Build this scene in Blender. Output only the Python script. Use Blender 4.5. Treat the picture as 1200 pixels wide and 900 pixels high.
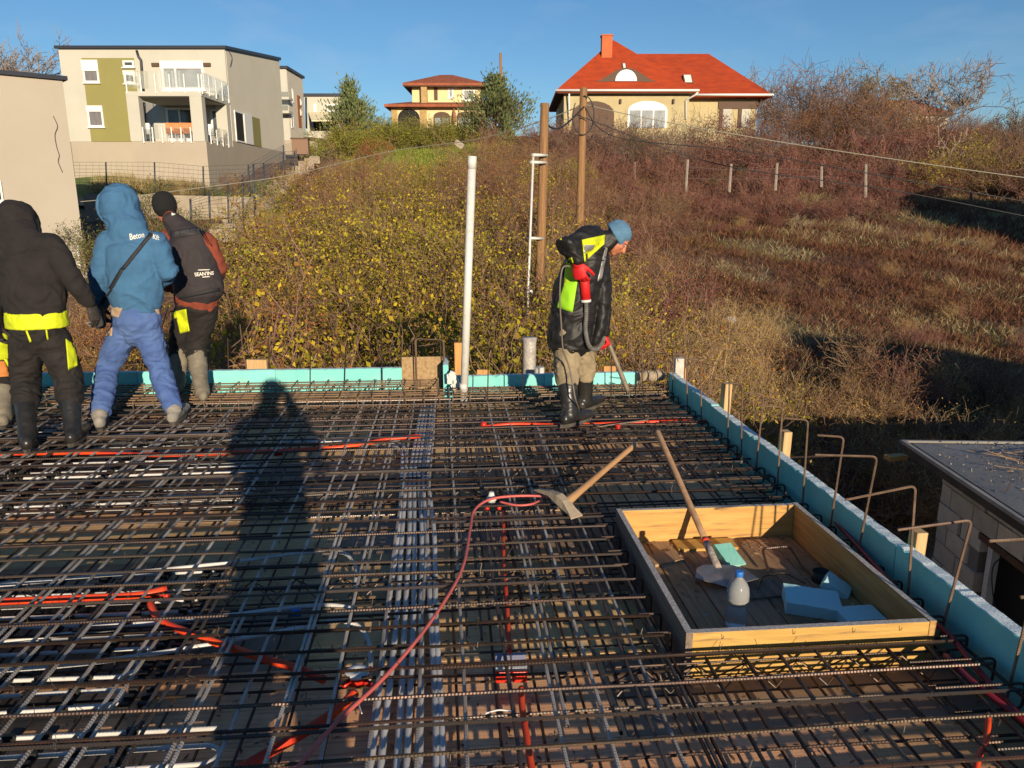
import bpy, bmesh, math, random
import numpy as np
from mathutils import Vector, Matrix, noise as mnoise
from mathutils.bvhtree import BVHTree

for _o in list(bpy.data.objects):
    bpy.data.objects.remove(_o)
SC = bpy.context.scene
COL = SC.collection
R = math.radians
PITCH, YAW, FOC, CZ = R(13.3), R(5.0), 900.0, 1.65

# ------------------------------------------------------------------ camera, sky, sun, exposure
cam_d = bpy.data.cameras.new('camera')
cam = bpy.data.objects.new('camera', cam_d)
COL.objects.link(cam)
cam_d.sensor_fit = 'HORIZONTAL'
cam_d.sensor_width = 36.0
cam_d.lens = 27.0
cam_d.clip_start, cam_d.clip_end = 0.05, 3000
cam.location = (0, 0, CZ)
cam.rotation_euler = (R(90) - PITCH, 0, -YAW)
SC.camera = cam

SUN_EL, SUN_AZ = R(12.6), R(167.6)          # azimuth clockwise from +Y: low, behind the photographer's right shoulder
world = bpy.data.worlds.new('World')
SC.world = world
world.use_nodes = True
_n, _l = world.node_tree.nodes, world.node_tree.links
for x in list(_n):
    _n.remove(x)
_sky = _n.new('ShaderNodeTexSky')
_sky.sky_type = 'NISHITA'
_sky.sun_disc = False
_sky.sun_elevation = SUN_EL
_sky.sun_rotation = SUN_AZ
_sky.air_density = 1.0
_sky.dust_density = 0.0
_sky.ozone_density = 4.3
_hs = _n.new('ShaderNodeHueSaturation')
_hs.inputs['Saturation'].default_value = 1.06
_bg = _n.new('ShaderNodeBackground')
_bg.inputs['Strength'].default_value = 0.090
_out = _n.new('ShaderNodeOutputWorld')
# faint cirrus streaks high on the left
_tc = _n.new('ShaderNodeTexCoord')
_mp = _n.new('ShaderNodeMapping')
_mp.inputs['Scale'].default_value = (5.0, 3.0, 14.0)
_mp.inputs['Rotation'].default_value = (0, R(38), R(20))
_nz = _n.new('ShaderNodeTexNoise')
_nz.inputs['Scale'].default_value = 1.6
_nz.inputs['Detail'].default_value = 7
_cr = _n.new('ShaderNodeValToRGB')
_cr.color_ramp.elements[0].position = 0.52
_cr.color_ramp.elements[1].position = 0.86
_cr.color_ramp.elements[1].color = (0.30, 0.30, 0.30, 1)
_mx = _n.new('ShaderNodeMix')
_mx.data_type = 'RGBA'
_mx.inputs[7].default_value = (4.2, 5.2, 6.6, 1)
_l.new(_tc.outputs['Generated'], _mp.inputs['Vector'])
_l.new(_mp.outputs['Vector'], _nz.inputs['Vector'])
_l.new(_nz.outputs['Fac'], _cr.inputs['Fac'])
_l.new(_cr.outputs['Color'], _mx.inputs[0])
_l.new(_sky.outputs['Color'], _hs.inputs['Color'])
_l.new(_hs.outputs['Color'], _mx.inputs[6])
_l.new(_mx.outputs[2], _bg.inputs['Color'])
_l.new(_bg.outputs['Background'], _out.inputs['Surface'])

sun_d = bpy.data.lights.new('sun', 'SUN')
sun_d.energy = 5.0
sun_d.angle = R(0.5)
sun_d.color = (1.0, 0.83, 0.60)
sun = bpy.data.objects.new('sun', sun_d)
COL.objects.link(sun)
_sd = Vector((math.sin(SUN_AZ) * math.cos(SUN_EL), math.cos(SUN_AZ) * math.cos(SUN_EL), math.sin(SUN_EL)))
sun.rotation_euler = _sd.to_track_quat('Z', 'Y').to_euler()
sun.location = _sd * 30

SC.view_settings.view_transform = 'Standard'
SC.view_settings.look = 'None'
SC.view_settings.exposure = 0.31
SC.view_settings.gamma = 1.0
SC.view_settings.use_curve_mapping = False
SC.cycles.max_bounces = 6
SC.cycles.diffuse_bounces = 3
SC.cycles.glossy_bounces = 3
SC.cycles.transparent_max_bounces = 12
SC.cycles.caustics_reflective = False
SC.cycles.caustics_refractive = False

# ------------------------------------------------------------------ surveying: picture point -> place
FWD = Vector((math.sin(YAW), math.cos(YAW), 0))
RGT = Vector((math.cos(YAW), -math.sin(YAW), 0))


def _ray(px, py):
    x, y = (px - 600) / FOC, -(py - 450) / FOC
    f = math.cos(PITCH) + y * math.sin(PITCH)
    z = -math.sin(PITCH) + y * math.cos(PITCH)
    return x, f, z


def at_z(px, py, z):
    x, f, k = _ray(px, py)
    t = (z - CZ) / k
    p = RGT * (x * t) + FWD * (f * t)
    return Vector((p.x, p.y, z))


def at_d(px, py, d):
    x, f, k = _ray(px, py)
    t = d / f
    p = RGT * (x * t) + FWD * (f * t)
    return Vector((p.x, p.y, CZ + k * t))


def uv(u, v, z):
    p = RGT * u + FWD * v
    return Vector((p.x, p.y, z))


def to_uv(x, y):
    return x * RGT.x + y * RGT.y, x * FWD.x + y * FWD.y


# ------------------------------------------------------------------ object helpers
def tag(o, label=None, cat=None, group=None, kind=None):
    if label: o['label'] = label
    if cat: o['category'] = cat
    if group: o['group'] = group
    if kind: o['kind'] = kind
    return o


def thing(name, label, cat, loc=(0, 0, 0), rz=0.0, group=None):
    o = bpy.data.objects.new(name, None)
    COL.objects.link(o)
    o.empty_display_size = 0.2
    o.location = loc
    o.rotation_euler = (0, 0, rz)
    return tag(o, label, cat, group)


def link(name, mesh, parent=None, loc=(0, 0, 0), rot=(0, 0, 0), scale=(1, 1, 1)):
    o = bpy.data.objects.new(name, mesh)
    COL.objects.link(o)
    o.parent = parent
    o.location = loc
    o.rotation_euler = rot
    o.scale = scale
    return o


def children_of(o, kids):
    return kids.get(o, [])


def copy_tree(o, parent=None):
    c = o.copy()
    COL.objects.link(c)
    c.parent = parent
    for ch in list(o.children):
        copy_tree(ch, c)
    return c


def raw_mesh(name, v, f, mats=(), mi=None, smooth=False):
    """mesh from numpy arrays; f is (n,3) or (n,4)"""
    me = bpy.data.meshes.new(name)
    v = np.asarray(v, dtype=np.float32)
    f = np.asarray(f, dtype=np.int32)
    k = f.shape[1]
    me.vertices.add(len(v))
    me.vertices.foreach_set('co', v.ravel())
    me.loops.add(f.size)
    me.loops.foreach_set('vertex_index', f.ravel())
    me.polygons.add(len(f))
    me.polygons.foreach_set('loop_start', np.arange(0, f.size, k, dtype=np.int32))
    try:
        me.polygons.foreach_set('loop_total', np.full(len(f), k, dtype=np.int32))
    except Exception:
        pass
    for m in mats:
        me.materials.append(m)
    if mi is not None:
        me.polygons.foreach_set('material_index', np.asarray(mi, dtype=np.int32))
    me.polygons.foreach_set('use_smooth', np.full(len(f), smooth, dtype=bool))
    me.update(calc_edges=True)
    return me


class MB:
    """collects simple solids and links them as ONE mesh"""

    def __init__(self):
        self.v, self.f, self.mi, self.sm = [], [], [], []

    def add(self, v, f, mi=0, smooth=False):
        b = len(self.v)
        self.v += [tuple(p) for p in v]
        self.f += [tuple(i + b for i in q) for q in f]
        self.mi += [mi] * len(f)
        self.sm += [smooth] * len(f)
        return self

    def box(self, c, s, rot=None, mi=0, taper=1.0):
        x, y, z = s[0] / 2, s[1] / 2, s[2] / 2
        vs = [Vector(p) for p in ((-x, -y, -z), (x, -y, -z), (x, y, -z), (-x, y, -z), (-x * taper, -y * taper, z), (x * taper, -y * taper, z), (x * taper, y * taper, z), (-x * taper, y * taper, z))]
        if rot is not None:
            m = rot if isinstance(rot, Matrix) else Matrix.Rotation(rot, 3, 'Z')
            vs = [m @ p for p in vs]
        vs = [p + Vector(c) for p in vs]
        return self.add(vs, [(0, 3, 2, 1), (4, 5, 6, 7), (0, 1, 5, 4), (1, 2, 6, 5), (2, 3, 7, 6), (3, 0, 4, 7)], mi)

    def span(self, a, b, mi=0):
        a, b = Vector(a), Vector(b)
        return self.box((a + b) / 2, [abs(b[i] - a[i]) for i in range(3)], None, mi)

    def tube(self, pts, r, n=8, mi=0, smooth=True, cap=True):
        pts = [Vector(p) for p in pts]
        rs = r if isinstance(r, (list, tuple)) else [r] * len(pts)
        vs, up = [], None
        for i, p in enumerate(pts):
            d = (pts[min(i + 1, len(pts) - 1)] - pts[max(i - 1, 0)])
            if d.length < 1e-9: d = Vector((0, 0, 1))
            d.normalize()
            if up is None:
                up = Vector((0, 0, 1)) if abs(d.z) < .9 else Vector((1, 0, 0))
            s = d.cross(up)
            if s.length < 1e-6:
                s = d.cross(Vector((0.3, 1, 0.2)))
            s.normalize()
            up = s.cross(d).normalized()
            for k in range(n):
                a = 2 * math.pi * k / n
                vs.append(p + (s * math.cos(a) + up * math.sin(a)) * rs[i])
        fs = []
        for i in range(len(pts) - 1):
            for k in range(n):
                a, b = i * n + k, i * n + (k + 1) % n
                fs.append((a, a + n, b + n, b))
        self.add(vs, fs, mi, smooth)
        if cap:
            self.add(vs[:n], [tuple(range(n))], mi)
            self.add(vs[-n:], [tuple(range(n))[::-1]], mi)
        return self

    def lathe(self, prof, c=(0, 0, 0), n=16, mi=0, smooth=True, rot=None):
        c = Vector(c)
        vs = []
        for (r, z) in prof:
            for k in range(n):
                a = 2 * math.pi * k / n
                p = Vector((r * math.cos(a), r * math.sin(a), z))
                if rot is not None: p = rot @ p
                vs.append(p + c)
        fs = []
        for i in range(len(prof) - 1):
            for k in range(n):
                a, b = i * n + k, i * n + (k + 1) % n
                fs.append((a, b, b + n, a + n))
        self.add(vs, fs, mi, smooth)
        self.add(vs[:n], [tuple(range(n))[::-1]], mi)
        self.add(vs[-n:], [tuple(range(n))], mi)
        return self

    def prism(self, poly, axis, a0, a1, mi=0):
        """poly in the plane across axis ('x': (y,z), 'y': (x,z), 'z': (x,y))"""
        def pt(p, a):
            return {'x': (a, p[0], p[1]), 'y': (p[0], a, p[1]), 'z': (p[0], p[1], a)}[axis]
        n = len(poly)
        vs = [pt(p, a0) for p in poly] + [pt(p, a1) for p in poly]
        fs = [tuple(range(n))[::-1], tuple(range(n, 2 * n))] + [(i, (i + 1) % n, n + (i + 1) % n, n + i) for i in range(n)]
        return self.add(vs, fs, mi)

    def mesh(self, name, mats):
        me = bpy.data.meshes.new(name)
        me.from_pydata(self.v, [], self.f)
        for m in (mats if isinstance(mats, (list, tuple)) else [mats]):
            me.materials.append(m)
        me.polygons.foreach_set('material_index', self.mi)
        me.polygons.foreach_set('use_smooth', self.sm)
        bm = bmesh.new()
        bm.from_mesh(me)
        bmesh.ops.remove_doubles(bm, verts=bm.verts, dist=1e-5)
        bmesh.ops.recalc_face_normals(bm, faces=bm.faces)
        bm.to_mesh(me)
        bm.free()
        me.update()
        return me

    def build(self, name, mats, parent=None, bevel=0.0, loc=(0, 0, 0), rot=(0, 0, 0)):
        o = link(name, self.mesh(name, mats), parent, loc, rot)
        if bevel:
            m = o.modifiers.new('bevel', 'BEVEL')
            m.width = bevel
            m.segments = 2
            m.limit_method = 'ANGLE'
            m.angle_limit = R(40)
        return o


# ------------------------------------------------------------------ materials
def hexcol(c):
    return tuple(c) + (1,) if len(c) == 3 else c


def mat(name, col, col2=None, rough=0.75, scale=6.0, detail=5, metal=0.0, bump=0.0, bscale=60.0, bdist=0.01, stretch=(1, 1, 1), lo=0.35, hi=0.65,
        col3=None, scale3=1.5, lo3=0.55, hi3=0.75, rnd=0.0, coat=0.0, alpha=1.0, trans=0.0, ior=1.45, sheen=0.0, island=False, isl_cols=None, subsurf=0.0, coords='Object', trl=0.0, spec=0.5):
    m = bpy.data.materials.new(name)
    m.use_nodes = True
    nt = m.node_tree
    b = nt.nodes['Principled BSDF']
    b.inputs['Roughness'].default_value = rough
    b.inputs['Metallic'].default_value = metal
    b.inputs['Specular IOR Level'].default_value = 0.08 if trl > 0 else spec
    b.inputs['IOR'].default_value = ior
    b.inputs['Coat Weight'].default_value = coat
    b.inputs['Alpha'].default_value = alpha
    b.inputs['Transmission Weight'].default_value = trans
    b.inputs['Sheen Weight'].default_value = sheen
    tc = nt.nodes.new('ShaderNodeTexCoord')
    mp = nt.nodes.new('ShaderNodeMapping')
    mp.inputs['Scale'].default_value = stretch
    nt.links.new(tc.outputs[coords], mp.inputs['Vector'])
    cur = None

    def noise_fac(sc, a, z, det=detail):
        nz = nt.nodes.new('ShaderNodeTexNoise')
        nz.inputs['Scale'].default_value = sc
        nz.inputs['Detail'].default_value = det
        nz.inputs['Roughness'].default_value = 0.62
        nt.links.new(mp.outputs['Vector'], nz.inputs['Vector'])
        mr = nt.nodes.new('ShaderNodeMapRange')
        mr.inputs['From Min'].default_value = a
        mr.inputs['From Max'].default_value = z
        nt.links.new(nz.outputs['Fac'], mr.inputs['Value'])
        return mr.outputs['Result']

    def mixc(fac, a, c):
        mx = nt.nodes.new('ShaderNodeMix')
        mx.data_type = 'RGBA'
        if isinstance(fac, float): mx.inputs[0].default_value = fac
        else: nt.links.new(fac, mx.inputs[0])
        for i, q in ((6, a), (7, c)):
            if isinstance(q, tuple): mx.inputs[i].default_value = hexcol(q)
            else: nt.links.new(q, mx.inputs[i])
        return mx.outputs[2]

    cur = hexcol(col)
    if isl_cols:
        g = nt.nodes.new('ShaderNodeNewGeometry')
        cr = nt.nodes.new('ShaderNodeValToRGB')
        el = cr.color_ramp.elements
        for i, q in enumerate(isl_cols):
            p = i / (len(isl_cols) - 1)
            e = el[0] if i == 0 else (el[len(el) - 1] if i == len(isl_cols) - 1 else el.new(p))
            e.position = p
            e.color = hexcol(q)
        src = g.outputs['Random Per Island']
        nt.links.new(src, cr.inputs['Fac'])
        cur = cr.outputs['Color']
    if col2 is not None:
        cur = mixc(noise_fac(scale, lo, hi), cur, tuple(col2))
    if col3 is not None:
        cur = mixc(noise_fac(scale3, lo3, hi3), cur, tuple(col3))
    if rnd > 0:
        oi = nt.nodes.new('ShaderNodeObjectInfo')
        hv = nt.nodes.new('ShaderNodeHueSaturation')
        mr = nt.nodes.new('ShaderNodeMapRange')
        mr.inputs['To Min'].default_value = 1 - rnd
        mr.inputs['To Max'].default_value = 1 + rnd
        nt.links.new(oi.outputs['Random'], mr.inputs['Value'])
        nt.links.new(mr.outputs['Result'], hv.inputs['Value'])
        m2 = nt.nodes.new('ShaderNodeMath')
        m2.operation = 'MULTIPLY_ADD'
        m2.inputs[1].default_value = 0.03 * rnd / 0.3
        m2.inputs[2].default_value = 0.5 - 0.015 * rnd / 0.3
        fr = nt.nodes.new('ShaderNodeMath')
        fr.operation = 'FRACT'
        m7 = nt.nodes.new('ShaderNodeMath')
        m7.operation = 'MULTIPLY'
        m7.inputs[1].default_value = 7.31
        nt.links.new(oi.outputs['Random'], m7.inputs[0])
        nt.links.new(m7.outputs[0], fr.inputs[0])
        nt.links.new(fr.outputs[0], m2.inputs[0])
        nt.links.new(m2.outputs[0], hv.inputs['Hue'])
        if isinstance(cur, tuple): hv.inputs['Color'].default_value = cur
        else: nt.links.new(cur, hv.inputs['Color'])
        cur = hv.outputs['Color']
    if isinstance(cur, tuple): b.inputs['Base Color'].default_value = cur
    else: nt.links.new(cur, b.inputs['Base Color'])
    if bump > 0:
        nz = nt.nodes.new('ShaderNodeTexNoise')
        nz.inputs['Scale'].default_value = bscale
        nz.inputs['Detail'].default_value = 4
        nt.links.new(mp.outputs['Vector'], nz.inputs['Vector'])
        bp = nt.nodes.new('ShaderNodeBump')
        bp.inputs['Strength'].default_value = bump
        bp.inputs['Distance'].default_value = bdist
        nt.links.new(nz.outputs['Fac'], bp.inputs['Height'])
        nt.links.new(bp.outputs['Normal'], b.inputs['Normal'])
    if trl > 0:                        # thin leaves let some light through
        tr = nt.nodes.new('ShaderNodeBsdfTranslucent')
        ms = nt.nodes.new('ShaderNodeMixShader')
        ms.inputs[0].default_value = trl
        if isinstance(cur, tuple): tr.inputs['Color'].default_value = cur
        else: nt.links.new(cur, tr.inputs['Color'])
        out = nt.nodes['Material Output']
        nt.links.new(b.outputs[0], ms.inputs[1])
        nt.links.new(tr.outputs[0], ms.inputs[2])
        nt.links.new(ms.outputs[0], out.inputs['Surface'])
    return m
# ================================================================== DECK
rnd = random.Random(7)
ZF = -0.14                                     # top of the shuttering
X0, X1, Y0 = -6.6, 2.03, -1.25

M_rebar = mat('rebar steel', (0.032, 0.026, 0.023), (0.085, 0.048, 0.03), rough=0.40, scale=9, metal=0.4, bump=0.15, bscale=150, bdist=0.002, rnd=0.35)
M_rebar_new = mat('rebar mill scale', (0.075, 0.070, 0.070), (0.11, 0.075, 0.055), rough=0.36, scale=7, metal=0.45, rnd=0.3)
M_rebar_grey = mat('glinting grey rebar', (0.46, 0.43, 0.40), (0.25, 0.20, 0.16), rough=0.36, scale=6, metal=0.25, rnd=0.25)  # pale grey puts the bars' wet reflection into the base colour
M_hook = mat('rebar light rust', (0.21, 0.135, 0.085), (0.12, 0.075, 0.05), rough=0.55, scale=14, metal=0.2, rnd=0.2)
M_dusty = mat('rebar dusty rust', (0.25, 0.155, 0.085), (0.11, 0.07, 0.045), rough=0.7, scale=8, rnd=0.3)
M_panel = mat('shuttering panel', (0.74, 0.445, 0.235), (0.56, 0.31, 0.15), rough=0.5, scale=5, stretch=(0.5, 16, 1), lo=.38, hi=.62, col3=(0.32, 0.19, 0.11), scale3=2.2, lo3=0.54, hi3=0.70, bump=0.15, bscale=80, rnd=0.42)
M_steelgrey = mat('grey shuttering sheet', (0.42, 0.29, 0.20), (0.28, 0.19, 0.13), rough=0.55, scale=2.4, col3=(0.42, 0.25, 0.13), bump=0.1)
M_pipe = mat('white heating pipe', (0.60, 0.58, 0.56), (0.36, 0.34, 0.32), rough=0.42, scale=5, lo=.5, hi=.8)
M_cond = mat('grey conduit', (0.66, 0.645, 0.63), (0.46, 0.45, 0.44), rough=0.42, scale=9, rnd=0.12)
M_orange = mat('orange conduit', (0.82, 0.085, 0.018), (0.60, 0.045, 0.02), rough=0.42, scale=6)
M_redpipe = mat('red pipe', (0.34, 0.022, 0.030), (0.2, 0.02, 0.025), rough=0.35, scale=8)
M_pink = mat('pink hose', (0.62, 0.13, 0.11), (0.45, 0.10, 0.09), rough=0.5, scale=6)
M_white = mat('white plastic', (0.64, 0.63, 0.60), (0.5, 0.48, 0.45), rough=0.4, scale=12, lo=.5, hi=.75)
M_redcap = mat('red plastic', (0.62, 0.03, 0.015), rough=0.35)
M_bluecap = mat('blue plastic', (0.03, 0.17, 0.55), rough=0.35)
M_wood = mat('new plank', (0.58, 0.355, 0.095), (0.44, 0.24, 0.06), rough=0.62, scale=2.2, stretch=(1.2, 16, 16), bump=0.25, bscale=30, col3=(0.27, 0.15, 0.06), scale3=3.2, lo3=.53, hi3=.72, rnd=0.12)
M_woody = mat('new plank end on', (0.50, 0.30, 0.105), (0.36, 0.185, 0.06), rough=0.62, scale=2.2, stretch=(22, 1.2, 22), bump=0.15, bscale=30, col3=(0.28, 0.15, 0.06), scale3=2.5, lo3=.55, hi3=.8, rnd=0.12)
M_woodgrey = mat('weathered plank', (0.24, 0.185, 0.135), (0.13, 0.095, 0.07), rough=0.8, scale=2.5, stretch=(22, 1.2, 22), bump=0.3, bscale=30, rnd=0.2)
M_planktop = mat('frosted sawn edge', (0.34, 0.30, 0.27), (0.50, 0.48, 0.47), rough=0.85, scale=90, lo=.45, hi=.6)
M_woodv = mat('upright timber', (0.58, 0.30, 0.09), (0.42, 0.2, 0.07), rough=0.65, scale=2.5, stretch=(22, 22, 1.2), bump=0.15, bscale=30, rnd=0.15)
M_xps = mat('teal insulation foam', (0.19, 0.62, 0.60), (0.25, 0.68, 0.65), rough=0.7, scale=4, bump=0.25, bscale=120, bdist=0.004, rnd=0.12, col3=(0.36, 0.46, 0.42), scale3=3.5, lo3=.58, hi3=.78)
M_xpstop = mat('frosted sunlit foam edge', (0.16, 0.44, 0.50), (0.80, 0.82, 0.82), rough=0.9, scale=150, lo=.40, hi=.50, bump=0.3, bscale=200)  # speckled board top, its white raised to stand for grazing sunlight
M_xpsb = mat('blue foam offcut', (0.40, 0.68, 0.72), (0.46, 0.72, 0.75), rough=0.75, scale=6, bump=0.2, bscale=160, bdist=0.003)
M_xpsg = mat('mint foam offcut', (0.20, 0.55, 0.47), (0.28, 0.62, 0.52), rough=0.75, scale=6, bump=0.2, bscale=160, bdist=0.003)
M_conc = mat('concrete', (0.36, 0.34, 0.30), (0.27, 0.25, 0.22), rough=0.9, scale=4, bump=0.25, bscale=50)
M_block = mat('wall block', (0.58, 0.51, 0.42), (0.45, 0.39, 0.32), rough=0.9, scale=5, bump=0.3, bscale=45, rnd=0.18)
M_tie = mat('tie wire', (0.10, 0.085, 0.075), rough=0.5, metal=0.6)
M_osb = mat('chipboard', (0.42, 0.29, 0.15), (0.27, 0.17, 0.08), rough=0.8, scale=38, bump=0.3, bscale=60)

# ---- shuttering floor: panels laid on the unfinished storey
floor = tag(bpy.data.objects.new('formwork_floor', None), kind='structure')
COL.objects.link(floor)
pan = {}
for row in range(17):
    ya = Y0 + row * 0.5
    off = -(row % 2) * 0.8
    x = X0 + off
    while x < X1 - 0.02:
        xa, xb = max(x, X0), min(x + 2.0, X1)
        L = round(xb - xa, 3)
        if L > 0.05:
            if L not in pan:
                pan[L] = MB().box((0, 0, -0.0135), (L - 0.004, 0.496, 0.027)).mesh('panel', [M_panel])
            me = pan[L]
            if rnd.random() < 0.16:
                k = ('g', L)
                if k not in pan:
                    pan[k] = MB().box((0, 0, -0.0135), (L - 0.004, 0.496, 0.027)).mesh('panel', [M_steelgrey])
                me = pan[k]
            link('panel', me, floor, ((xa + xb) / 2, ya + 0.25, ZF + rnd.uniform(-.002, .001)))
        x += 2.0

# sawdust, chips and wire ends lying on the shuttering
_sr = np.random.default_rng(4)
_n = 5200
_pt = np.stack([_sr.uniform(-3.2, 1.95, _n), 1.2 + 4.6 * _sr.random(_n) ** 1.4, np.full(_n, ZF + .003) + _sr.random(_n) * .004], -1)
_pt = _pt[~((_pt[:, 0] > .86) & (_pt[:, 0] < 1.9) & (_pt[:, 1] > 2.52) & (_pt[:, 1] < 3.79))]


def flat_bits(pts, size, rg, asp):
    n = len(pts)
    a = rg.uniform(0, 6.28, n)
    d = np.stack([np.cos(a), np.sin(a), rg.normal(size=n) * .12], -1)
    w = np.stack([-np.sin(a), np.cos(a), rg.normal(size=n) * .12], -1)
    s = (size * rg.uniform(.3, 1.6, n))[:, None]
    v = np.stack([pts - d * s, pts + w * s * asp, pts + d * s, pts - w * s * asp], 1).reshape(-1, 3)
    return v, np.arange(n * 4).reshape(n, 4)


_v, _f = flat_bits(_pt, .012, _sr, .28)
tag(link('sawdust', raw_mesh('sawdust', _v, _f, [mat('wood chips', (.4, .25, .12), rough=.9, isl_cols=[(.62, .42, .22), (.22, .12, .06), (.10, .07, .05), (.50, .45, .40)])]), floor), kind='stuff')

# the storey the deck stands on
stor = thing('unfinished_storey', 'bare block walls of the unfinished storey under the rebar deck', 'building', (0, 0, -3.2))
MB().span((X0 - .05, Y0 - .05, 0), (X0 + .25, 7.15, 3.0)).span((1.78, Y0 - .05, 0), (2.08, 6.85, 3.0)).span((X0 + .26, 6.88, 0), (-.05, 7.18, 3.0)).span((-.04, 6.55, 0), (1.77, 6.85, 3.0)).build('wall', [M_block], stor)
jo = MB()
for i in range(12):
    jo.span((X0 + .3, Y0 + .2 + i * .68, 2.84), (1.76, Y0 + .28 + i * .68, 3.03))
jo.build('joists', [M_wood], stor)


# ---- rebar with real ribs
def resample(pts, step, corner=0.0):
    pts = [Vector(p) for p in pts]
    if corner > 0 and len(pts) > 2:
        q = [pts[0]]
        for i in range(1, len(pts) - 1):
            a, b, c = pts[i - 1], pts[i], pts[i + 1]
            r = min(corner, (a - b).length * .45, (c - b).length * .45)
            p0, p2 = b + (a - b).normalized() * r, b + (c - b).normalized() * r
            for k in range(6):
                t = k / 5
                q.append(p0 * (1 - t) ** 2 + b * 2 * t * (1 - t) + p2 * t * t)
        q.append(pts[-1])
        pts = q
    out = [pts[0]]
    acc = 0.0
    for a, b in zip(pts[:-1], pts[1:]):
        d = (b - a).length
        if d < 1e-7: continue
        s = step - acc
        while s <= d:
            out.append(a + (b - a) * (s / d))
            s += step
        acc = d - (s - step)
    if (out[-1] - pts[-1]).length > step * .3: out.append(pts[-1])
    return out


def smooth_path(pts, n=8):
    pts = [Vector(p) for p in pts]
    out = []
    for i in range(len(pts) - 1):
        p0, p1, p2, p3 = pts[max(i - 1, 0)], pts[i], pts[i + 1], pts[min(i + 2, len(pts) - 1)]
        for k in range(n):
            t = k / n
            out.append(0.5 * (2 * p1 + (p2 - p0) * t + (2 * p0 - 5 * p1 + 4 * p2 - p3) * t * t + (3 * p1 - p0 - 3 * p2 + p3) * t ** 3))
    out.append(pts[-1])
    return out


def rib_tube(pts, r, corner=0.02, pitch=0.011, n=6, rib=0.17, mb=None, mi=0):
    p = resample(pts, pitch / 2, corner)
    rs = [r * (1 + (rib if i % 2 else -0.02)) for i in range(len(p))]
    mb = mb or MB()
    return mb.tube(p, rs, n, mi, smooth=False)


def straight_bar(L, r, seed, bow=0.004):
    """ribbed bar along +X from 0, gently bowed"""
    q = random.Random(seed)
    step = 0.0062
    k = int(L / step)
    n = 6
    t = np.arange(k + 1) * (L / k)
    ph, ph2 = q.uniform(0, 6), q.uniform(0, 6)
    oy = bow * np.sin(t * 1.3 + ph) + bow * .5 * np.sin(t * 3.7 + ph2)
    oz = bow * .6 * np.sin(t * 1.9 + ph2)
    rr = r * np.where(np.arange(k + 1) % 2 == 0, 0.97, 1.17)
    ang = 2 * np.pi * np.arange(n) / n
    v = np.zeros((k + 1, n, 3))
    v[:, :, 0] = t[:, None] + 0.0022 * np.sin(ang * 1.0 + .5)[None, :]
    v[:, :, 1] = oy[:, None] + rr[:, None] * np.cos(ang)[None, :]
    v[:, :, 2] = oz[:, None] + rr[:, None] * np.sin(ang)[None, :]
    idx = np.arange((k + 1) * n).reshape(k + 1, n)
    a, b = idx[:-1], idx[1:]
    f = np.stack([a, np.roll(a, -1, 1), np.roll(b, -1, 1), b], -1).reshape(-1, 4)
    return v.reshape(-1, 3), f


BAR = {}


def bar_mesh(L, r, var, m):
    key = (round(L, 2), r, var, m.name)
    if key not in BAR:
        v, f = straight_bar(L, r, hash((round(L * 100), var)) % 9999)
        BAR[key] = raw_mesh('bar', v, f, [m], smooth=False)
    return BAR[key]


def put_bar(par, along, a, b, c, z, r=0.0052, m=None, jit=0.0035):
    """bar along 'x' or 'y' from a to b at cross position c"""
    if along == 'y' and z > -.05 and c < .75: m = m or (M_rebar_grey if rnd.random() < .85 else M_rebar_new)
    m = m or (M_rebar if rnd.random() < .74 else M_rebar_new)
    if along == 'x' and z > -.05: r = .0060
    if along == 'y' and z > -.05: r = .0066
    rot = rnd.gauss(0, jit)
    me = bar_mesh(b - a, r, rnd.randrange(3), m)
    if along == 'x':
        return link('bar', me, par, (a, c - rot * (b - a) / 2, z + rnd.uniform(-.002, .002)), (rnd.uniform(-3, 3), 0, rot))
    return link('bar', me, par, (c + rot * (b - a) / 2, a, z + rnd.uniform(-.002, .002)), (0, 0, R(90) + rot))


BX0, BX1, BY0, BY1 = 0.885, 1.885, 2.545, 3.765        # the opening frame, outside
mat_top = thing('rebar_mat', 'upper layer of the steel rebar grid that the workers stand on', 'rebar mat', (0, 0, 0))
mat_low = thing('rebar_mat', 'lower layer of the steel rebar grid just above the wooden shuttering', 'rebar mat', (0, 0, 0))
XE = 1.975
ys = []
y = Y0 + 0.07
while y < 6.78:
    ys.append(y)
    y += 0.152 + rnd.gauss(0, 0.006)
for y in ys:
    if BY0 - .02 < y < BY1 + .02:
        put_bar(mat_top, 'x', X0 + .1 + rnd.random() * .2, BX0 - .05 - rnd.random() * .05, y, 0.0)
        put_bar(mat_top, 'x', BX1 + .012, XE, y, 0.0)
    else:
        put_bar(mat_top, 'x', X0 + .1 + rnd.random() * .2, XE - rnd.random() * .02, y, 0.0)
    if rnd.random() < .26:            # lapped bars lie side by side
        a = rnd.choice([X0 + .2, -3.5, -2.6])
        b = a + rnd.choice([1.9, 2.6])
        if BY0 - .05 < y < BY1 + .05: b = min(b, BX0 - .08)
        put_bar(mat_top, 'x', a, min(b, XE), y + 0.014, 0.001)
x = X0 + .12
while x < XE - .01:
    yb = 7.1 if x < -.1 else 6.78
    if BX0 - .02 < x < BX1 + .02:
        put_bar(mat_top, 'y', Y0, BY0 - .05, x, -.0115)
        put_bar(mat_top, 'y', BY1 + .04, yb, x, -.0115)
    else:
        put_bar(mat_top, 'y', Y0, yb, x, -.0115)
        if rnd.random() < .62:
            L = rnd.choice([2.0, 3.2])
            a = rnd.uniform(Y0, yb - L)
            put_bar(mat_top, 'y', a, a + L, x + .016 + rnd.random() * .02, -.011)
    x += 0.150 + rnd.gauss(0, 0.008)
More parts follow.
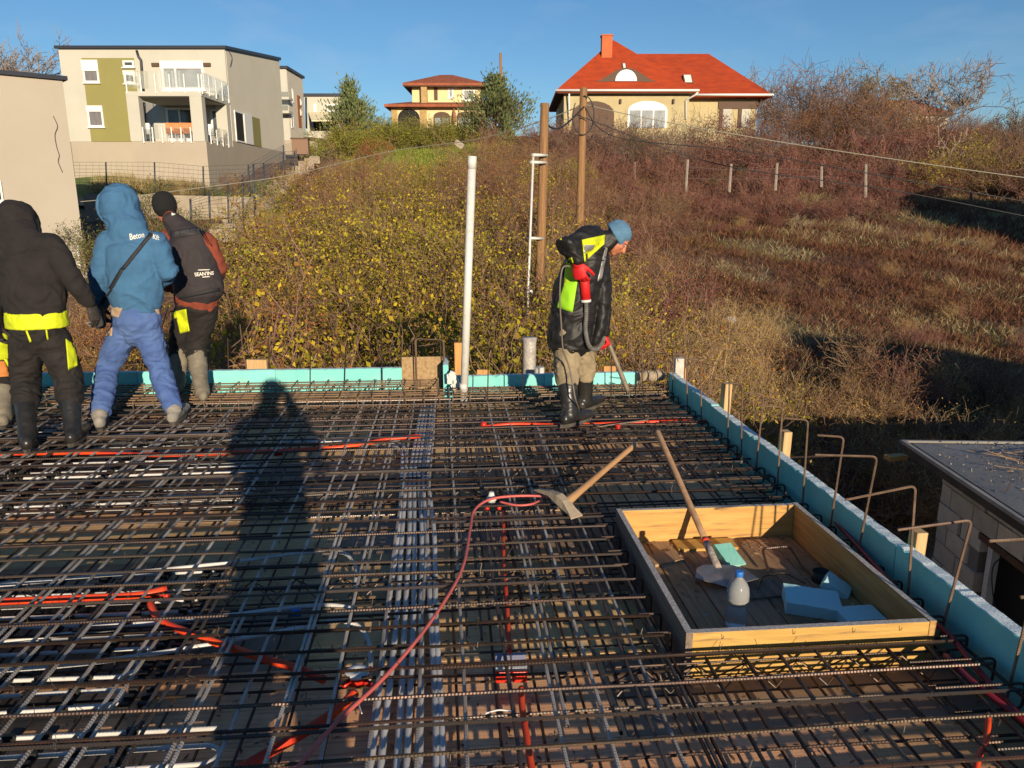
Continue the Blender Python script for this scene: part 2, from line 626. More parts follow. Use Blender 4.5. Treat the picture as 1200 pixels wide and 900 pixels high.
# trimmer bars round the opening, denser on its left
for dx in (-.055, -.10, -.19):
    put_bar(mat_top, 'y', 1.2, 5.6, BX0 + dx, -.021)
for dy in (-.045, .05, .10):
    yy = (BY0 + dy) if dy < 0 else (BY1 + dy)
    put_bar(mat_top, 'x', -.1, XE, yy, 0.003 if abs(dy) < .06 else -.022)
# lower mat
y = Y0 + .12
while y < 6.8:
    if BY0 - .02 < y < BY1 + .02:
        put_bar(mat_low, 'x', X0 + .1, BX0 - .04, y, -.1)
    else:
        put_bar(mat_low, 'x', X0 + .1, XE, y, -.1)
    y += 0.205 + rnd.gauss(0, 0.012)
x = X0 + .06
while x < XE:
    yb = 7.1 if x < -.1 else 6.78
    if BX0 - .02 < x < BX1 + .02:
        put_bar(mat_low, 'y', Y0, BY0 - .04, x, -.111)
        put_bar(mat_low, 'y', BY1 + .03, yb, x, -.111)
    else:
        put_bar(mat_low, 'y', Y0, yb, x, -.111)
    x += 0.151 + rnd.gauss(0, 0.008)
# dense distribution bars in the middle bay right of the conduits
for k in range(9):
    put_bar(mat_low, 'y', rnd.uniform(2.2, 3.2), rnd.uniform(5.2, 6.4), .06 + k * .085 + rnd.gauss(0, .01), -.088)
# loose extra bars lying askew toward the far side
for k in range(8):
    a = rnd.uniform(-5.5, -1)
    put_bar(mat_low, 'x', a, a + rnd.choice([1.9, 3.0, 4.0]), rnd.uniform(4.3, 6.6), -.03, jit=.02)
for k in range(22):
    a = rnd.uniform(3.9, 4.9)
    put_bar(mat_low, 'y', a, a + rnd.choice([1.5, 1.85]), rnd.uniform(-4.5, 1.8), -.024, jit=.03)
for k in range(10):
    a = rnd.uniform(-5.5, -1.5)
    put_bar(mat_low, 'x', a, a + rnd.choice([1.9, 2.4]), rnd.uniform(1.5, 3.6), -.03, jit=.015)
# hooked ends down the left side of the opening and along the right foam edge
for y in ys:
    hk = MB()
    inb = BY0 - .06 < y < BY1 + .02
    if BY0 < y < BY1:
        rib_tube([(BX0 - .12, y + .012, .001), (BX0 - .022, y + .012, .001), (BX0 - .022, y + .012, -.095), (BX0 - .10, y + .012, -.095)], .005, .02).build('hooked_end', [M_rebar], mat_top)
    if y > 1.6 and rnd.random() < .8:
        rib_tube([(BX1 + .012 if inb else XE - .30, y + .03, .003), (2.012, y + .03, .003), (2.012, y + .03, -.10), (BX1 + .015 if inb else XE - .22, y + .03, -.10)], .005, .025).build('hooked_end', [M_rebar], mat_top)
# binding wire twisted round the crossings
tw = MB()
for i in range(420):
    x = X0 + .12 + .15 * rnd.randrange(20, 57)
    y = rnd.choice([q for q in ys if 1.3 < q < 5.5])
    if BX0 - .05 < x < BX1 + .05 and BY0 < y < BY1: continue
    x += rnd.uniform(-.02, .02)
    a = rnd.uniform(0, 6.28)
    c, s = math.cos(a), math.sin(a)
    tw.tube([(x - .011 * c, y - .011 * s, -.01), (x - .004 * c, y - .004 * s, .0085), (x + .007 * c, y + .007 * s, .008), (x + .012 * c, y + .012 * s, -.008)], .0011, 3, smooth=False, cap=False)
    tw.tube([(x, y, .008), (x + rnd.uniform(-.02, .02), y + rnd.uniform(-.02, .02), .02 + rnd.random() * .02)], .0012, 3, smooth=False, cap=False)
tag(tw.build('tie_wire', [M_tie], mat_top), kind='stuff')

# ---- lattice girders that hold the layers apart
def girder(xa, xb, y, label, ztop=-.02, zbot=-.118, m=M_rebar):
    t = thing('lattice_girder', label, 'girder', (xa, y, 0), group='lattice girders between the rebar layers')
    L = xb - xa
    rib_tube([(0, 0, ztop), (L, 0, ztop)], .0042, 0).build('top_chord', [m], t)
    for s in (-1, 1):
        rib_tube([(0, s * .045, zbot), (L, s * .045, zbot)], .0040, 0).build('bottom_chord', [m], t)
        p = []
        k = 0
        while k * .1 <= L:
            p.append((k * .1, 0 if k % 2 else s * .042, ztop - .006 if k % 2 else zbot + .006))
            k += 1
        MB().tube(p, .0035, 5, smooth=False).build('diagonals', [m], t)
    return t


girder(.60, 1.96, 2.475, 'lattice girder across the front of the wooden opening frame')
GL = ('lattice girder under the upper rebar layer nearest the camera', 'lattice girder behind the near orange conduit', 'lattice girder behind the mattock head on the left half', 'short lattice girder behind the mattock handle', 'long lattice girder by the boots of the man with the vibrator', 'lattice girder by the boots of the workers on the left', 'short lattice girder in the far right corner bay')
for gi, (xa, xb, y) in enumerate(((-5.5, -1.0, 1.75), (-6.0, .6, 3.28), (-6.0, .7, 4.42), (-.2, 1.95, 4.75), (-6.0, 1.9, 5.55), (-6.0, -.2, 6.2), (.05, 1.95, 6.05))):
    girder(xa, xb, y, GL[gi])
girder(.05, 1.7, 6.76, 'lattice girder just in front of the far teal foam board', .02, -.10, M_dusty)

# ---- dusty edge beam cages along the far edge
def cage(xa, xb, y, label):
    t = thing('edge_beam_cage', label, 'rebar cage', (xa, y, 0), group='edge beam cages')
    L = xb - xa
    for (dy, dz) in ((0, .03), (.09, .032), (.18, .03), (.27, .03), (0, -.09), (.14, -.09), (.27, -.09), (0, -.03), (.27, -.03)):
        link('bar', bar_mesh(L, .006, rnd.randrange(3), M_dusty), t, (0, dy, dz), (0, 0, rnd.gauss(0, .002)))
    st = MB().tube([(0, -.012, .042), (0, .285, .042), (0, .285, -.10), (0, -.012, -.10), (0, -.012, .042)], .004, 5, smooth=False).mesh('stirrup', [M_dusty])
    k = 0
    while k * .14 < L:
        link('stirrup', st, t, (k * .14 + rnd.gauss(0, .01), rnd.gauss(0, .004), rnd.gauss(0, .004)), (0, 0, rnd.gauss(0, .05)))
        k += 1
    return t


cage(-6.4, -.08, 6.80, 'rusty rebar cage along the far left edge by the teal boards')
cage(-3.0, -.02, 6.40, 'second rusty rebar cage in front of the far left edge cage')
cage(.06, 1.96, 6.42, 'rusty rebar cage along the far right corner of the deck')

# ---- white heating pipe loops on the left
def serpentine(xa, xb, ya, yb, sp, label, tail=None, jag=0.0):
    p = []
    y, side, k = ya, 0, 0
    r = sp / 2
    while y <= yb:
        e = xb - abs(rnd.gauss(0, jag))
        w = [(xa, y), (-3.4, y + rnd.gauss(0, .008)), (-2.2, y + rnd.gauss(0, .012)), (e, y)]
        if side: w = w[::-1]
        p += [(a, b, -.086 + rnd.gauss(0, .003)) for a, b in w]
        if y + sp <= yb:
            ex, s = (e, 1) if side == 0 else (xa, -1)
            for j in range(1, 7):
                a = math.pi * j / 7
                p.append((ex + s * r * math.sin(a) * 1.15, y + r - r * math.cos(a), -.086))
        y += sp
        side = 1 - side
    if tail: p += tail
    q = []
    for i in range(len(p)): q.append(p[i])
    o = MB().tube(q, .0085, 8).build('heating_pipe', [M_pipe])
    return tag(o, label, 'pipe', 'white heating pipe loops in the slab')


serpentine(-5.9, -.78, 1.45, 2.36, .090, 'white heating pipe looped in close rows nearest the camera', jag=.03)
serpentine(-5.9, -1.10, 2.50, 3.52, .092, 'white heating pipe looped in rows under the near orange conduit', jag=.12)
serpentine(-5.9, -1.25, 4.35, 5.15, .10, 'white heating pipe looped in rows in front of the workers, nearer half', jag=.05)
serpentine(-5.9, -1.6, 5.22, 6.05, .11, 'white heating pipe looped in rows under the boots of the workers', jag=.1)
tag(MB().tube(smooth_path([(-2.6, 2.66, -.055), (-1.4, 2.72, -.05), (-.75, 2.86, -.045), (-.45, 2.94, -.05), (-.34, 2.84, -.08), (-.31, 2.6, -.1)]), .010, 8).build('heating_pipe', [M_pipe]), 'white pipe bending down beside the grey conduit bundle', 'pipe')
tag(MB().tube(smooth_path([(-2.6, 2.78, -.05), (-1.2, 2.98, -.045), (-.6, 3.08, -.05), (-.42, 3.06, -.06)]), .009, 8).build('heating_pipe', [M_pipe]), 'short white pipe end just behind the one bending down', 'pipe')
tag(MB().tube(smooth_path([(-2.4, 3.34, -.05), (-1.2, 3.5, -.045), (-.62, 3.62, -.05), (-.47, 3.5, -.06), (-.44, 3.3, -.08)]), .009, 8).build('heating_pipe', [M_pipe]), 'white pipe arching over the boards left of the conduits, farther back', 'pipe')
MBc = MB().lathe([(.014, -.022), (.017, -.02), (.017, .02), (.014, .022)], rot=Matrix.Rotation(R(90), 3, 'Y'), n=10)
tag(MBc.build('pipe_coupling', [M_bluecap], None, loc=at_z(347, 718, -.052)), 'blue push fit coupling on a white pipe in the shadow', 'coupling')

# black clip rails that hold the heating pipe
M_rail = mat('black plastic', (.022, .021, .020), rough=.5)
rail = {}
for (ya, yb) in ((1.40, 2.40), (2.46, 3.56), (4.30, 6.08)):
    L = round(yb - ya, 2)
    q = MB()
    q.box((0, L / 2, -.006), (.034, L, .008))
    for k in range(int(L / .046)):
        q.box((0, .02 + k * .046, .006), (.034, .016, .018))
    rail[L] = q.mesh('rail', [M_rail])
    x = -5.7
    while x < -1.0:
        if not (yb > 4 and x > -1.7):
            o = link('pipe_rail', rail[L], None, (x + rnd.gauss(0, .02), ya, -.078), (0, 0, rnd.gauss(0, .02)))
            tag(o, {1.0: 'black clip rail across the white pipe loops nearest the camera', 1.1: 'black clip rail across the white pipe loops under the near orange conduit'}.get(L, 'black clip rail across the white pipe loops in front of the workers'), 'clip rail', 'black clip rails under the rebar')
        x += rnd.choice([.15, .15, .30])

# ---- bundle of grey conduits
for k in range(7):
    xn, xf = -.268 + k * .040, -.305 + k * .028
    p = [(xn + .012 * math.sin(k), .2, -.085), (xn, 1.4, -.085), (xn + rnd.gauss(0, .006), 2.2, -.082), (xn * .75 + xf * .25 + rnd.gauss(0, .006), 3.0, -.08), (xn * .45 + xf * .55 + rnd.gauss(0, .006), 3.9, -.082), (xf, 4.8, -.08)]
    if k < 2: p += [(xf - .04, 5.3 + k * .06, -.08), (xf - .22, 5.52 + k * .06, -.08), (xf - .9, 5.58 + k * .05, -.085)]
    else: p += [(xf + .01, 5.6, -.08), (xf + .03, 6.6, -.085)]
    tag(MB().tube(smooth_path(p, 6), .0125, 8).build('grey_conduit', [M_cond]), ('leftmost of the seven grey conduits', 'second from the left of the seven grey conduits', 'third from the left of the seven grey conduits', 'middle one of the seven grey conduits', 'third from the right of the seven grey conduits', 'second from the right of the seven grey conduits', 'rightmost of the seven grey conduits')[k] + ' running up the middle of the deck', 'conduit', 'grey conduits in the bundle')

# ---- orange conduits, boxes, hoses
def run(name, m, pts, r, label, cat, z=None, n=8):
    p = [at_z(a, b, zz) for a, b, zz in pts]
    return tag(MB().tube(smooth_path(p, 6), r, n).build(name, [m]), label, cat)


run('orange_conduit', M_orange, ((-160, 712, -.03), (0, 705, -.025), (110, 700, -.025), (165, 697, -.02), (195, 690, -.02)), .0165, 'straight orange conduit entering from the left edge of the deck', 'conduit')
run('orange_conduit', M_orange, ((176, 706, -.02), (190, 728, -.03), (240, 748, -.03), (300, 769, -.04), (350, 784, -.04), (380, 797, -.045)), .0155, 'orange conduit sagging from the junction toward the middle box', 'conduit')
run('orange_conduit', M_orange, ((416, 812, -.05), (395, 832, -.055), (360, 856, -.06), (318, 880, -.065), (250, 920, -.07), (180, 960, -.07)), .0175, 'orange conduit leaving the middle box toward the lower left', 'conduit')
run('orange_conduit', M_orange, ((-60, 533, -.03), (60, 531, -.03), (190, 533, -.03), (285, 530, -.025), (320, 529, -.025), (400, 524, -.025), (455, 515, -.02), (493, 511, -.015)), .016, 'long orange conduit crossing the deck behind the shadow of the photographer', 'conduit')
run('orange_conduit', M_orange, ((563, 501, -.02), (600, 497, -.015), (650, 498, -.015), (700, 497, -.01), (780, 494, -.02), (850, 494, -.03)), .014, 'orange conduit by the boots of the man with the vibrator', 'conduit')
run('orange_conduit', M_orange, ((611, 806, -.055), (612, 830, -.06), (618, 868, -.06), (626, 920, -.07), (634, 980, -.08)), .0115, 'orange conduit coming out of the twin socket box toward the camera', 'conduit')
run('orange_conduit', M_orange, ((1158, 838, -.02), (1156, 865, -.02), (1146, 890, -.02), (1140, 930, -.04)), .010, 'short orange conduit end at the lower right corner of the deck', 'conduit')
run('orange_conduit', M_orange, ((590, 600, -.05), (590, 650, -.06), (594, 710, -.07), (597, 765, -.07)), .010, 'faded orange conduit between the white cap and the twin socket box', 'conduit')
run('vibrator_cable', M_pink, ((300, 960, .012), (350, 898, .014), (395, 846, .013), (452, 792, .014), (505, 728, .016), (541, 668, .014), (551, 620, .014), (556, 598, .02), (575, 585, .03), (610, 581, .02), (652, 582, .012)), .0075, 'long pink cable curving over the rebar toward the mattock', 'cable')
run('vibrator_cable', M_pink, ((586, 588, .012), (605, 592, .013), (622, 591, .013), (632, 587, .0)), .0065, 'short pink cable loop beside the head of the mattock', 'cable')
run('red_pipe', M_redpipe, ((972, 604, .0), (1010, 645, .004), (1060, 700, .002), (1110, 742, .0), (1150, 790, -.02), (1215, 860, -.03)), .0115, 'dark red pipe lying between the opening frame and the foam edge', 'pipe')
run('red_pipe', M_redpipe, ((868, 517, .0), (905, 548, .004), (945, 582, .006), (975, 606, .002)), .0075, 'thin pinkish red pipe along the foam edge farther back', 'pipe')
run('red_pipe', M_redpipe, ((1108, 768, -.01), (1135, 795, -.005), (1170, 822, -.01), (1215, 858, -.02)), .0115, 'second dark red pipe with open end near the lower right corner', 'pipe')
tag(MB().lathe([(.009, -.012), (.0135, -.01), (.0135, .01), (.009, .012)], n=10, rot=Matrix.Rotation(R(80), 3, 'X')).build('pipe_end_ring', [M_white], None, loc=at_z(973, 605, .0)), 'white ring on the open end of the dark red pipe', 'ring')


def jbox(px, py, z, w, rz, label, twin=False, tilt=0.0):
    p = at_z(px, py, z)
    t = thing('junction_box', label, 'junction box', p, rz)
    b = MB()
    n = 2 if twin else 1
    for i in range(n):
        ox = (i - (n - 1) / 2) * w * 1.02
        b.lathe([(w * .40, 0), (w * .47, .004), (w * .5, .03), (w * .5, .036)], (ox, 0, 0), 14)
    b.build('base', [M_redcap], t)
    l = MB()
    for i in range(n):
        ox = (i - (n - 1) / 2) * w * 1.02
        l.lathe([(w * .515, .0365), (w * .515, .043), (w * .46, .047), (w * .12, .049), (w * .1, .046)], (ox, 0, 0), 14)
    l.build('lid', [M_white], t)
    for a in (0, 90, 180, 270):
        d = Vector((math.cos(R(a + 30)), math.sin(R(a + 30)), 0))
        MB().tube([d * w * .46 + Vector((0, 0, .018)), d * w * .78 + Vector((0, 0, .018))], .0115, 8).build('conduit_stub', [M_redcap], t)
    return t


jbox(419, 799, -.07, .088, .3, 'red junction box with white lid where the orange conduits meet')
jbox(186, 702, -.075, .062, .9, 'red and white junction box at the end of the left orange conduit')
jbox(325, 533, -.07, .075, .2, 'white lidded junction box lying in the shadow of the photographer')
tb = thing('socket_box', 'twin grey, white and red socket box left of the opening frame', 'socket box', at_z(599, 797, -.1), -.05)
for s in (-1, 1):
    MB().box((s * .031, .0, .028), (.056, .05, .05)).build('cup', [M_redcap], tb, .006)
    MB().box((s * .031, .0, .058), (.058, .046, .012)).build('collar', [M_white], tb, .004)
    MB().box((s * .031, .052, .05), (.056, .046, .03), Matrix.Rotation(.35, 3, 'X')).build('flap', [mat('grey lavender plastic', (.30, .30, .40), rough=.4)], tb, .003)
tag(MB().lathe([(.022, 0), (.024, .02), (.03, .024), (.03, .034), (.018, .05), (.014, .068), (.010, .07)], n=12).build('white_stopper', [M_white], None, loc=at_z(576, 590, -.02)), 'upright white plastic cap left of the mattock head', 'stopper')
for (px, py, lb) in ((571, 593, 'left of two small red plugs below the white cap'), (585, 593, 'right of two small red plugs below the white cap')):
    tag(MB().lathe([(.012, 0), (.014, .01), (.011, .024)], n=9).build('red_plug', [M_redcap], None, loc=at_z(px, py + 4, -.03)), lb, 'plug')
for (px, py, lb) in ((567, 498, 'red plug at the left end of the far orange conduit'), (724, 501, 'red plug right of the boots of the man with the vibrator')):
    tag(MB().lathe([(.02, 0), (.024, .015), (.018, .045)], n=9).build('red_plug', [M_redcap], None, loc=at_z(px, py + 3, -.03)), lb, 'plug')
tag(MB().tube(smooth_path([at_z(806 / 3 + 300, 708 / 3 + 600, .0) + Vector((0, 0, 0)), at_z(585, 832, .0), at_z(600, 834, -.01)]), .003, 6).build('cable_end', [M_white]), 'short white cable end beside the orange conduit', 'cable')
tag(MB().tube(smooth_path([at_z(416, 816, -.02), at_z(420, 824, .0), at_z(424, 836, .005)]), .0022, 6).build('cable_tie', [M_white]), 'white cable tie hanging off the red junction box', 'cable tie')

# ---- wooden frame of the opening
M_floorpl = mat('dirty floor plank', (0.44, 0.26, 0.135), (0.27, 0.16, 0.085), rough=0.85, scale=2.5, stretch=(22, 1.2, 22), bump=0.3, bscale=30, rnd=0.25, col3=(.40, .31, .22), scale3=4, lo3=.55, hi3=.75)
fr = thing('opening_frame', 'yellow plank frame boxing out an opening in the rebar', 'formwork box', (BX0, BY0, ZF))
W, D, H = BX1 - BX0, BY1 - BY0, .20
th = .027


def plank(mb, a, b, name, m):
    return mb.span(a, b).build(name, m, fr, .0015)


def topped(a, b, m):
    q = MB().span(a, (b[0], b[1], b[2] - .0006))
    q.span((a[0] + .0005, a[1] + .0005, b[2] - .0005), (b[0] - .0005, b[1] - .0005, b[2]), 1)
    return q.build('board', [m, M_planktop], fr)


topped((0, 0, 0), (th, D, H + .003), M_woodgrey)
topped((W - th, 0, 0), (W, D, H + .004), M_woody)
topped((th + .001, .002, 0), (W - th - .001, .002 + th, H * .52), M_wood)
topped((th + .001, .003, H * .52 + .002), (W - th - .001, .003 + th, H), M_wood)
topped((th + .001, D - th, 0), (W - th - .001, D - .001, H + .001), M_wood)
for i in range(7):
    wv = (W - 2 * th - .01) / 7
    a = th + .005 + i * wv
    MB().span((a + .002, th + .006, .001), (a + wv - .003, D - th - .003, .016 + (i * 37 % 5) * .0012)).build('floor_plank', [M_floorpl], fr, .002)
MB().span((.30, D - th - .14, .018), (.62, D - th - .02, .034)).build('loose_plank', [M_wood], fr, .002)
_v, _f = flat_bits(np.stack([_sr.uniform(.04, W - .04, 420), D - .04 - (D - .08) * _sr.random(420) ** 1.5, np.full(420, .020) + _sr.random(420) * .004], -1), .013, _sr, .4)
tag(link('debris', raw_mesh('debris', _v, _f, [mat('grey chips', (.3, .25, .2), rough=.9, isl_cols=[(.45, .40, .34), (.20, .13, .08), (.50, .33, .16), (.12, .10, .09)])], smooth=False), fr), kind='stuff')
MB().box((.20, .98, .022), (.17, .11, .016), Matrix.Rotation(.3, 3, 'Z')).build('loose_plank', [M_floorpl], fr, .002)
MB().box((.30, .22, .023), (.30, .10, .014), Matrix.Rotation(-.25, 3, 'Z')).build('loose_plank', [M_floorpl], fr, .002)
MB().box((.55, .62, .023), (.26, .15, .014), Matrix.Rotation(.1, 3, 'Z')).build('loose_plank', [M_woodgrey], fr, .002)
nl = MB()
for (x, z) in ((.14, .19), (.42, .195), (.66, .19), (.85, .188)):
    nl.tube([(x, .004, z - .02), (x + .004, -.006, z - .012), (x + .002, -.012, z + .004)], .0012, 4)
tag(nl.build('bent_nails', [M_tie], fr), kind='stuff')

# ---- things in the opening
ZB = ZF + .022
sh = thing('shovel', 'long wooden handled shovel standing in the opening frame, blade on the planks', 'shovel', at_z(842, 668, ZB + .02))
p0 = Vector((0, 0, 0))
top = at_z(770, 505, .315)
tv = top - sh.location
M_handle = mat('shovel handle wood', (0.47, 0.285, 0.155), (0.34, 0.19, 0.10), rough=.55, scale=3, stretch=(8, 8, 2))
MB().tube([tv * t for t in (.16, .3, .55, .8, .985, 1.0)], [.0165, .0165, .0175, .0175, .018, .012], 12).build('handle', [M_handle], sh)
M_sock = mat('concrete spattered shaft', (0.30, 0.23, 0.19), (0.46, 0.41, 0.35), rough=.85, scale=40, lo=.45, hi=.6)
MB().tube([tv * t for t in (-.0, .04, .10, .17)], [.021, .020, .0185, .0185], 12).build('socket', [M_sock], sh)
MB().tube([tv * t for t in (.168, .19)], [.0187, .0187], 12).build('orange_band', [M_orange], sh)
bl = []
ex = Vector((1, -.12, 0)).normalized()
ey = Vector((.12, 1, 0)).normalized() * -1
pl = [(-.07, .00), (.07, .0), (.118, .05), (.150, .17), (.0, .185), (-.145, .17), (-.113, .05)]
vt, vb = [], []
for (a, b) in pl:
    cz = .012 + .05 * (a / .15) ** 2 * (.4 + b * 2) - .015 * min(b / .18, 1)
    q = ex * a + ey * (b - .02) + Vector((0, 0, cz))
    vt.append(q + Vector((0, 0, .0015)))
    vb.append(q - Vector((0, 0, .0015)))
n7 = len(pl)
ct, cb = ex * 0 + ey * .08 + Vector((0, 0, .006)), ex * 0 + ey * .08 + Vector((0, 0, .003))
q = MB()
q.add(vt + [ct], [(i, (i + 1) % n7, n7) for i in range(n7)])
q.add(vb + [cb], [((i + 1) % n7, i, n7) for i in range(n7)])
q.add(vt + vb, [(i, n7 + i, n7 + (i + 1) % n7, (i + 1) % n7) for i in range(n7)])
q.build('blade', [mat('worn shovel steel', (.26, .26, .27), (.15, .145, .14), rough=.42, metal=.55, scale=10)], sh)

bt = thing('water_bottle', 'empty clear plastic bottle with blue cap standing in the opening frame', 'bottle', at_z(862, 733, ZB))
M_pet = mat('clear plastic', (.90, .91, .91), rough=.22, trans=.72, ior=1.18)
prof = [(.030, .002), (.044, .004), (.0465, .014), (.046, .05), (.045, .075), (.031, .093), (.029, .099), (.037, .110), (.0475, .13), (.0475, .155), (.044, .178), (.034, .2), (.02, .216), (.0145, .222), (.0145, .232)]
MB().lathe([(r, z * 1.02) for r, z in prof], n=26).build('bottle_body', [M_pet], bt)
cp = MB()
cpr = []
cp.lathe([(.0158, .232), (.0165, .235), (.0165, .252), (.0145, .2555)], n=20)
cp.build('cap', [M_bluecap], bt)
MB().lathe([(.0475, .126), (.0479, .127), (.0479, .131), (.0475, .132)], n=26).build('ring', [M_pet], bt)

rf = random.Random(3)


def foam(px, py, sx, sy, sz, rz, m, label, z=ZB, tilt=(0, 0)):
    bm = bmesh.new()
    bmesh.ops.create_grid(bm, x_segments=9, y_segments=7, size=.5)
    r0 = bmesh.ops.extrude_face_region(bm, geom=bm.faces[:])
    up = [e for e in r0['geom'] if isinstance(e, bmesh.types.BMVert)]
    for v in bm.verts:
        v.co.z = 0
    for v in up: v.co.z = 1
    for v in bm.verts:
        e = max(abs(v.co.x), abs(v.co.y))
        if e > .49:
            k = rf.gauss(0, .012)
            v.co.x *= 1 + k
            v.co.y *= 1 + rf.gauss(0, .014)
        v.co.z += rf.gauss(0, .012) if v.co.z > .5 else 0
        v.co = Vector((v.co.x * sx, v.co.y * sy, v.co.z * sz))
    bmesh.ops.recalc_face_normals(bm, faces=bm.faces)
    me = bpy.data.meshes.new('foam_offcut')
    bm.to_mesh(me)
    bm.free()
    me.materials.append(m)
    o = link('foam_offcut', me, None, at_z(px, py, z), (tilt[0], tilt[1], rz))
    return tag(o, label, 'foam offcut')


foam(950, 712, .235, .165, .055, -.32, M_xpsb, 'largest blue foam offcut lying in the opening frame', tilt=(.05, .06))
foam(1006, 729, .175, .12, .045, .02, M_xpsb, 'blue foam offcut in the front right corner of the opening frame')
foam(976, 692, .12, .09, .05, -.6, M_xpsb, 'small blue foam offcut half hidden behind the largest one', tilt=(.1, .5))
foam(853, 655, .10, .15, .035, .25, M_xpsg, 'mint green foam offcut behind the shovel handle', tilt=(.35, .05))
tag(rib_tube([at_z(900, 668, ZB + .02), at_z(893, 643, ZB + .05), at_z(925, 640, ZB + .05), at_z(938, 662, ZB + .02), at_z(953, 676, ZB + .01)], .006, .03).build('bent_rebar', [M_rebar]), 'bent rebar stirrup lying at the back of the opening frame', 'bent rebar')
tag(rib_tube([at_z(888, 690, ZB + .01), at_z(893, 675, ZB + .015), at_z(920, 671, ZB + .012), at_z(944, 684, ZB + .01)], .004, .03).build('bent_rebar', [M_rebar]), 'thin bent wire loop beside the largest foam offcut', 'bent rebar')
tag(MB().lathe([(.045, 0), (.047, .003), (.047, .045), (.040, .046), (.040, .006)], n=18).build('pipe_offcut', [M_rail], None, loc=at_z(962, 680, ZB)), 'short black pipe offcut behind the largest foam offcut', 'pipe offcut')
tag(MB().tube([at_z(806, 648, ZB + .02), at_z(824, 668, ZB + .015)], .014, 4, smooth=False).build('steel_angle', [M_rebar_new]), 'short dark steel bar left of the shovel blade', 'steel bar')

# ---- mattock lying on the mat
mk = thing('mattock', 'wooden handled mattock with dusty head lying on the rebar', 'mattock', at_z(660, 596, .02))
hA, hB = Vector((0, 0, .02)), at_z(744, 521, .15) - mk.location
hd = hB - hA
MB().tube([hA - hd.normalized() * .03, hA + hd * .05, hA + hd * .2, hA + hd * .6, hA + hd * .93, hB, hB + hd.normalized() * .008], [.02, .026, .021, .017, .018, .019, .012], 12).build('handle', [mat('mattock handle wood', (.52, .30, .14), (.38, .2, .09), rough=.55, scale=3)], mk)
a0, a1 = at_z(626, 575, .06) - mk.location, at_z(676, 607, .02) - mk.location
m_head = mat('dusty mattock steel', (.42, .34, .24), (.30, .24, .17), rough=.8, scale=18)
side = (a1 - a0).normalized().cross(Vector((0, 0, 1)))
q = MB()
pts = [(0.0, .006, .004), (.12, .011, .010), (.38, .017, .014), (.6, .024, .026), (.75, .024, .026), (.88, .030, .012), (1.0, .042, .004)]
vs, n4 = [], 4
for (t, hw, ht) in pts:
    c = a0.lerp(a1, t) + Vector((0, 0, .045 * math.sin(t * math.pi) + .004))
    vs += [c + side * hw + Vector((0, 0, -ht)), c + side * hw + Vector((0, 0, ht)), c - side * hw + Vector((0, 0, ht)), c - side * hw + Vector((0, 0, -ht))]
fs = []
for i in range(len(pts) - 1):
    for k in range(4):
        fs.append((i * 4 + k, i * 4 + (k + 1) % 4, i * 4 + 4 + (k + 1) % 4, i * 4 + 4 + k))
fs += [(0, 1, 2, 3), tuple(range(len(vs) - 4, len(vs)))[::-1]]
q.add(vs, fs).build('head', [m_head], mk, .002)

# ---- teal foam edge boards
def edge_board(a, b, label, group=None, topm=True):
    """foam board with chipped arrises"""
    er = random.Random(hash(label) % 1000 if False else len(label) * 7 + int(abs(a[0] * 100)) + int(abs(a[1] * 10)))
    ax_ = 0 if (b[0] - a[0]) > (b[1] - a[1]) else 1
    L = b[ax_] - a[ax_]
    o = 1 - ax_
    n = max(int(L / .025), 4)
    vs, w = [], b[o] - a[o]
    for i in range(n + 1):
        t = a[ax_] + L * i / n
        c1 = .003 + abs(er.gauss(0, .002)) + (er.uniform(.008, .022) if er.random() < .05 else 0)
        c2 = .003 + abs(er.gauss(0, .002)) + (er.uniform(.008, .022) if er.random() < .05 else 0)
        dz = er.gauss(0, .0012)
        sec = [(a[o], a[2]), (b[o], a[2]), (b[o] + er.gauss(0, .0006), b[2] - c2), (b[o] - c2, b[2] + dz), (a[o] + c1, b[2] + dz), (a[o] + er.gauss(0, .0006), b[2] - c1)]
        for (p, z) in sec:
            vs.append((t, p, z) if ax_ == 0 else (p, t, z))
    q = MB()
    f0, f1 = [], []
    for i in range(n):
        for k in range(6):
            c = (i * 6 + k, i * 6 + (k + 1) % 6, (i + 1) * 6 + (k + 1) % 6, (i + 1) * 6 + k)
            (f1 if k == 3 else f0).append(c)
    f0 += [tuple(range(6)), tuple(range(n * 6, n * 6 + 6))[::-1]]
    q.add(vs, f0, 0)
    q.add(vs, f1, 1)
    ob = q.build('insulation_board', [M_xps, M_xpstop])
    return tag(ob, label, 'insulation board', group)


gr = 'teal insulation boards along the right edge'
ysb = [Y0, .58, 1.83, 3.08, 4.33, 5.58, 6.74]
lab = ['teal insulation board behind the camera on the right edge', 'teal insulation board nearest the camera on the right edge', 'teal insulation board beside the front of the opening frame', 'teal insulation board beside the back of the opening frame', 'teal insulation board on the right edge, second from the far corner', 'teal insulation board on the right edge ending at the far corner']
for i in range(6):
    o = edge_board((2.03 + (i * 7 % 3) * .002, ysb[i] + .002, -.16), (2.095 + (i * 5 % 3) * .003, ysb[i + 1] - .002, .12 + (i * 3 % 4) * .003), lab[i], gr)
xsb = [-6.6, -5.35, -4.1, -2.85, -1.6, -.42]
lab = ['far teal insulation board beyond the left edge of the picture', 'far teal insulation board at the left edge of the picture', 'far teal insulation board behind the man in the dark hoodie', 'far teal insulation board behind the man in the blue hoodie', 'far teal insulation board under the head of the shadow']
for i in range(5):
    edge_board((xsb[i] + .002, 7.2 + (i % 2) * .004, -.16), (xsb[i + 1] - .002, 7.265, .12 + (i * 3 % 4) * .003), lab[i], 'teal insulation boards along the far left edge')
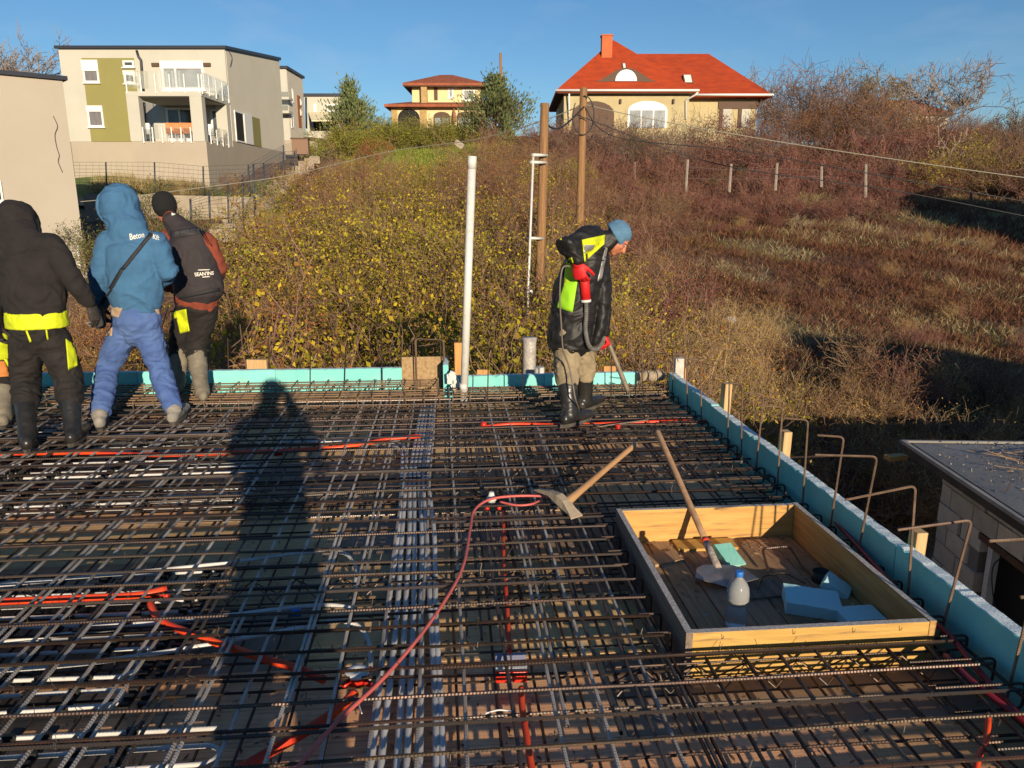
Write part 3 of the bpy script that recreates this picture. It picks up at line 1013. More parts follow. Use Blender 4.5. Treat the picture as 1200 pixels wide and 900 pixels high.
edge_board((.02, 6.86, -.16), (.90, 6.92, .105), 'far teal insulation board behind the white upright pipe')
edge_board((.903, 6.862, -.16), (1.78, 6.92, .11), 'far teal insulation board behind the man with the vibrator')
edge_board((-.03, 6.93, -.16), (.02, 7.26, .20), 'short teal insulation board at the step in the far edge')
tag(MB().span((-.42, 7.19, -.14), (-.035, 7.215, .225)).build('chipboard_sheet', [M_osb], None, .002), 'tan chipboard sheet standing at the step in the far edge', 'chipboard')
tag(MB().span((-.415, 7.23, -.16), (-.04, 7.27, .10)).build('insulation_board', [M_xps], None, .002), 'teal insulation board behind the chipboard sheet', 'insulation board')
wf = MB()
for i in range(5):
    wf.box((.03 + i * .016, 6.83 - i * .012, .02 + rf.uniform(-.03, .1)), (.05, .035, .09), Matrix.Rotation(rf.uniform(-.6, .6), 3, 'Y'))
tag(wf.build('foam_scraps', [M_white]), 'white foam scraps stuffed into the step of the far edge', 'foam scraps', kind=None)
# stones laid along the last bit of the far edge
for i in range(7):
    bm = bmesh.new()
    bmesh.ops.create_icosphere(bm, subdivisions=2, radius=.05)
    for v in bm.verts:
        v.co *= 1 + .25 * mnoise.noise(v.co * 18 + Vector((i * 3, 0, 0)))
        v.co.z *= .9
    me = bpy.data.meshes.new('stone')
    bm.to_mesh(me)
    bm.free()
    me.materials.append(mat('pale stone', (.40, .32, .23), (.26, .2, .14), rough=.9, scale=20) if i == 0 else bpy.data.materials['pale stone'])
    o = link('stone', me, None, (1.80 + .034 * i, 6.86 + rf.uniform(-.02, .02), .06 + rf.uniform(0, .02)), (rf.random(), rf.random(), rf.random()))
    tag(o, ('first', 'second', 'third', 'fourth', 'fifth', 'sixth', 'last')[i] + ' pale stone from the left in the row right of the vibrator', 'stone', 'stones along the far edge')

# ---- timber stakes and posts at the edges
def stake(px, py0, py1, d, w, t, label, m=M_woodv, name='timber_stake', rz=-.09, base=-.6):
    b = at_d(px, py0, d)
    tp = at_d(px, py1, d)
    o = MB().box((0, 0, (tp.z + base) / 2 - base), (w, t, tp.z - base)).build(name, [m], None, .002, loc=(b.x, b.y, base), rot=(rf.gauss(0, .012), rf.gauss(0, .012), rz))
    return tag(o, label, 'timber stake')


stake(301, 433, 421, 7.62, .20, .05, 'broad pale timber stake behind the far teal edge on the left', mat('pale timber', (.60, .40, .20), (.46, .28, .12), rough=.7, scale=3, stretch=(20, 20, 1)))
stake(538, 440, 401, 7.25, .075, .05, 'tall orange timber stake left of the white upright pipe')
stake(566, 440, 433, 7.25, .12, .05, 'low orange timber stake right of the white upright pipe')
stake(714, 440, 429, 7.25, .12, .05, 'low timber stake behind the vibrator needle')
stake(795, 445, 420, 7.2, .09, .09, 'white frosted timber post at the far right corner', mat('frosted timber', (.62, .60, .54), (.45, .4, .33), rough=.8, scale=9))
stake(799, 445, 431, 7.3, .05, .05, 'small orange timber stake beside the far right corner post')
M_pale = bpy.data.materials['pale timber']
for (px, py, y, w, lb) in ((834, 449, 5.62, .085, 'tall timber stake outside the right foam edge, farthest of three'), (890, 505, 4.55, .07, 'short timber stake outside the right foam edge, middle of three'), (1043, 622, 3.12, .06, 'low timber stake outside the right foam edge, nearest of three')):
    xx = 2.145
    d = to_uv(xx, y)[1]
    zt = at_d(px, py, d).z
    o = MB().box((0, 0, (zt + .6) / 2), (.055, w, zt + .6)).build('timber_stake', [M_pale], None, .003, loc=(xx, y, -.6), rot=(0, .02, .05))
    tag(o, lb, 'timber stake')

# ---- starter bars
def ax(px, py, X):
    x, f, k = _ray(px, py)
    dx = RGT.x * x + FWD.x * f
    t = X / dx
    p = RGT * (x * t) + FWD * (f * t)
    return Vector((X, p.y, CZ + k * t))


hooks = [((990, 586), (1073, 569), (1067, 672)), ((955, 533), (1028, 535), (1008, 630)), ((958, 510), (989, 512), (975, 600)), ((918, 490), (947, 492), (942, 574)), ((888, 475), (917, 477), (912, 555)), ((872, 460), (895, 462), (887, 537)), ((855, 449), (870, 450), (869, 524)), ((833, 440), (855, 442), (853, 510)), ((806, 420), (821, 422), (822, 488)), ((1052, 621), (1139, 609), (1108, 720)), ((1159, 634), (1226, 630), (1190, 770)), ((1195, 700), (1290, 690), (1262, 850)), ((789, 415), (804, 415), (806, 470))]
hl = {0: 'hooked starter bar leaning left beside the back of the opening frame', 9: 'hooked starter bar leaning over the foam edge nearest the shed wall', 10: 'hooked starter bar at the right edge of the picture'}
for i, (a, b, c) in enumerate(hooks):
    base = ax(c[0], c[1], 2.0)
    top = ax(b[0], b[1], 2.0 + rnd.uniform(.0, .03))
    d = to_uv(top.x, top.y)[1]
    end = at_d(a[0], a[1], d * 1.005)
    base.z = min(base.z, .0)
    pts = [base + (base - top) * .25, top, end]
    o = rib_tube([p - base for p in pts], .0052, .028).build('starter_bar', [M_hook], None, loc=base)
    tag(o, hl.get(i, 'hooked starter bar inside the right foam edge, ' + {12: 'at the far corner', 8: 'second from the far corner', 7: 'third from the far corner', 6: 'fourth from the far corner', 5: 'fifth from the far corner', 4: 'sixth from the far corner', 3: 'seventh from the far corner', 2: 'behind the opening frame, farther one', 1: 'behind the opening frame, nearer one', 11: 'lowest at the right edge'}.get(i, '')), 'starter bar', 'starter bars along the right foam edge')
for (px, y0, y1) in ((268, 440, 396), (316, 438, 397), (363, 440, 404), (403, 440, 407), (448, 440, 396), (130, 440, 405), (571, 462, 404), (612, 462, 404), (745, 462, 408), (716, 462, 412)):
    dd = 6.78 if px > 530 else 7.12
    a, b = at_z(px, y0 + 14, -.05), None
    d = to_uv(a.x, a.y)[1]
    b = at_d(px + rnd.uniform(-2, 2), y1, d)
    o = rib_tube([Vector((0, 0, -.06)), b - a], .005, 0).build('starter_bar', [M_rebar], None, loc=a)
    tag(o, 'straight starter bar along the far edge ' + {268: 'right of the man in the vest', 316: 'at the head of the shadow', 363: 'right of the head of the shadow', 403: 'midway between the shadow and the chipboard', 448: 'left of the chipboard', 130: 'between the legs of the man in blue', 571: 'right of the white upright pipe', 612: 'left of the wrapped duct stub', 745: 'right of the vibrator needle', 716: 'left of the vibrator needle'}[px], 'starter bar', 'starter bars along the far edge')
# bent stirrup frames standing at the far edge
def loops(cx, y, lab, w, h, n, m):
    t = thing('column_stirrups', lab, 'rebar cage', (cx, y, 0))
    for i in range(n):
        ox, oy = rnd.uniform(-.02, .02), i * .05
        s = MB()
        rib_tube([(-w / 2 + ox, oy, -.1), (-w / 2 + ox, oy, h - i * .012), (w / 2 + ox, oy, h - .015 - i * .012), (w / 2 + ox + .01, oy, -.1)], .005, .03, mb=s)
        s.build('stirrup', [m], t)
    MB().tube([(-w / 2 + .04, 0, h - .07), (w / 2 - .05, .06, h - .06)], .004, 5).build('cross_tie', [m], t)
    return t


p = at_d(503, 440, 7.15)
loops(p.x, 7.08, 'bent stirrups standing in front of the chipboard at the far edge', .26, .42, 3, M_hook)
p = at_d(767, 440, 6.9)
loops(p.x, 6.72, 'bent stirrups standing near the far right corner of the deck', .24, .33, 2, M_dusty)
p = at_d(792, 430, 6.8)
loops(p.x, 6.55, 'single bent stirrup by the frosted corner post', .10, .34, 1, M_hook)

# ---- uprights at the far edge
a = at_z(543, 464, -.02)
d = to_uv(a.x, a.y)[1]
b = at_d(553.5, 183, d)
t = thing('vent_pipe', 'tall white plastic pipe standing upright at the far edge of the deck', 'pipe', a)
bv = b - a
MB().tube([Vector((0, 0, -.1)), bv * .97], .034, 20).build('pipe', [M_white], t)
MB().tube([bv * .95, bv], .0375, 20).build('socket', [M_white], t)
MB().tube([bv * .03, bv * .055], .0372, 20).build('collar', [M_white], t)
# wrapped stub
p = at_d(620, 447, 9.6)
t = thing('wrapped_stub', 'grey plastic wrapped duct stub standing behind the far edge', 'duct', p)
q = MB()
prof = []
nn = 16
vs = []
for j in range(9):
    z = -3.0 if j == 0 else -.1 + j * .084
    for k in range(nn):
        an = 2 * math.pi * k / nn
        r = .088 * (1 + .13 * mnoise.noise(Vector((math.cos(an) * 1.6, math.sin(an) * 1.6, z * 7)))) * (1.08 if j == 8 else 1)
        vs.append((r * math.cos(an), r * math.sin(an), z))
fs = [(j * nn + k, j * nn + (k + 1) % nn, (j + 1) * nn + (k + 1) % nn, (j + 1) * nn + k) for j in range(8) for k in range(nn)]
fs.append(tuple(range(8 * nn, 9 * nn)))
q.add(vs, fs, 0, True).build('wrap', [mat('dusty plastic film', (.50, .47, .43), (.30, .27, .25), rough=.35, scale=9, bump=.6, bscale=25, bdist=.02)], t)
MB().lathe([(.06, -3.0), (.06, .2)], (.14, .03, -.02), 12).build('duct', [M_white], t)
# ================================================================== LAND
M_soil = mat('autumn hillside', (0.125, 0.066, 0.042), (0.25, 0.17, 0.085), rough=0.95, scale=0.22, detail=9, lo=.45, hi=.68, col3=(0.085, 0.085, 0.030), scale3=0.35, lo3=.56, hi3=.74, bump=0.6, bscale=5, bdist=.15)
M_lawn = mat('lawn', (0.10, 0.17, 0.03), (0.16, 0.19, 0.05), rough=.95, scale=1.4, bump=.5, bscale=14, bdist=.06)
M_dry = mat('dry earth path', (0.36, 0.25, 0.15), (0.20, 0.12, 0.075), rough=.95, scale=1.2, bump=.4, bscale=8, bdist=.05)
_vl = np.array([-3000, -60, 8, 13, 25, 38, 46, 60, 80, 105, 150, 400, 3000.])
_zl = np.array([-6., -3.2, -3.2, -2.7, -0.6, 1.5, 2.9, 5.2, 8.0, 9.4, 9.6, 6.0, -20.])
_vc = np.array([-3000, -60, 8, 13, 20, 30, 45, 60, 66, 80, 105, 150, 400, 3000.])
_zc = np.array([-6., -3.2, -3.2, -2.7, -1.5, -0.2, 1.9, 4.7, 5.8, 7.8, 9.4, 9.6, 6.0, -20.])
_vr = np.array([-3000, -60, 8, 14, 35, 55, 63, 80, 105, 200, 400, 3000.])
_zr = np.array([-6., -3.2, -3.2, -3.0, -0.3, 2.4, 5.8, 6.4, 7.0, 7.0, 4.0, -20.])


def ground(u, v):
    u, v = np.asarray(u, float), np.asarray(v, float)
    a = np.clip((u / np.maximum(v, 10.) - .04) / .22, 0, 1)
    w = a * a * (3 - 2 * a)
    b = np.clip((-u / np.maximum(v, 10.) - .20) / .12, 0, 1)
    z = (np.interp(v, _vl, _zl) * b + np.interp(v, _vc, _zc) * (1 - b)) * (1 - w) + np.interp(v, _vr, _zr) * w
    far = np.clip((u / np.maximum(v, 10.) - .42) / .3, 0, 1)
    z = z - far * np.clip((v - 50) / 20, 0, 1) * 2.0
    n = .16 * np.sin(u * .9 + 1.3 * np.sin(v * .41)) * np.sin(v * .77 + u * .2) + .22 * np.sin(u * .23 + 2) * np.sin(v * .31 + .6)
    return z + n * np.clip((v - 9) / 8, 0, 1)


def gz(u, v):
    return float(ground(u, v))


def _axis(lo, hi, step, far, k):
    a = list(np.arange(lo, hi + .01, step))
    s, x = step, hi
    while x < far:
        s *= k
        x += s
        a.append(x)
    s, x = step, lo
    while x > -far:
        s *= k
        x -= s
        a.insert(0, x)
    return np.array(a)


uu, vv = _axis(-40, 50, 1.0, 1800, 1.28), _axis(-30, 110, 1.0, 1900, 1.28)
UU, VV = np.meshgrid(uu, vv)
ZZ = ground(UU, VV)
XX = RGT.x * UU + FWD.x * VV
YY = RGT.y * UU + FWD.y * VV
nv, nu = UU.shape
idx = np.arange(nv * nu).reshape(nv, nu)
fq = np.stack([idx[:-1, :-1], idx[:-1, 1:], idx[1:, 1:], idx[1:, :-1]], -1).reshape(-1, 4)
tag(link('hillside', raw_mesh('hillside', np.stack([XX, YY, ZZ], -1).reshape(-1, 3), fq, [M_soil], smooth=True)), kind='structure')


def sheet(name, u0, u1, v0, v1, m, lift=.05, n=24, fn=None):
    a, b = np.meshgrid(np.linspace(u0, u1, n), np.linspace(v0, v1, n))
    z = ground(a, b) + lift
    if fn: a, b = fn(a, b)
    v = np.stack([RGT.x * a + FWD.x * b, RGT.y * a + FWD.y * b, z], -1).reshape(-1, 3)
    i = np.arange(n * n).reshape(n, n)
    f = np.stack([i[:-1, :-1], i[:-1, 1:], i[1:, 1:], i[1:, :-1]], -1).reshape(-1, 4)
    return tag(link(name, raw_mesh(name, v, f, [m], smooth=True)), kind='structure')


sheet('lawn', -30, -14.5, 39, 46.5, M_lawn, .12)
sheet('garden_path', -26, -13.2, 37.2, 40.2, M_dry, .17)

# ------------------------------------------------------------------ plants
def prisms(seg):
    """three sided twigs from rows (x0,y0,z0,x1,y1,z1,r0,r1)"""
    s = np.asarray(seg, float)
    a, b = s[:, :3], s[:, 3:6]
    d = b - a
    d /= np.linalg.norm(d, axis=1, keepdims=True) + 1e-9
    ref = np.where(np.abs(d[:, 2:3]) < .9, [[0, 0, 1.]], [[1., 0, 0]])
    p = np.cross(d, ref)
    p /= np.linalg.norm(p, axis=1, keepdims=True) + 1e-9
    q = np.cross(d, p)
    vs = []
    for e, r in ((a, s[:, 6:7]), (b, s[:, 7:8])):
        for k in range(3):
            t = 2 * math.pi * k / 3
            vs.append(e + (p * math.cos(t) + q * math.sin(t)) * r)
    v = np.stack(vs, 1).reshape(-1, 3)
    base = (np.arange(len(s)) * 6)[:, None]
    f = np.concatenate([base + np.array([[k, (k + 1) % 3, 3 + (k + 1) % 3, 3 + k]]) for k in range(3)], 0)
    return v, f


def leaf_quads(pts, size, rg, aspect=.55, upbias=0.0, dirs=None):
    n = len(pts)
    d = rg.normal(size=(n, 3)) if dirs is None else dirs + rg.normal(size=(n, 3)) * .35
    d[:, 2] += upbias
    d /= np.linalg.norm(d, axis=1, keepdims=True)
    r = rg.normal(size=(n, 3))
    w = np.cross(d, r)
    w /= np.linalg.norm(w, axis=1, keepdims=True)
    s = size * rg.uniform(.6, 1.25, (n, 1))
    v = np.stack([pts, pts + d * s * .5 + w * s * aspect * .5, pts + d * s, pts + d * s * .5 - w * s * aspect * .5], 1).reshape(-1, 3)
    return v, np.arange(n * 4).reshape(n, 4)


def grow(seed, H, W, stems, kids=(5, 4), r0=.018, lean=.5, wig=.25, trunk=0.0, tip_min=.002, upw=.55, first=.3):
    """stems, branches and twigs of one shrub or bare tree: segments and twig-tip points with directions"""
    rg = np.random.default_rng(seed)
    segs, tips, tdir = [], [], []

    def branch(p, d, L, r, lvl, ns):
        pts = [p]
        dd = d
        for k in range(ns):
            dd = dd + rg.normal(size=3) * wig
            dd[2] += .06 * upw
            dd /= np.linalg.norm(dd)
            pts.append(pts[-1] + dd * L / ns)
        for k in range(ns):
            ra, rb = r * (1 - .75 * k / ns), r * (1 - .75 * (k + 1) / ns)
            segs.append((*pts[k], *pts[k + 1], max(ra, tip_min), max(rb, tip_min)))
        if lvl < len(kids):
            for j in range(kids[lvl]):
                t = first + (1 - first) * (j + rg.random()) / kids[lvl]
                i = min(int(t * ns), ns - 1)
                q = pts[i] + (pts[i + 1] - pts[i]) * (t * ns - i)
                nd = rg.normal(size=3)
                nd -= nd.dot(dd) * dd
                nd = nd / np.linalg.norm(nd) * .9 + (pts[i + 1] - pts[i]) / (L / ns) * .8
                nd[2] += upw * .5
                nd /= np.linalg.norm(nd)
                branch(q, nd, L * rg.uniform(.38, .62), r * .5 * (1 - .4 * t), lvl + 1, max(2, ns - 1))
        else:
            for k in range(1, ns + 1):
                tips.append(pts[k])
                tdir.append(dd)
                tips.append((pts[k] + pts[k - 1]) / 2)
                tdir.append(dd)

    for s in range(stems):
        a = 2 * math.pi * (s + rg.random()) / stems
        l = lean * rg.uniform(.2, 1.0)
        d = np.array([math.cos(a) * l, math.sin(a) * l, 1.0])
        d /= np.linalg.norm(d)
        off = np.array([math.cos(a), math.sin(a), 0]) * W * .18 * rg.random()
        if trunk: off *= .1
        branch(off + np.array([0, 0, trunk]), d, H * rg.uniform(.62, 1.0) * .9, r0 * rg.uniform(.7, 1.1), 0, 4)
    if trunk: segs.append((0, 0, -.3, 0, 0, trunk + .05, r0 * 1.9, r0 * 1.35))
    return segs, np.array(tips), np.array(tdir), rg


def wood_mesh(name, segs, m):
    v, f = prisms(segs)
    return raw_mesh(name, v, f, [m])


def leaf_mesh(name, tips, tdir, rg, n, size, m, spread=.09, aspect=.55, upbias=0.):
    i = rg.integers(0, len(tips), n)
    p = tips[i] + rg.normal(size=(n, 3)) * spread
    v, f = leaf_quads(p, size, rg, aspect, upbias)
    return raw_mesh(name, v, f, [m])


M_twig = mat('brown twig', (0.265, 0.167, 0.098), (0.149, 0.094, 0.060), rough=.9, scale=3, rnd=.25)
M_twigred = mat('red brown twig', (0.241, 0.121, 0.092), (0.161, 0.086, 0.069), rough=.9, scale=3, rnd=.25)
M_twiggrey = mat('grey twig', (0.345, 0.270, 0.213), (0.218, 0.161, 0.127), rough=.9, scale=3, rnd=.2)
M_twigbare = mat('violet brown twig', (0.196, 0.132, 0.109), (0.127, 0.086, 0.071), rough=.9, scale=3, rnd=.25)
M_twigstraw = mat('straw stalk', (0.460, 0.316, 0.155), (0.276, 0.172, 0.086), rough=.9, scale=3, rnd=.2)
M_lyel = mat('yellow green leaf', (.2, .2, .03), rough=.6, isl_cols=[(0.13, 0.145, 0.022), (0.58, 0.43, 0.03), (0.33, 0.31, 0.036), (0.18, 0.10, 0.03), (0.66, 0.51, 0.045)], rnd=.25, trl=.25)
M_lrust = mat('rust leaf', (.2, .1, .03), rough=.65, isl_cols=[(0.250, 0.094, 0.030), (0.400, 0.175, 0.037), (0.175, 0.100, 0.040), (0.450, 0.263, 0.062)], rnd=.28, trl=.2)
M_lred = mat('dark red leaf', (.1, .04, .03), rough=.65, isl_cols=[(0.213, 0.056, 0.040), (0.131, 0.062, 0.050), (0.275, 0.094, 0.056), (0.175, 0.106, 0.062)], rnd=.3, trl=.15)
M_lstraw = mat('ochre leaf', (.2, .15, .06), rough=.7, isl_cols=[(0.400, 0.250, 0.075), (0.600, 0.400, 0.062), (0.263, 0.181, 0.081), (0.312, 0.125, 0.044)], rnd=.25, trl=.2)
M_lgreen = mat('evergreen leaf', (.04, .06, .02), rough=.6, isl_cols=[(0.050, 0.075, 0.025), (0.106, 0.131, 0.037), (0.163, 0.175, 0.050), (0.069, 0.094, 0.033)], rnd=.2, trl=.12)
M_lconi = mat('grey green needle', (.05, .07, .04), rough=.6, isl_cols=[(0.075, 0.106, 0.044), (0.150, 0.181, 0.075), (0.225, 0.250, 0.100), (0.106, 0.138, 0.062)], rnd=.12, trl=.1)
M_lhedge = mat('hedge leaf', (.05, .08, .02), rough=.6, isl_cols=[(0.125, 0.163, 0.025), (0.237, 0.250, 0.037), (0.325, 0.288, 0.044), (0.163, 0.194, 0.035)], rnd=.2, trl=.2)
M_lorange = mat('orange leaf', (.3, .1, .02), rough=.6, isl_cols=[(0.400, 0.106, 0.025), (0.275, 0.075, 0.025), (0.450, 0.188, 0.037)], trl=.2)


def proto(seed, H, W, stems, kids, wm, lm, nl, ls, **k):
    sp = k.pop('spread', .09)
    asp = k.pop('aspect', .55)
    segs, tips, tdir, rg = grow(seed, H, W, stems, kids, **k)
    return wood_mesh('stems', segs, wm), (leaf_mesh('leaves', tips, tdir, rg, nl, ls, lm, sp, asp) if nl else None)


P_yel = [proto(10 + i, 2.5, 2.0, 9, (5, 5), M_twig, M_lyel, (1500, 1900, 1200, 2200)[i], (.085, .07, .10, .06)[i], r0=.016, lean=.65, wig=.24, tip_min=.005, spread=.06) for i in range(4)]
P_thin = [proto(20 + i, 2.4, 2.0, 9, (6, 5), M_twig, M_lrust, 700, .055, r0=.016, lean=.6, wig=.26, tip_min=.005) for i in range(3)]
P_red = [proto(30 + i, 1.9, 2.2, 10, (5, 5), M_twigred, M_lred, 1000, .075, r0=.014, lean=.8, wig=.3, tip_min=.006) for i in range(3)]
P_straw = [proto(40 + i, 2.2, 1.8, 12, (5, 4), M_twigstraw, M_lstraw, 700, .052, r0=.011, lean=.55, wig=.3, tip_min=.0035) for i in range(3)]
P_bare = [proto(50 + i, 4.2, 3.0, 8, (6, 6), M_twigbare, M_lrust, 420, .09, r0=.035, lean=.5, wig=.2, tip_min=.010) for i in range(3)]
P_ever = [proto(60 + i, 2.2, 1.8, 9, (6, 5), M_twig, M_lgreen, 2600, .075, r0=.018, lean=.5, tip_min=.004) for i in range(2)]
P_brown = [proto(70 + i, 2.4, 2.0, 10, (6, 5), M_twigred, M_lrust, 1900, .065, r0=.016, lean=.6, wig=.25, tip_min=.005) for i in range(3)]

pr = random.Random(11)


def plant(P, u, v, s, label, cat, group, name='garden_bush', sz=None, dz=-.1, rot=None):
    st, lv = P
    p = uv(u, v, gz(u, v) + dz)
    t = thing(name, label, cat, p, pr.uniform(0, 6.28) if rot is None else rot, group)
    sc = (s, s, s if sz is None else sz)
    link('stems', st, t, scale=sc)
    if lv: link('leaves', lv, t, scale=sc)
    return t


def pxu(px, v):
    return (px - 600) / 900.0 * v * 1.0


def lerp_tab(x, tab):
    return float(np.interp(x, [a for a, _ in tab], [b for _, b in tab]))


LB = ((9, 215), (14, 230), (20, 258), (28, 298), (36, 335), (45, 378), (58, 418))
# yellow-green thicket beyond the far edge of the deck
YEL = ('yellow and green leaved shrub in the thicket beyond the far edge of the deck', 'shrub', 'yellow leaved shrubs beyond the far edge', 'yellow_shrub')
RUS = ('rust brown leaved shrub among the yellow shrubs on the slope', 'shrub', 'rust brown shrubs on the slope', 'rust_shrub')
THI = ('thin brown twiggy shrub with few leaves on the slope', 'shrub', 'twiggy brown shrubs on the slope', 'twiggy_shrub')
BRA = ('dark red bramble bush below the red roofed house', 'bush', 'dark red brambles below the house', 'bramble_bush')
LOW = ('low dark red bush on the slope behind the wooden poles', 'bush', 'low red bushes behind the poles', 'low_bush')
STR = ('straw coloured dry bush beyond the right end of the far edge', 'bush', 'dry straw bushes at the right', 'dry_bush')
SHE = ('low dry bush between the foam edge and the shed', 'bush', 'low dry bushes by the shed', 'dry_bush')
SCR = ('brown scrub bush at the upper right edge of the field', 'bush', 'brown scrub at the top of the field', 'scrub_bush')
SKY = ('bare grey brown shrub on the skyline right of the red roofed house', 'shrub', 'bare shrubs on the skyline', 'bare_shrub')
k = 0
for i in range(2000):
    if k >= 104: break
    v = 9.2 + 18 * pr.random() ** 1.15
    px = pr.uniform(lerp_tab(v, LB) + 14, 650)
    u = pxu(px, v)
    s = pr.uniform(.62, 1.32) * (1.0 if v < 14 else .95)
    if v < 11: s *= 1.06
    if px < 350 and pr.random() < .62: plant(pr.choice(P_brown), u, v, s * .95, *RUS)
    elif px > 560 and pr.random() < .6: plant(pr.choice(P_thin), u, v, s, *THI)
    elif pr.random() < .13: plant(pr.choice(P_thin), u, v, s * 1.1, *THI)
    else: plant(pr.choice(P_yel), u, v, s, *YEL)
    k += 1
for i in range(16):                     # brown growth seen between the workers
    v = pr.uniform(9.5, 19)
    plant(pr.choice(P_brown + P_straw), pxu(pr.uniform(40, 225), v), v, pr.uniform(.55, .8), *RUS)
# brown thicket farther up the slope
for i in range(104):
    v = pr.uniform(26, 60)
    px = pr.uniform(lerp_tab(v, LB) + 12, 690)
    if v > 50 and px < 555: continue
    u = pxu(px, v)
    c = pr.random()
    s = pr.uniform(.8, 1.2)
    if c < .45: plant(pr.choice(P_thin), u, v, s, *THI)
    elif c < .78: plant(pr.choice(P_brown), u, v, s, *RUS)
    else: plant(pr.choice(P_yel), u, v, s * .9, *YEL)
# dark red bramble band under the red roofed house
for i in range(150):
    v = pr.uniform(40, 62)
    px = pr.uniform(640, 1090) if v > 47 else pr.uniform(640, 800)
    s = pr.uniform(.75, 1.2) * (1.55 if v > 55 else 1.2 if v > 50 else .9)
    plant(pr.choice(P_red), pxu(px, v), v, s, *BRA)
for i in range(34):                     # brambles grown up in front of the concrete posts
    v = pr.uniform(40.5, 45)
    plant(pr.choice(P_red), pxu(pr.uniform(785, 1035), v), v, pr.uniform(.6, .95), *BRA)
for i in range(20):                     # paler twigs standing above the brambles
    v = pr.uniform(54, 62)
    plant(pr.choice(P_bare), pxu(pr.uniform(640, 900), v), v, pr.uniform(.6, .85), 'pale bare shrub standing above the brambles before the red roofed house', 'shrub', 'pale shrubs above the brambles', 'bare_shrub')
for i in range(52):
    v = pr.uniform(19, 42)
    plant(pr.choice(P_red + P_thin), pxu(pr.uniform(600, 800), v), v, pr.uniform(.6, 1.0), *LOW)
# straw coloured brush right of the vibrator man
for i in range(84):
    v = pr.uniform(8.5, 21)
    px = pr.uniform(640, 915) if v > 11 else pr.uniform(600, 905)
    s = pr.uniform(.7, 1.15) * (1.14 if v < 11 else .88)
    if px > 850: s *= .75
    plant(pr.choice(P_straw + P_straw + P_yel[:1] + P_thin[:1]), pxu(px, v), v, s, *STR)
for i in range(56):
    v = pr.uniform(9.3, 17.5)
    px = pr.uniform(880, 1230)
    u = pxu(px, v)
    p = uv(u, v, 0)
    if 4.3 < p.x and p.y < 8.3: continue
    plant(pr.choice(P_straw + P_thin + P_red), u, v, pr.uniform(.35, .72), *SHE)
# scrub along the top of the field and the skyline on the right
for i in range(96):
    v = pr.uniform(49, 68)
    px = pr.uniform(1020, 1300)
    c = pr.random()
    P = pr.choice(P_bare) if c < .25 else pr.choice(P_thin if c < .6 else (P_red if c < .9 else P_yel))
    plant(P, pxu(px, v), v, pr.uniform(.8, 1.25) * (.62 if c < .25 else 1.3), *SCR)
for (px, v, s) in ((885, 66, 1.2), (900, 66, 1.35), (912, 68, 1.5), (925, 68, 1.45), (938, 64, 1.3), (950, 66, 1.3), (962, 70, 1.3), (975, 66, 1.2), (988, 63, 1.1), (1000, 70, 1.25), (1015, 65, 1.0), (1030, 72, 1.2), (1045, 66, .95), (1120, 68, .85), (1135, 66, .85), (1150, 70, .9), (1165, 66, .85), (1180, 66, .8), (1198, 66, .8), (1215, 68, .9), (1100, 66, .9), (1085, 64, .85), (955, 60, 1.05), (1005, 60, .9)):
    plant(pr.choice(P_bare), pxu(px, v), v, s, *SKY)
for i in range(34):
    v = pr.uniform(61, 70)
    plant(pr.choice(P_thin + P_brown), pxu(pr.uniform(880, 1260), v), v, pr.uniform(1.0, 1.6), 'rust brown bush filling in below the bare skyline trees', 'bush', 'brown bushes below the skyline trees', 'brown_bush')
for (px, v, s, sz, lb) in ((735, 57, .62, 1.25, 'narrow green conifer below the arched window of the red roofed house'), (832, 54, .42, .72, 'small green conifer among brambles, left of two small ones above the field posts'), (862, 54, .42, .75, 'small green conifer among brambles, right of two small ones above the field posts'), (975, 58, .9, 1.1, 'green bush with yellowing leaves under the bare trees'), (1130, 60, .9, .9, 'green bush in the scrub at the upper right'), (660, 56, .8, 1.0, 'green bush beside the taller wooden pole')):
    plant(pr.choice(P_ever), pxu(px, v), v, s, lb, 'bush', None, name='evergreen_bush', sz=sz)
# dark evergreens added to stand for the shade beside the plain grey house wall
for i, (u, v, s) in enumerate(((-12.9, 24.0, .9), (-12.2, 25.5, .9), (-11.3, 26.5, .85), (-12.6, 27.5, 1.0), (-13.4, 29, 1.0))):
    plant(pr.choice(P_ever), u, v, s, 'dark evergreen bush added for the shade at the foot of the plain grey house wall', 'bush', 'evergreens added for shade by the grey wall', name='evergreen_bush')
for i in range(22):
    v = pr.uniform(34, 44)
    plant(pr.choice(P_straw + P_ever + P_ever + P_brown), pxu(pr.uniform(190, 330), v), v, pr.uniform(.25, .5), 'small garden bush on the terraces below the white house', 'bush', 'garden bushes below the white house')
# pale tussocks at the top of the field
M_lpal = mat('pale dry leaf', (.6, .5, .35), rough=.7, isl_cols=[(0.42, 0.37, 0.28), (0.36, 0.29, 0.20), (0.44, 0.41, 0.35)], trl=.2)
P_pale = proto(95, 1.0, 1.2, 12, (5, 4), M_twigstraw, M_lpal, 500, .06, r0=.008, lean=.9, tip_min=.004)
for px, v in ((925, 41), (938, 40), (951, 41.5), (972, 42), (984, 41), (960, 46), (1010, 46), (1035, 45)):
    plant(P_pale, pxu(px, v), v, pr.uniform(.5, .8), 'pale dry tussock at the top of the field below the concrete posts', 'tussock', 'pale tussocks at the top of the field', 'grass_tussock')
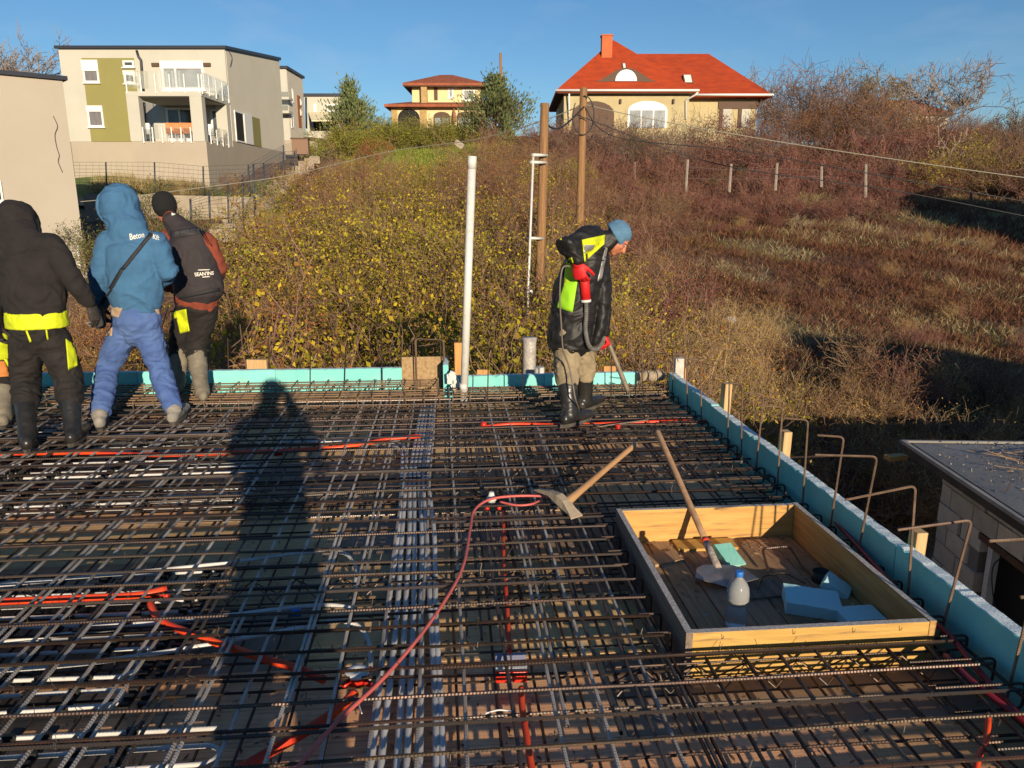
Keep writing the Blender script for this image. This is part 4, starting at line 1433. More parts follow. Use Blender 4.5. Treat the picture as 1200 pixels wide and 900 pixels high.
# hedge under the yellow villa and garden greens
M_hedges = []
for i, px in enumerate(range(436, 556, 7)):
    v = 66 + pr.uniform(-1.5, 1.5)
    if not M_hedges:
        M_hedges = [proto(80 + j, 2.2, 2.2, 10, (6, 5), M_twig, M_lhedge, 3000, .10, r0=.016, lean=.7, tip_min=.005) for j in range(2)]
    plant(pr.choice(M_hedges), pxu(px, v), v, pr.uniform(.8, 1.15), 'yellow green hedge bush below the yellow villa', 'hedge', 'hedge below the yellow villa', name='hedge_bush')
for (px, v, s) in ((395, 62, 1.0), (412, 62, 1.2), (430, 60, 1.2), (380, 56, .9)):
    plant(pr.choice(M_hedges), pxu(px, v), v, s, 'green shrub at the foot of the tall conifer by the white houses', 'shrub', 'green shrubs by the conifer')
ho = proto(90, 2.0, 2.0, 9, (5, 5), M_twig, M_lorange, 1600, .09, tip_min=.005)
plant(ho, pxu(448, 58), 58, .95, 'orange leaved bush below the left end of the villa hedge', 'bush', None)

# ------------------------------------------------------------------ trees
def conifer(seed, H, W, m, nb, ls, up=1.0, bare=.05):
    rg = np.random.default_rng(seed)
    segs = [(0, 0, -.3, 0, 0, H * .9, .16, .03)]
    pts, dirs = [], []
    for i in range(nb):
        t = bare + (1 - bare) * (i + rg.random()) / nb
        a = rg.uniform(0, 2 * math.pi)
        prof = (math.sin(min(t * 1.15 + .22, 1) * math.pi) ** .7) * (1 if t < .6 else 1.0)
        L = W * .5 * max(prof, .12) * rg.uniform(.75, 1.18)
        d = np.array([math.cos(a), math.sin(a), .35 + up * rg.uniform(.3, .9)])
        d /= np.linalg.norm(d)
        p0 = np.array([0, 0, H * t * .88])
        p1 = p0 + d * L
        segs.append((*p0, *p1, .03, .006))
        for k in range(26):
            q = p0 + d * L * rg.uniform(.3, 1.05) + rg.normal(size=3) * .10 * W / 2
            pts.append(q)
            dirs.append(d + np.array([0, 0, .5]))
    v, f = leaf_quads(np.array(pts), ls, rg, .34, .2, np.array(dirs))
    return wood_mesh('trunk', segs, M_twig), raw_mesh('crown', v, f, [m])


def tree(P, px, v, label, s=1.0, base=None, name='conifer_tree', cat='tree', group=None):
    u = pxu(px, v)
    t = thing(name, label, cat, uv(u, v, gz(u, v) - .1 if base is None else base), pr.uniform(0, 6), group)
    link('trunk', P[0], t, scale=(s, s, s))
    link('crown', P[1], t, scale=(s, s, s))
    return t


tree(conifer(1, 6.1, 5.2, M_lconi, 230, .30), 420, 66, 'tall conifer standing between the small white house and the yellow villa')
tree(conifer(2, 5.9, 7.4, M_lconi, 260, .32, up=.45), 582, 66, 'wide dark conifer right of the yellow villa')
tree(conifer(3, 3.2, 1.8, M_lconi, 70, .26), 594, 63, 'small conifer in front of the wide dark one')


def bare_tree(seed, H, stems, kids, m, lm, nl, ls, lean, trunk, r0, spread=.3):
    segs, tips, tdir, rg = grow(seed, H, 2, stems, kids, r0=r0, lean=lean, wig=.17, trunk=trunk, tip_min=.021, upw=.5)
    return wood_mesh('trunk', segs, m), leaf_mesh('crown', tips, tdir, rg, max(nl, 30), ls, lm, spread)


M_lpale = mat('pale withered leaf', (.3, .25, .2), rough=.7, isl_cols=[(0.325, 0.263, 0.200), (0.225, 0.163, 0.112), (0.425, 0.375, 0.312)])
tree(bare_tree(101, 6.3, 9, (6, 6, 4), M_twiggrey, M_lpale, 900, .11, 1.15, 1.9, .13), 1066, 74, 'large bare spreading tree on the skyline at the right', name='bare_tree', cat='tree')
tree(bare_tree(102, 6.6, 5, (6, 5, 4), M_twig, M_lgreen, 2600, .13, .5, 1.2, .10), 992, 72, 'half bare dark tree on the skyline left of the large bare tree', name='bare_tree')
tree(bare_tree(103, 3.4, 5, (6, 5, 4), M_twiggrey, M_lconi, 2400, .13, .7, 1.0, .09), 1148, 70, 'pale green willow like tree at the far right skyline', name='leafy_tree')
tree(bare_tree(104, 2.9, 5, (6, 5, 4), M_twig, M_lyel, 2400, .13, .7, .8, .08), 1190, 68, 'yellowing tree at the right edge of the skyline', name='leafy_tree')
tree(bare_tree(105, 6.0, 4, (6, 5, 4), M_twiggrey, M_lpale, 300, .10, .35, 1.2, .08), 870, 76, 'bare tree just behind the right end of the red roof', name='bare_tree')
tree(bare_tree(106, 5.6, 6, (6, 5, 4), M_twiggrey, M_lpale, 300, .10, .5, 2, .10), 52, 62, 'bare tree showing between the grey wall and the white house', name='bare_tree')
tree(conifer(4, 8.2, 2.0, M_lgreen, 60, .3), 11, 60, 'slim conifer tip showing over the roof of the grey house', base=4.6)
tree(bare_tree(107, 3.4, 2, (5, 4), M_twiggrey, M_lpale, 60, .08, .25, .8, .045), 1086, 54, 'thin pale sapling at the top of the field', name='sapling')

# ------------------------------------------------------------------ weeds and grass nobody could count
def tufts(name, n, pxr, vr, cols, hgt, wid, seed, keep=None, blades=6, lean=.6, power=1.6):
    rg = np.random.default_rng(seed)
    v = vr[0] + (vr[1] - vr[0]) * rg.random(n) ** power
    px = rg.uniform(pxr[0], pxr[1], n)
    u = (px - 600) / 900 * v
    if keep is not None:
        ok = keep(u, v, px, rg)
        u, v = u[ok], v[ok]
    n = len(u)
    z = ground(u, v)
    sc = rg.uniform(.6, 1.3, n) * (1 + (v - 14).clip(0) / 50)
    b = np.stack([RGT.x * u + FWD.x * v, RGT.y * u + FWD.y * v, z - .04], -1)
    b = np.repeat(b, blades, 0)
    sc = np.repeat(sc, blades)
    m = len(b)
    b[:, :2] += rg.normal(size=(m, 2)) * (.10 * sc)[:, None]
    d = np.stack([rg.normal(size=m) * lean, rg.normal(size=m) * lean, np.ones(m)], -1)
    d /= np.linalg.norm(d, axis=1, keepdims=True)
    L = hgt * sc * rg.uniform(.5, 1.2, m)
    w = rg.normal(size=(m, 3))
    w -= (w * d).sum(1, keepdims=True) * d
    w /= np.linalg.norm(w, axis=1, keepdims=True)
    ww = (wid * sc)[:, None]
    vs = np.stack([b - w * ww * .3, b + d * (L * .6)[:, None] + w * ww, b + d * L[:, None]], 1).reshape(-1, 3)
    me = raw_mesh(name, vs, np.arange(m * 3).reshape(m, 3), [mat(name.replace('_', ' '), (.1, .1, .1), rough=.8, isl_cols=cols, trl=.15)])
    return tag(link(name, me), kind='stuff')


def patch(u, v, a, b, ph):
    return np.sin(u * a + ph + 1.4 * np.sin(v * .21 + ph)) * np.sin(v * b + 1.7 * ph + 1.1 * np.sin(u * .3)) + .5 * np.sin(u * 1.1 + v * .9 + ph)


rgn = lambda u, q, rg: rg.normal(size=len(u)) * q
tufts('dead_weeds', 46000, (690, 1330), (11, 60), [(0.162, 0.066, 0.043), (0.096, 0.048, 0.036), (0.228, 0.102, 0.054), (0.132, 0.082, 0.048)], .27, .014, 1, lambda u, v, px, rg: patch(u, v, .35, .42, .3) + rgn(u, .5, rg) > -.5, blades=8, lean=.95)
tufts('dry_grass', 26000, (660, 1330), (11, 62), [(0.420, 0.324, 0.156), (0.324, 0.216, 0.102), (0.420, 0.420, 0.252), (0.228, 0.144, 0.072)], .30, .010, 2, lambda u, v, px, rg: (patch(u, v, .35, .42, 3.4) + rgn(u, .4, rg) > .35) | ((v > 47) & (v < 56) & (px > 900) & (px < 1110)), blades=8, lean=.9)
tufts('green_grass', 9000, (700, 1330), (12, 58), [(0.144, 0.168, 0.036), (0.228, 0.228, 0.060), (0.312, 0.276, 0.096)], .22, .012, 3, lambda u, v, px, rg: patch(u, v, .28, .33, 5.1) + rgn(u, .3, rg) > .45, blades=8, lean=.8)
tufts('undergrowth', 16000, (30, 760), (8.2, 56), [(0.240, 0.156, 0.054), (0.384, 0.288, 0.072), (0.168, 0.132, 0.048), (0.276, 0.120, 0.048)], .5, .014, 4, lambda u, v, px, rg: px > np.interp(v, [a for a, _ in LB], [b for _, b in LB]) - (v < 20) * 220, lean=.8)
tufts('lawn_edge_grass', 3500, (132, 242), (39.5, 43), [(0.420, 0.324, 0.144), (0.360, 0.204, 0.084), (0.420, 0.420, 0.216), (0.240, 0.168, 0.060)], .55, .014, 7, blades=8, lean=.6)
tufts('crest_grass', 9000, (415, 565), (49, 66), [(0.132, 0.192, 0.030), (0.228, 0.276, 0.048), (0.336, 0.324, 0.084)], .26, .016, 6, blades=8, lean=.8)
tufts('verge_grass', 5000, (285, 352), (30, 46), [(0.156, 0.204, 0.036), (0.240, 0.264, 0.060), (0.312, 0.276, 0.096)], .22, .014, 5, blades=8, lean=.8)
# taller dead stalks scattered over the field
for i in range(110):
    v = 13 + 40 * pr.random() ** 1.3
    px = pr.uniform(800, 1260)
    if 4.3 < uv(pxu(px, v), v, 0).x and uv(pxu(px, v), v, 0).y < 8.3: continue
    plant(pr.choice(P_red + P_red + P_straw), pxu(px, v), v, pr.uniform(.22, .42), 'small dead weed bush standing in the brown field', 'weed', 'dead weed bushes in the field', 'weed_bush')
# ================================================================== HOUSES, SHED, FENCES, POLES
M_ren = mat('cream render', (0.52, 0.50, 0.43), (0.48, 0.46, 0.395), rough=.9, scale=.5, bump=.08, bscale=60)
M_rens = mat('beige render', (0.42, 0.365, 0.285), (0.385, 0.33, 0.26), rough=.9, scale=.5, bump=.08, bscale=60)
M_pla = mat('plain grey render', (0.44, 0.39, 0.32), (0.41, 0.36, 0.295), rough=.9, scale=.4, bump=.1, bscale=50, col3=(.40, .35, .285), scale3=.25, lo3=.5, hi3=.8)
M_olive = mat('olive render', (0.27, 0.245, 0.085), (0.25, 0.225, 0.08), rough=.9, scale=.6, bump=.08, bscale=60)
M_roofdark = mat('anthracite sheet roof', (.035, .04, .055), rough=.45, metal=.3)
M_frame = mat('white window frame', (.78, .77, .74), rough=.4)
M_glass = mat('window glass', (.045, .055, .065), (.10, .11, .12), rough=.08, scale=.8, ior=1.5)
M_glasslt = mat('curtained window', (.22, .24, .25), (.34, .35, .35), rough=.12, scale=1.2)
M_balglass = mat('balustrade glass', (.80, .88, .88), rough=.05, trans=.9, ior=1.1, alpha=.35)
M_curtain = mat('grey net curtain', (.20, .19, .20), (.13, .125, .13), rough=.7, scale=9, stretch=(4, 1, .2))
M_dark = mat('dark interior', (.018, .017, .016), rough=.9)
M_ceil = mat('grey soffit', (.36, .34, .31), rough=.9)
M_tile = mat('orange roof tile', (0.47, 0.060, 0.010), (0.34, 0.043, 0.010), rough=.8, scale=1.2, bump=.5, bscale=14, bdist=.05, stretch=(1, 1, 3))
M_tileold = mat('weathered roof tile', (0.36, 0.105, 0.048), (0.25, 0.075, 0.04), rough=.85, scale=1.4, bump=.5, bscale=14, bdist=.05)
M_villa = mat('yellow villa render', (.74, .60, .34), (.70, .56, .31), rough=.9, scale=.6)
M_villas = mat('villa stone facing', (.46, .32, .14), (.36, .24, .1), rough=.9, scale=3)
M_cream = mat('pale yellow render', (.50, .42, .235), (.43, .355, .2), rough=.9, scale=.8, bump=.1, bscale=30)
M_brick = mat('orange chimney brick', (.56, .15, .055), (.48, .12, .045), rough=.9, scale=6)
M_timber = mat('dark brown timber', (.10, .055, .035), rough=.7)
M_terra = mat('terracotta cladding', (.40, .16, .06), (.34, .13, .05), rough=.85, scale=3)
M_orangefab = mat('orange chair fabric', (.62, .22, .07), rough=.8)
M_post = mat('dark fence post', (.055, .06, .075), rough=.5, metal=.2)
M_pole = mat('utility pole wood', (.37, .20, .085), (.24, .125, .055), rough=.8, scale=2.5, stretch=(14, 14, .5), bump=.7, bscale=9, bdist=.03, col3=(.17, .10, .055), scale3=1.2)
M_wire = mat('cable sheath', (.22, .21, .2), rough=.6)
M_wireblk = mat('black cable', (.03, .03, .03), rough=.6)
M_wireyel = mat('pale cable', (.26, .24, .19), rough=.6)


class House:
    def __init__(s, name, label, cat, u0, v0, z0, rot=0.0):
        s.o = (u0, v0, z0)
        s.t = thing(name, label, cat, uv(u0, v0, z0), -YAW + rot)

    def V(s, px, py, v):                    # picture point on the plane at distance v, house axes
        x, f, k = _ray(px, py)
        t = v / f
        return Vector((x * t - s.o[0], v - s.o[1], CZ + k * t - s.o[2]))

    def U(s, px, py, u):                    # picture point on the plane at sideways position u
        x, f, k = _ray(px, py)
        t = u / x
        return Vector((u - s.o[0], f * t - s.o[1], CZ + k * t - s.o[2]))

    def add(s, name, mb, m, parent=None, bevel=0, label=None):
        o = mb.build(name, m, parent or s.t, bevel)
        if label: o['label'] = label
        return o


def window(h, a, b, y, name='window', depth=.10, fr=.07, glass=None, mull=(), shutter=0.0, parent=None, side=None, rails=()):
    """a, b: opposite corners (x, z) on the wall plane y; frame, pane, roller shutter"""
    x0, x1, z0, z1 = min(a[0], b[0]), max(a[0], b[0]), min(a[1], b[1]), max(a[1], b[1])
    def P(x, yy, z):
        return (x, y + yy, z) if side is None else (y - yy, x, z)
    f = MB()
    f.span(P(x0, -depth * .5, z0), P(x0 + fr, .02, z1)).span(P(x1 - fr, -depth * .5, z0), P(x1, .02, z1))
    f.span(P(x0 + fr, -depth * .5, z0), P(x1 - fr, .02, z0 + fr)).span(P(x0 + fr, -depth * .5, z1 - fr), P(x1 - fr, .02, z1))
    for q in mull: f.span(P(x0 + (x1 - x0) * q - fr * .4, -depth * .45, z0 + fr), P(x0 + (x1 - x0) * q + fr * .4, .02, z1 - fr))
    for q in rails: f.span(P(x0 + fr, -depth * .4, z0 + (z1 - z0) * q - fr * .3), P(x1 - fr, .02, z0 + (z1 - z0) * q + fr * .3))
    w = h.add(name, f, [M_frame], parent)
    h.add('pane', MB().span(P(x0 + fr * .9, -.012, z0 + fr * .9), P(x1 - fr * .9, .03, z1 - fr * .9)), [glass or M_glass], w)
    if side is None:
        h.add('sill', MB().span(P(x0 - .06, -depth * .5 - .08, z0 - .06), P(x1 + .06, .0, z0 - .003)), [M_frame], w)
    if shutter:
        zz = z1 - (z1 - z0) * shutter
        h.add('roller_shutter', MB().span(P(x0 - .02, -depth * .5 - .03, zz), P(x1 + .02, -depth * .5 - .003, z1 + .05)), [M_frame], w)
    return w


# ---------------- white house with the terrace
hb = House('white_house', 'large white house with olive green panel and corner terrace on the left hillside', 'house', -20.0, 46.0, 3.0)
xl, xr = hb.V(68, 56, 46).x, hb.V(263, 57, 46).x
zt = hb.V(263, 57, 46).z
zp = hb.V(104, 166, 46).z
zb = hb.V(104, 204, 46).z - .6
yb = hb.U(327, 70, xr + hb.o[0]).y
zbk = hb.U(327, 70, xr + hb.o[0]).z
wall = MB()
wall.prism([(0, zp + .002), (yb, zp + .002), (yb, zbk - .02), (0, zt - .02)], 'x', xl, xr)
hb.add('wall', wall, [M_ren])
M_side = mat('sunlit side render', (.72, .66, .53), (.68, .62, .49), rough=.9, scale=.5, bump=.08, bscale=60)  # raised above the front's tone to stand for sunlight on the side walls
hb.add('sunlit_side_render', MB().prism([(.12, zp + .05), (yb - .05, zp + .05), (yb - .05, zbk - .1), (.12, zt - .1)], 'x', xr + .002, xr + .02), [M_side])
hb.add('plinth', MB().span((xl + .03, .03, zb - 1.5), (xr + .04, yb, zp)), [M_rens])
hb.add('roof', MB().prism([(-.15, zt - .02), (yb + .1, zbk - .02), (yb + .1, zbk + .16), (-.15, zt + .14)], 'x', xl - .15, xr + .12), [M_roofdark])
g0, g1 = hb.V(95.5, 68, 46), hb.V(157, 166, 46)
hb.add('olive_panel', MB().span((g0.x, -.02, zp + .003), (hb.V(157, 68, 46).x, .01, g0.z)), [M_olive])
for (c, d, gl, sh) in (((96, 71.5), (117.5, 97), M_curtain, .47), ((102, 125), (123, 149), M_curtain, .25), ((144, 71), (158, 79), M_glass, 0), ((145, 84), (159.5, 98), M_glass, .3)):
    a, b = hb.V(*c, 46), hb.V(*d, 46)
    window(hb, (a.x, a.z), (b.x, b.z), -.022, glass=gl, shutter=sh, fr=.10)
a, b = hb.V(188, 72.5, 46), hb.V(241, 106, 46)
window(hb, (a.x, a.z), (b.x, b.z), -.003, name='balcony_door', glass=M_glasslt, mull=(.33,), shutter=.24, fr=.14)
for px in (182.5, 243):
    p = hb.V(px, 76, 46)
    hb.add('wall_lamp', MB().span(p + Vector((-.2, -.12, -.09)), p + Vector((.2, -.002, .09))), [M_timber])
yf = hb.U(239, 150, xr + hb.o[0]).y                    # front of the terrace
vf = 46 + yf
tl = hb.V(147, 107, vf).x
zs1, zs0 = hb.V(200, 107, vf).z, hb.V(200, 112.5, vf).z
hb.add('balcony_slab', MB().span((tl, yf, zs0), (xr + .02, -.003, zs1)), [M_ren])
hb.add('balcony_soffit', MB().span((tl + .1, yf + .1, zs0 - .03), (xr - .08, -.005, zs0 - .003)), [M_ceil])
ztf = hb.V(200, 165.5, vf).z
hb.add('terrace_base', MB().span((tl + .03, yf + .03, zb - 2.5), (xr + .042, .02, ztf)), [M_rens])
pw = .62
for (x0, y0) in ((tl, yf), (xr - pw, yf), (xr - pw + .02, -pw * .8)):
    hb.add('pillar', MB().span((x0, y0, ztf + .003), (x0 + pw, y0 + pw * .75, zs0 - .003)), [M_ren])


def balustrade(x0, y0, x1, y1, z, n, hgt=.95):
    L = math.hypot(x1 - x0, y1 - y0)
    a = math.atan2(y1 - y0, x1 - x0)
    for i in range(n):
        t = i / (n - 1)
        hb.add('baluster', MB().box((x0 + (x1 - x0) * t, y0 + (y1 - y0) * t, z + hgt * .38), (.055, .055, hgt * 1.0)), [M_frame])
    for i in range(n - 1):
        t = (i + .5) / (n - 1)
        hb.add('glass_panel', MB().box((x0 + (x1 - x0) * t, y0 + (y1 - y0) * t, z + hgt * .58), (L / (n - 1) - .12, .02, hgt * .9), a), [M_balglass])


balustrade(tl + .1, yf - .03, xr - .05, yf - .03, zs1, 6)
balustrade(xr + .06, yf + .1, xr + .06, -.1, zs1, 5)
balustrade(tl + .7, yf - .03, xr - .7, yf - .03, ztf, 6, .8)
balustrade(xr + .06, yf + .7, xr + .06, -.7, ztf, 4, .8)
a, b = hb.V(193, 126, 45.9), hb.V(229, 163, 46)
window(hb, (a.x, a.z), (b.x, zp + .05), -.004, name='terrace_door', glass=M_glass, mull=(.5,), fr=.12)
a, b = hb.V(246, 128, 45.9), hb.V(260, 160, 46)
window(hb, (a.x, a.z), (b.x, zp + .05), -.005, name='terrace_window', glass=M_glass, fr=.09)
a, b = hb.V(161, 118, 45.9), hb.V(169, 152, 46)
window(hb, (a.x, a.z), (b.x, b.z), -.004, glass=M_glasslt, fr=.07)
hb.add('downpipe', MB().tube([hb.V(160, 59, 45.85), hb.V(162, 66, 45.85), hb.V(165, 70, 45.85), hb.V(168, 107, 45.85)], .07, 8), [M_roofdark])
hb.add('downpipe', MB().tube([hb.V(168.5, 120, 45.85), hb.V(171, 160, 45.85)], .07, 8), [M_roofdark])
U0 = xr + hb.o[0]
a, b, c = hb.U(273.5, 129, U0), hb.U(287, 168, U0), hb.U(296, 170, U0)
window(hb, (a.y, a.z), (b.y, b.z), xr + .022, side=1, glass=M_dark, fr=.08)
hb.add('sliding_shutter', MB().span((xr + .03, b.y, a.z), (xr + .09, c.y, b.z)), [M_frame])
d = hb.U(306, 172, U0)
hb.add('olive_panel', MB().span((xr + .021, c.y + .02, b.z - .02), (xr + .04, d.y, a.z - .02)), [M_olive])
hb.add('loose_cable', MB().tube(smooth_path([hb.U(269, 61, U0 + .05), hb.U(272, 68, U0 + .06), hb.U(270, 78, U0 + .05)]), .02, 5), [M_wireblk])

# terrace furniture
def chair_far(px, py, v, m, label):
    x, f, k = _ray(px, py)
    t = v / f
    c = thing('patio_chair', label, 'chair', uv(x * t, v, ztf + hb.o[2]), -YAW + .2, 'chairs on the terrace of the white house')
    MB().box((0, 0, .44), (.5, .5, .06)).build('seat', [m], c, .01)
    MB().box((0, -.24, .72), (.5, .05, .5)).build('backrest', [m], c, .01)
    for (sx, sy) in ((-1, -1), (1, -1), (-1, 1), (1, 1)):
        MB().box((sx * .22, sy * .22, .2), (.04, .04, .41)).build('leg', [M_frame], c)


chair_far(202, 160, vf + .8, M_orangefab, 'leftmost orange chair on the terrace of the white house')
chair_far(212, 160, vf + .85, M_orangefab, 'orange chair in the middle on the terrace of the white house')
chair_far(221, 160, vf + .8, M_orangefab, 'rightmost orange chair on the terrace of the white house')
chair_far(172, 160, vf + .9, M_frame, 'white chair at the left end of the terrace of the white house')
chair_far(246, 161, vf + 1.5, M_frame, 'white chair near the right side of the terrace of the white house')

# ---------------- plain grey house at the left edge
ha = House('grey_house', 'plain grey rendered house wall with dark roof edge at the left edge', 'house', 0, 0, 0)
pa = Vector((-13.75, 25.0))
dr = Vector((-.735, -.678))
nb = Vector((-.678, .735))
zt_a = ha.V(73, 92, 25.0).z
ha.t.location = uv(pa.x, pa.y, -2.2)
ha.t.rotation_euler.z = -YAW + math.atan2(-dr.y, -dr.x)
ha.o = (0, 0, -2.2)
zA = zt_a + 2.2
ha.add('wall', MB().span((-13, 0, 0), (0, 9, zA - .05)), [M_pla])
ha.add('roof', MB().span((-13.1, -.12, zA - .05), (.12, 9.1, zA + .07)), [M_roofdark])
ha.add('plinth', MB().span((-13.02, -.03, -2), (.03, 9.02, .9)), [M_rens])


def onA(px, py):                                   # a picture point on the grey wall
    x, f, k = _ray(px, py)
    # solve pa + dr*s = (x t, f t)
    den = x * dr.y - f * dr.x
    t = (pa.x * dr.y - pa.y * dr.x) / den
    s = ((x * t - pa.x) * dr.x + (f * t - pa.y) * dr.y)
    return Vector((-s, -.03, CZ + k * t + 2.2))


ha.add('loose_cable', MB().tube(smooth_path([onA(62, 136), onA(67, 148), onA(64, 158), onA(66, 172), onA(69, 182), onA(68, 190), onA(73, 202)]), .009, 5), [M_wireblk])
ha.add('downpipe', MB().tube([onA(90, 288), onA(94, 318)], .05, 8), [M_frame])
a, b = onA(-14, 212), onA(4, 236)
window(ha, (a.x, a.z), (b.x, b.z), -.005, glass=M_dark, fr=.05)

# ---------------- white houses farther back
hc = House('white_house', 'narrow white house with terracotta strip behind the large white house', 'house', -22.2, 75, 5.5)
x0, x1 = hc.V(318, 82, 75).x, hc.V(335, 81, 75).x
zt = hc.V(335, 80.5, 75).z
uc = x1 + hc.o[0]
yk = hc.U(354.6, 98.5, uc).y
hc.add('wall', MB().span((x0, 0, -2), (x1, yk, zt)), [M_ren])
hc.add('sunlit_side_render', MB().span((x1 + .002, .1, -2), (x1 + .03, yk - .05, zt - .1)), [M_side])
hc.add('roof', MB().span((x0 - .2, -.2, zt), (x1 + .2, yk + .2, zt + .22)), [M_roofdark])
for (p, q, g, mm) in (((341.5, 104), (344, 121), M_glasslt, 'window'), ((340, 134), (344, 151), M_glass, 'door')):
    a, b = hc.U(*p, uc), hc.U(*q, uc)
    window(hc, (a.y, a.z), (b.y, b.z), x1 + .032, side=1, glass=g, fr=.16, name=mm)
a, b = hc.U(347, 111, uc), hc.U(353, 150, uc)
hc.add('terracotta_strip', MB().span((x1 + .03, a.y, a.z), (x1 + .08, b.y, b.z)), [M_terra])
for yy in (116, 128):
    a, b = hc.U(350.5, yy, uc), hc.U(352.5, yy + 8, uc)
    window(hc, (a.y, a.z), (b.y, b.z), x1 + .085, side=1, glass=M_glasslt, fr=.12)
for (py, hh) in ((114, 10), (130, 8)):
    a, b = hc.V(327, py, 74), hc.V(336, py + 3, 74)
    hc.add('balcony', MB().span((a.x, -1.3, b.z), (b.x + .3, -.003, a.z)), [M_ren])
    hc.add('glass_panel', MB().span((a.x, -1.3, a.z + .01), (b.x + .28, -1.26, a.z + .9)), [M_balglass])
hd = House('white_house', 'low white house with cream awning left of the tall conifer', 'house', -20.5, 86, 6.5)
a, b = hd.V(356.5, 113, 86), hd.V(412, 152, 86)
hd.add('wall', MB().span((a.x, 0, b.z - 2), (b.x, 8, a.z)), [M_ren])
hd.add('roof', MB().span((a.x - .2, -.2, a.z), (b.x + .2, 8.2, a.z + .28)), [M_roofdark])
hd.add('downpipe', MB().tube([hd.V(358.6, 114, 85.8), hd.V(359.2, 150, 85.8)], .1, 6), [M_roofdark])
for (p, q, mu) in (((367.5, 121.5), (371, 130.5), ()), ((383, 122), (397, 130.5), (.5,))):
    a, b = hd.V(*p, 86), hd.V(*q, 86)
    window(hd, (a.x, a.z), (b.x, b.z), -.003, mull=mu, fr=.14)
p0, p1 = hd.V(361, 131, 86), hd.V(394, 131, 86)
q0, q1 = hd.V(365, 141, 83), hd.V(399, 141, 83)
aw = MB()
aw.add([p0, p1, q1, q0] + [p + Vector((0, 0, -.1)) for p in (p0, p1, q1, q0)], [(0, 1, 2, 3), (7, 6, 5, 4), (0, 4, 5, 1), (1, 5, 6, 2), (2, 6, 7, 3), (3, 7, 4, 0)])
hd.add('awning', aw, [mat('cream awning', (.76, .66, .44), rough=.8)])
a, b = hd.V(367, 143, 85.9), hd.V(396, 152, 85.9)
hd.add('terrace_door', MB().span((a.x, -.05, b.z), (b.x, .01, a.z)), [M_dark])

# ---------------- hipped roof helper
def hip(h, name, x0, x1, y0, y1, ze, rx0, rx1, ry0, ry1, zr, m, th=.14, parent=None):
    """closed hipped roof: eaves rectangle at ze, ridge (rx0,ry0)-(rx1,ry1) at zr"""
    v = [(x0, y0, ze), (x1, y0, ze), (x1, y1, ze), (x0, y1, ze), (rx0, ry0, zr), (rx1, ry1, zr)]
    v += [(a, b, c - th) for a, b, c in v[:4]]
    if ry0 == ry1: f = [(0, 1, 5, 4), (1, 2, 5), (2, 3, 4, 5), (3, 0, 4)]
    else: f = [(0, 1, 4), (1, 2, 5, 4), (2, 3, 5), (3, 0, 4, 5)]
    f += [(0, 6, 7, 1), (1, 7, 8, 2), (2, 8, 9, 3), (3, 9, 6, 0), (9, 8, 7, 6)]
    return h.add(name, MB().add(v, f), [m], parent)


# ---------------- yellow villa
hy = House('yellow_villa', 'two storey yellow villa with red hipped roofs and arched doors on the hilltop', 'house', -9.0, 100, 10.0)
V = lambda px, py, v=100: hy.V(px, py, v)
zL = V(500, 150).z - 1.5
lw0, lw1 = V(458, 126), V(566, 126)
uw0, uw1 = V(480, 98), V(562.5, 98)
hy.add('lower_wall', MB().span((lw0.x, 0, zL), (lw1.x, 9, lw0.z + .2)), [M_villa])
hy.add('upper_wall', MB().span((uw0.x, 2.2, lw0.z), (uw1.x, 9, uw0.z + .3)), [M_villa])
a, b = V(450, 123.5, 98.8), V(575, 123.5, 98.8)
rl = hip(hy, 'lower_roof', a.x, b.x, -1.2, 10.2, a.z + .15, a.x + 3.4, b.x - 3.4, 4.5, 4.5, V(483, 115.5, 102).z, M_tileold, .3)
a, b = V(471.7, 98.2, 101), V(569.5, 97, 101)
hip(hy, 'upper_roof', a.x, b.x, .9, 10.5, a.z + .1, V(515, 87, 105).x, V(530, 87, 105).x, 5.5, 5.5, V(522, 87, 105).z, M_tileold, .3)
hy.add('eave_board', MB().span((a.x + .1, 1.0, a.z - .28), (b.x - .1, 10, a.z - .21)), [M_timber])
hy.add('chimney', MB().span((V(491.7, 98).x, 1.2, lw0.z), (V(498.7, 98).x, 2.4, V(495, 97.5).z + .1)), [M_villas])
for px0, px1 in ((458.5, 465.5), (492, 500)):
    hy.add('stone_pier', MB().span((V(px0, 130).x, -.12, zL), (V(px1, 130).x, .05, V(495, 126).z)), [M_villas])


def arch(h, name, a, b, y, m, dep=.06, rise=.28, n=9):
    x0, x1, z0, z1 = a[0], b[0], b[1], a[1]
    zs = z1 - (z1 - z0) * rise
    poly = [(x0, z0), (x1, z0)] + [((x0 + x1) / 2 + (x1 - x0) / 2 * math.cos(math.pi * i / n), zs + (z1 - zs) * math.sin(math.pi * i / n)) for i in range(n + 1)]
    return h.add(name, MB().prism(poly, 'y', y - dep, y), [m])


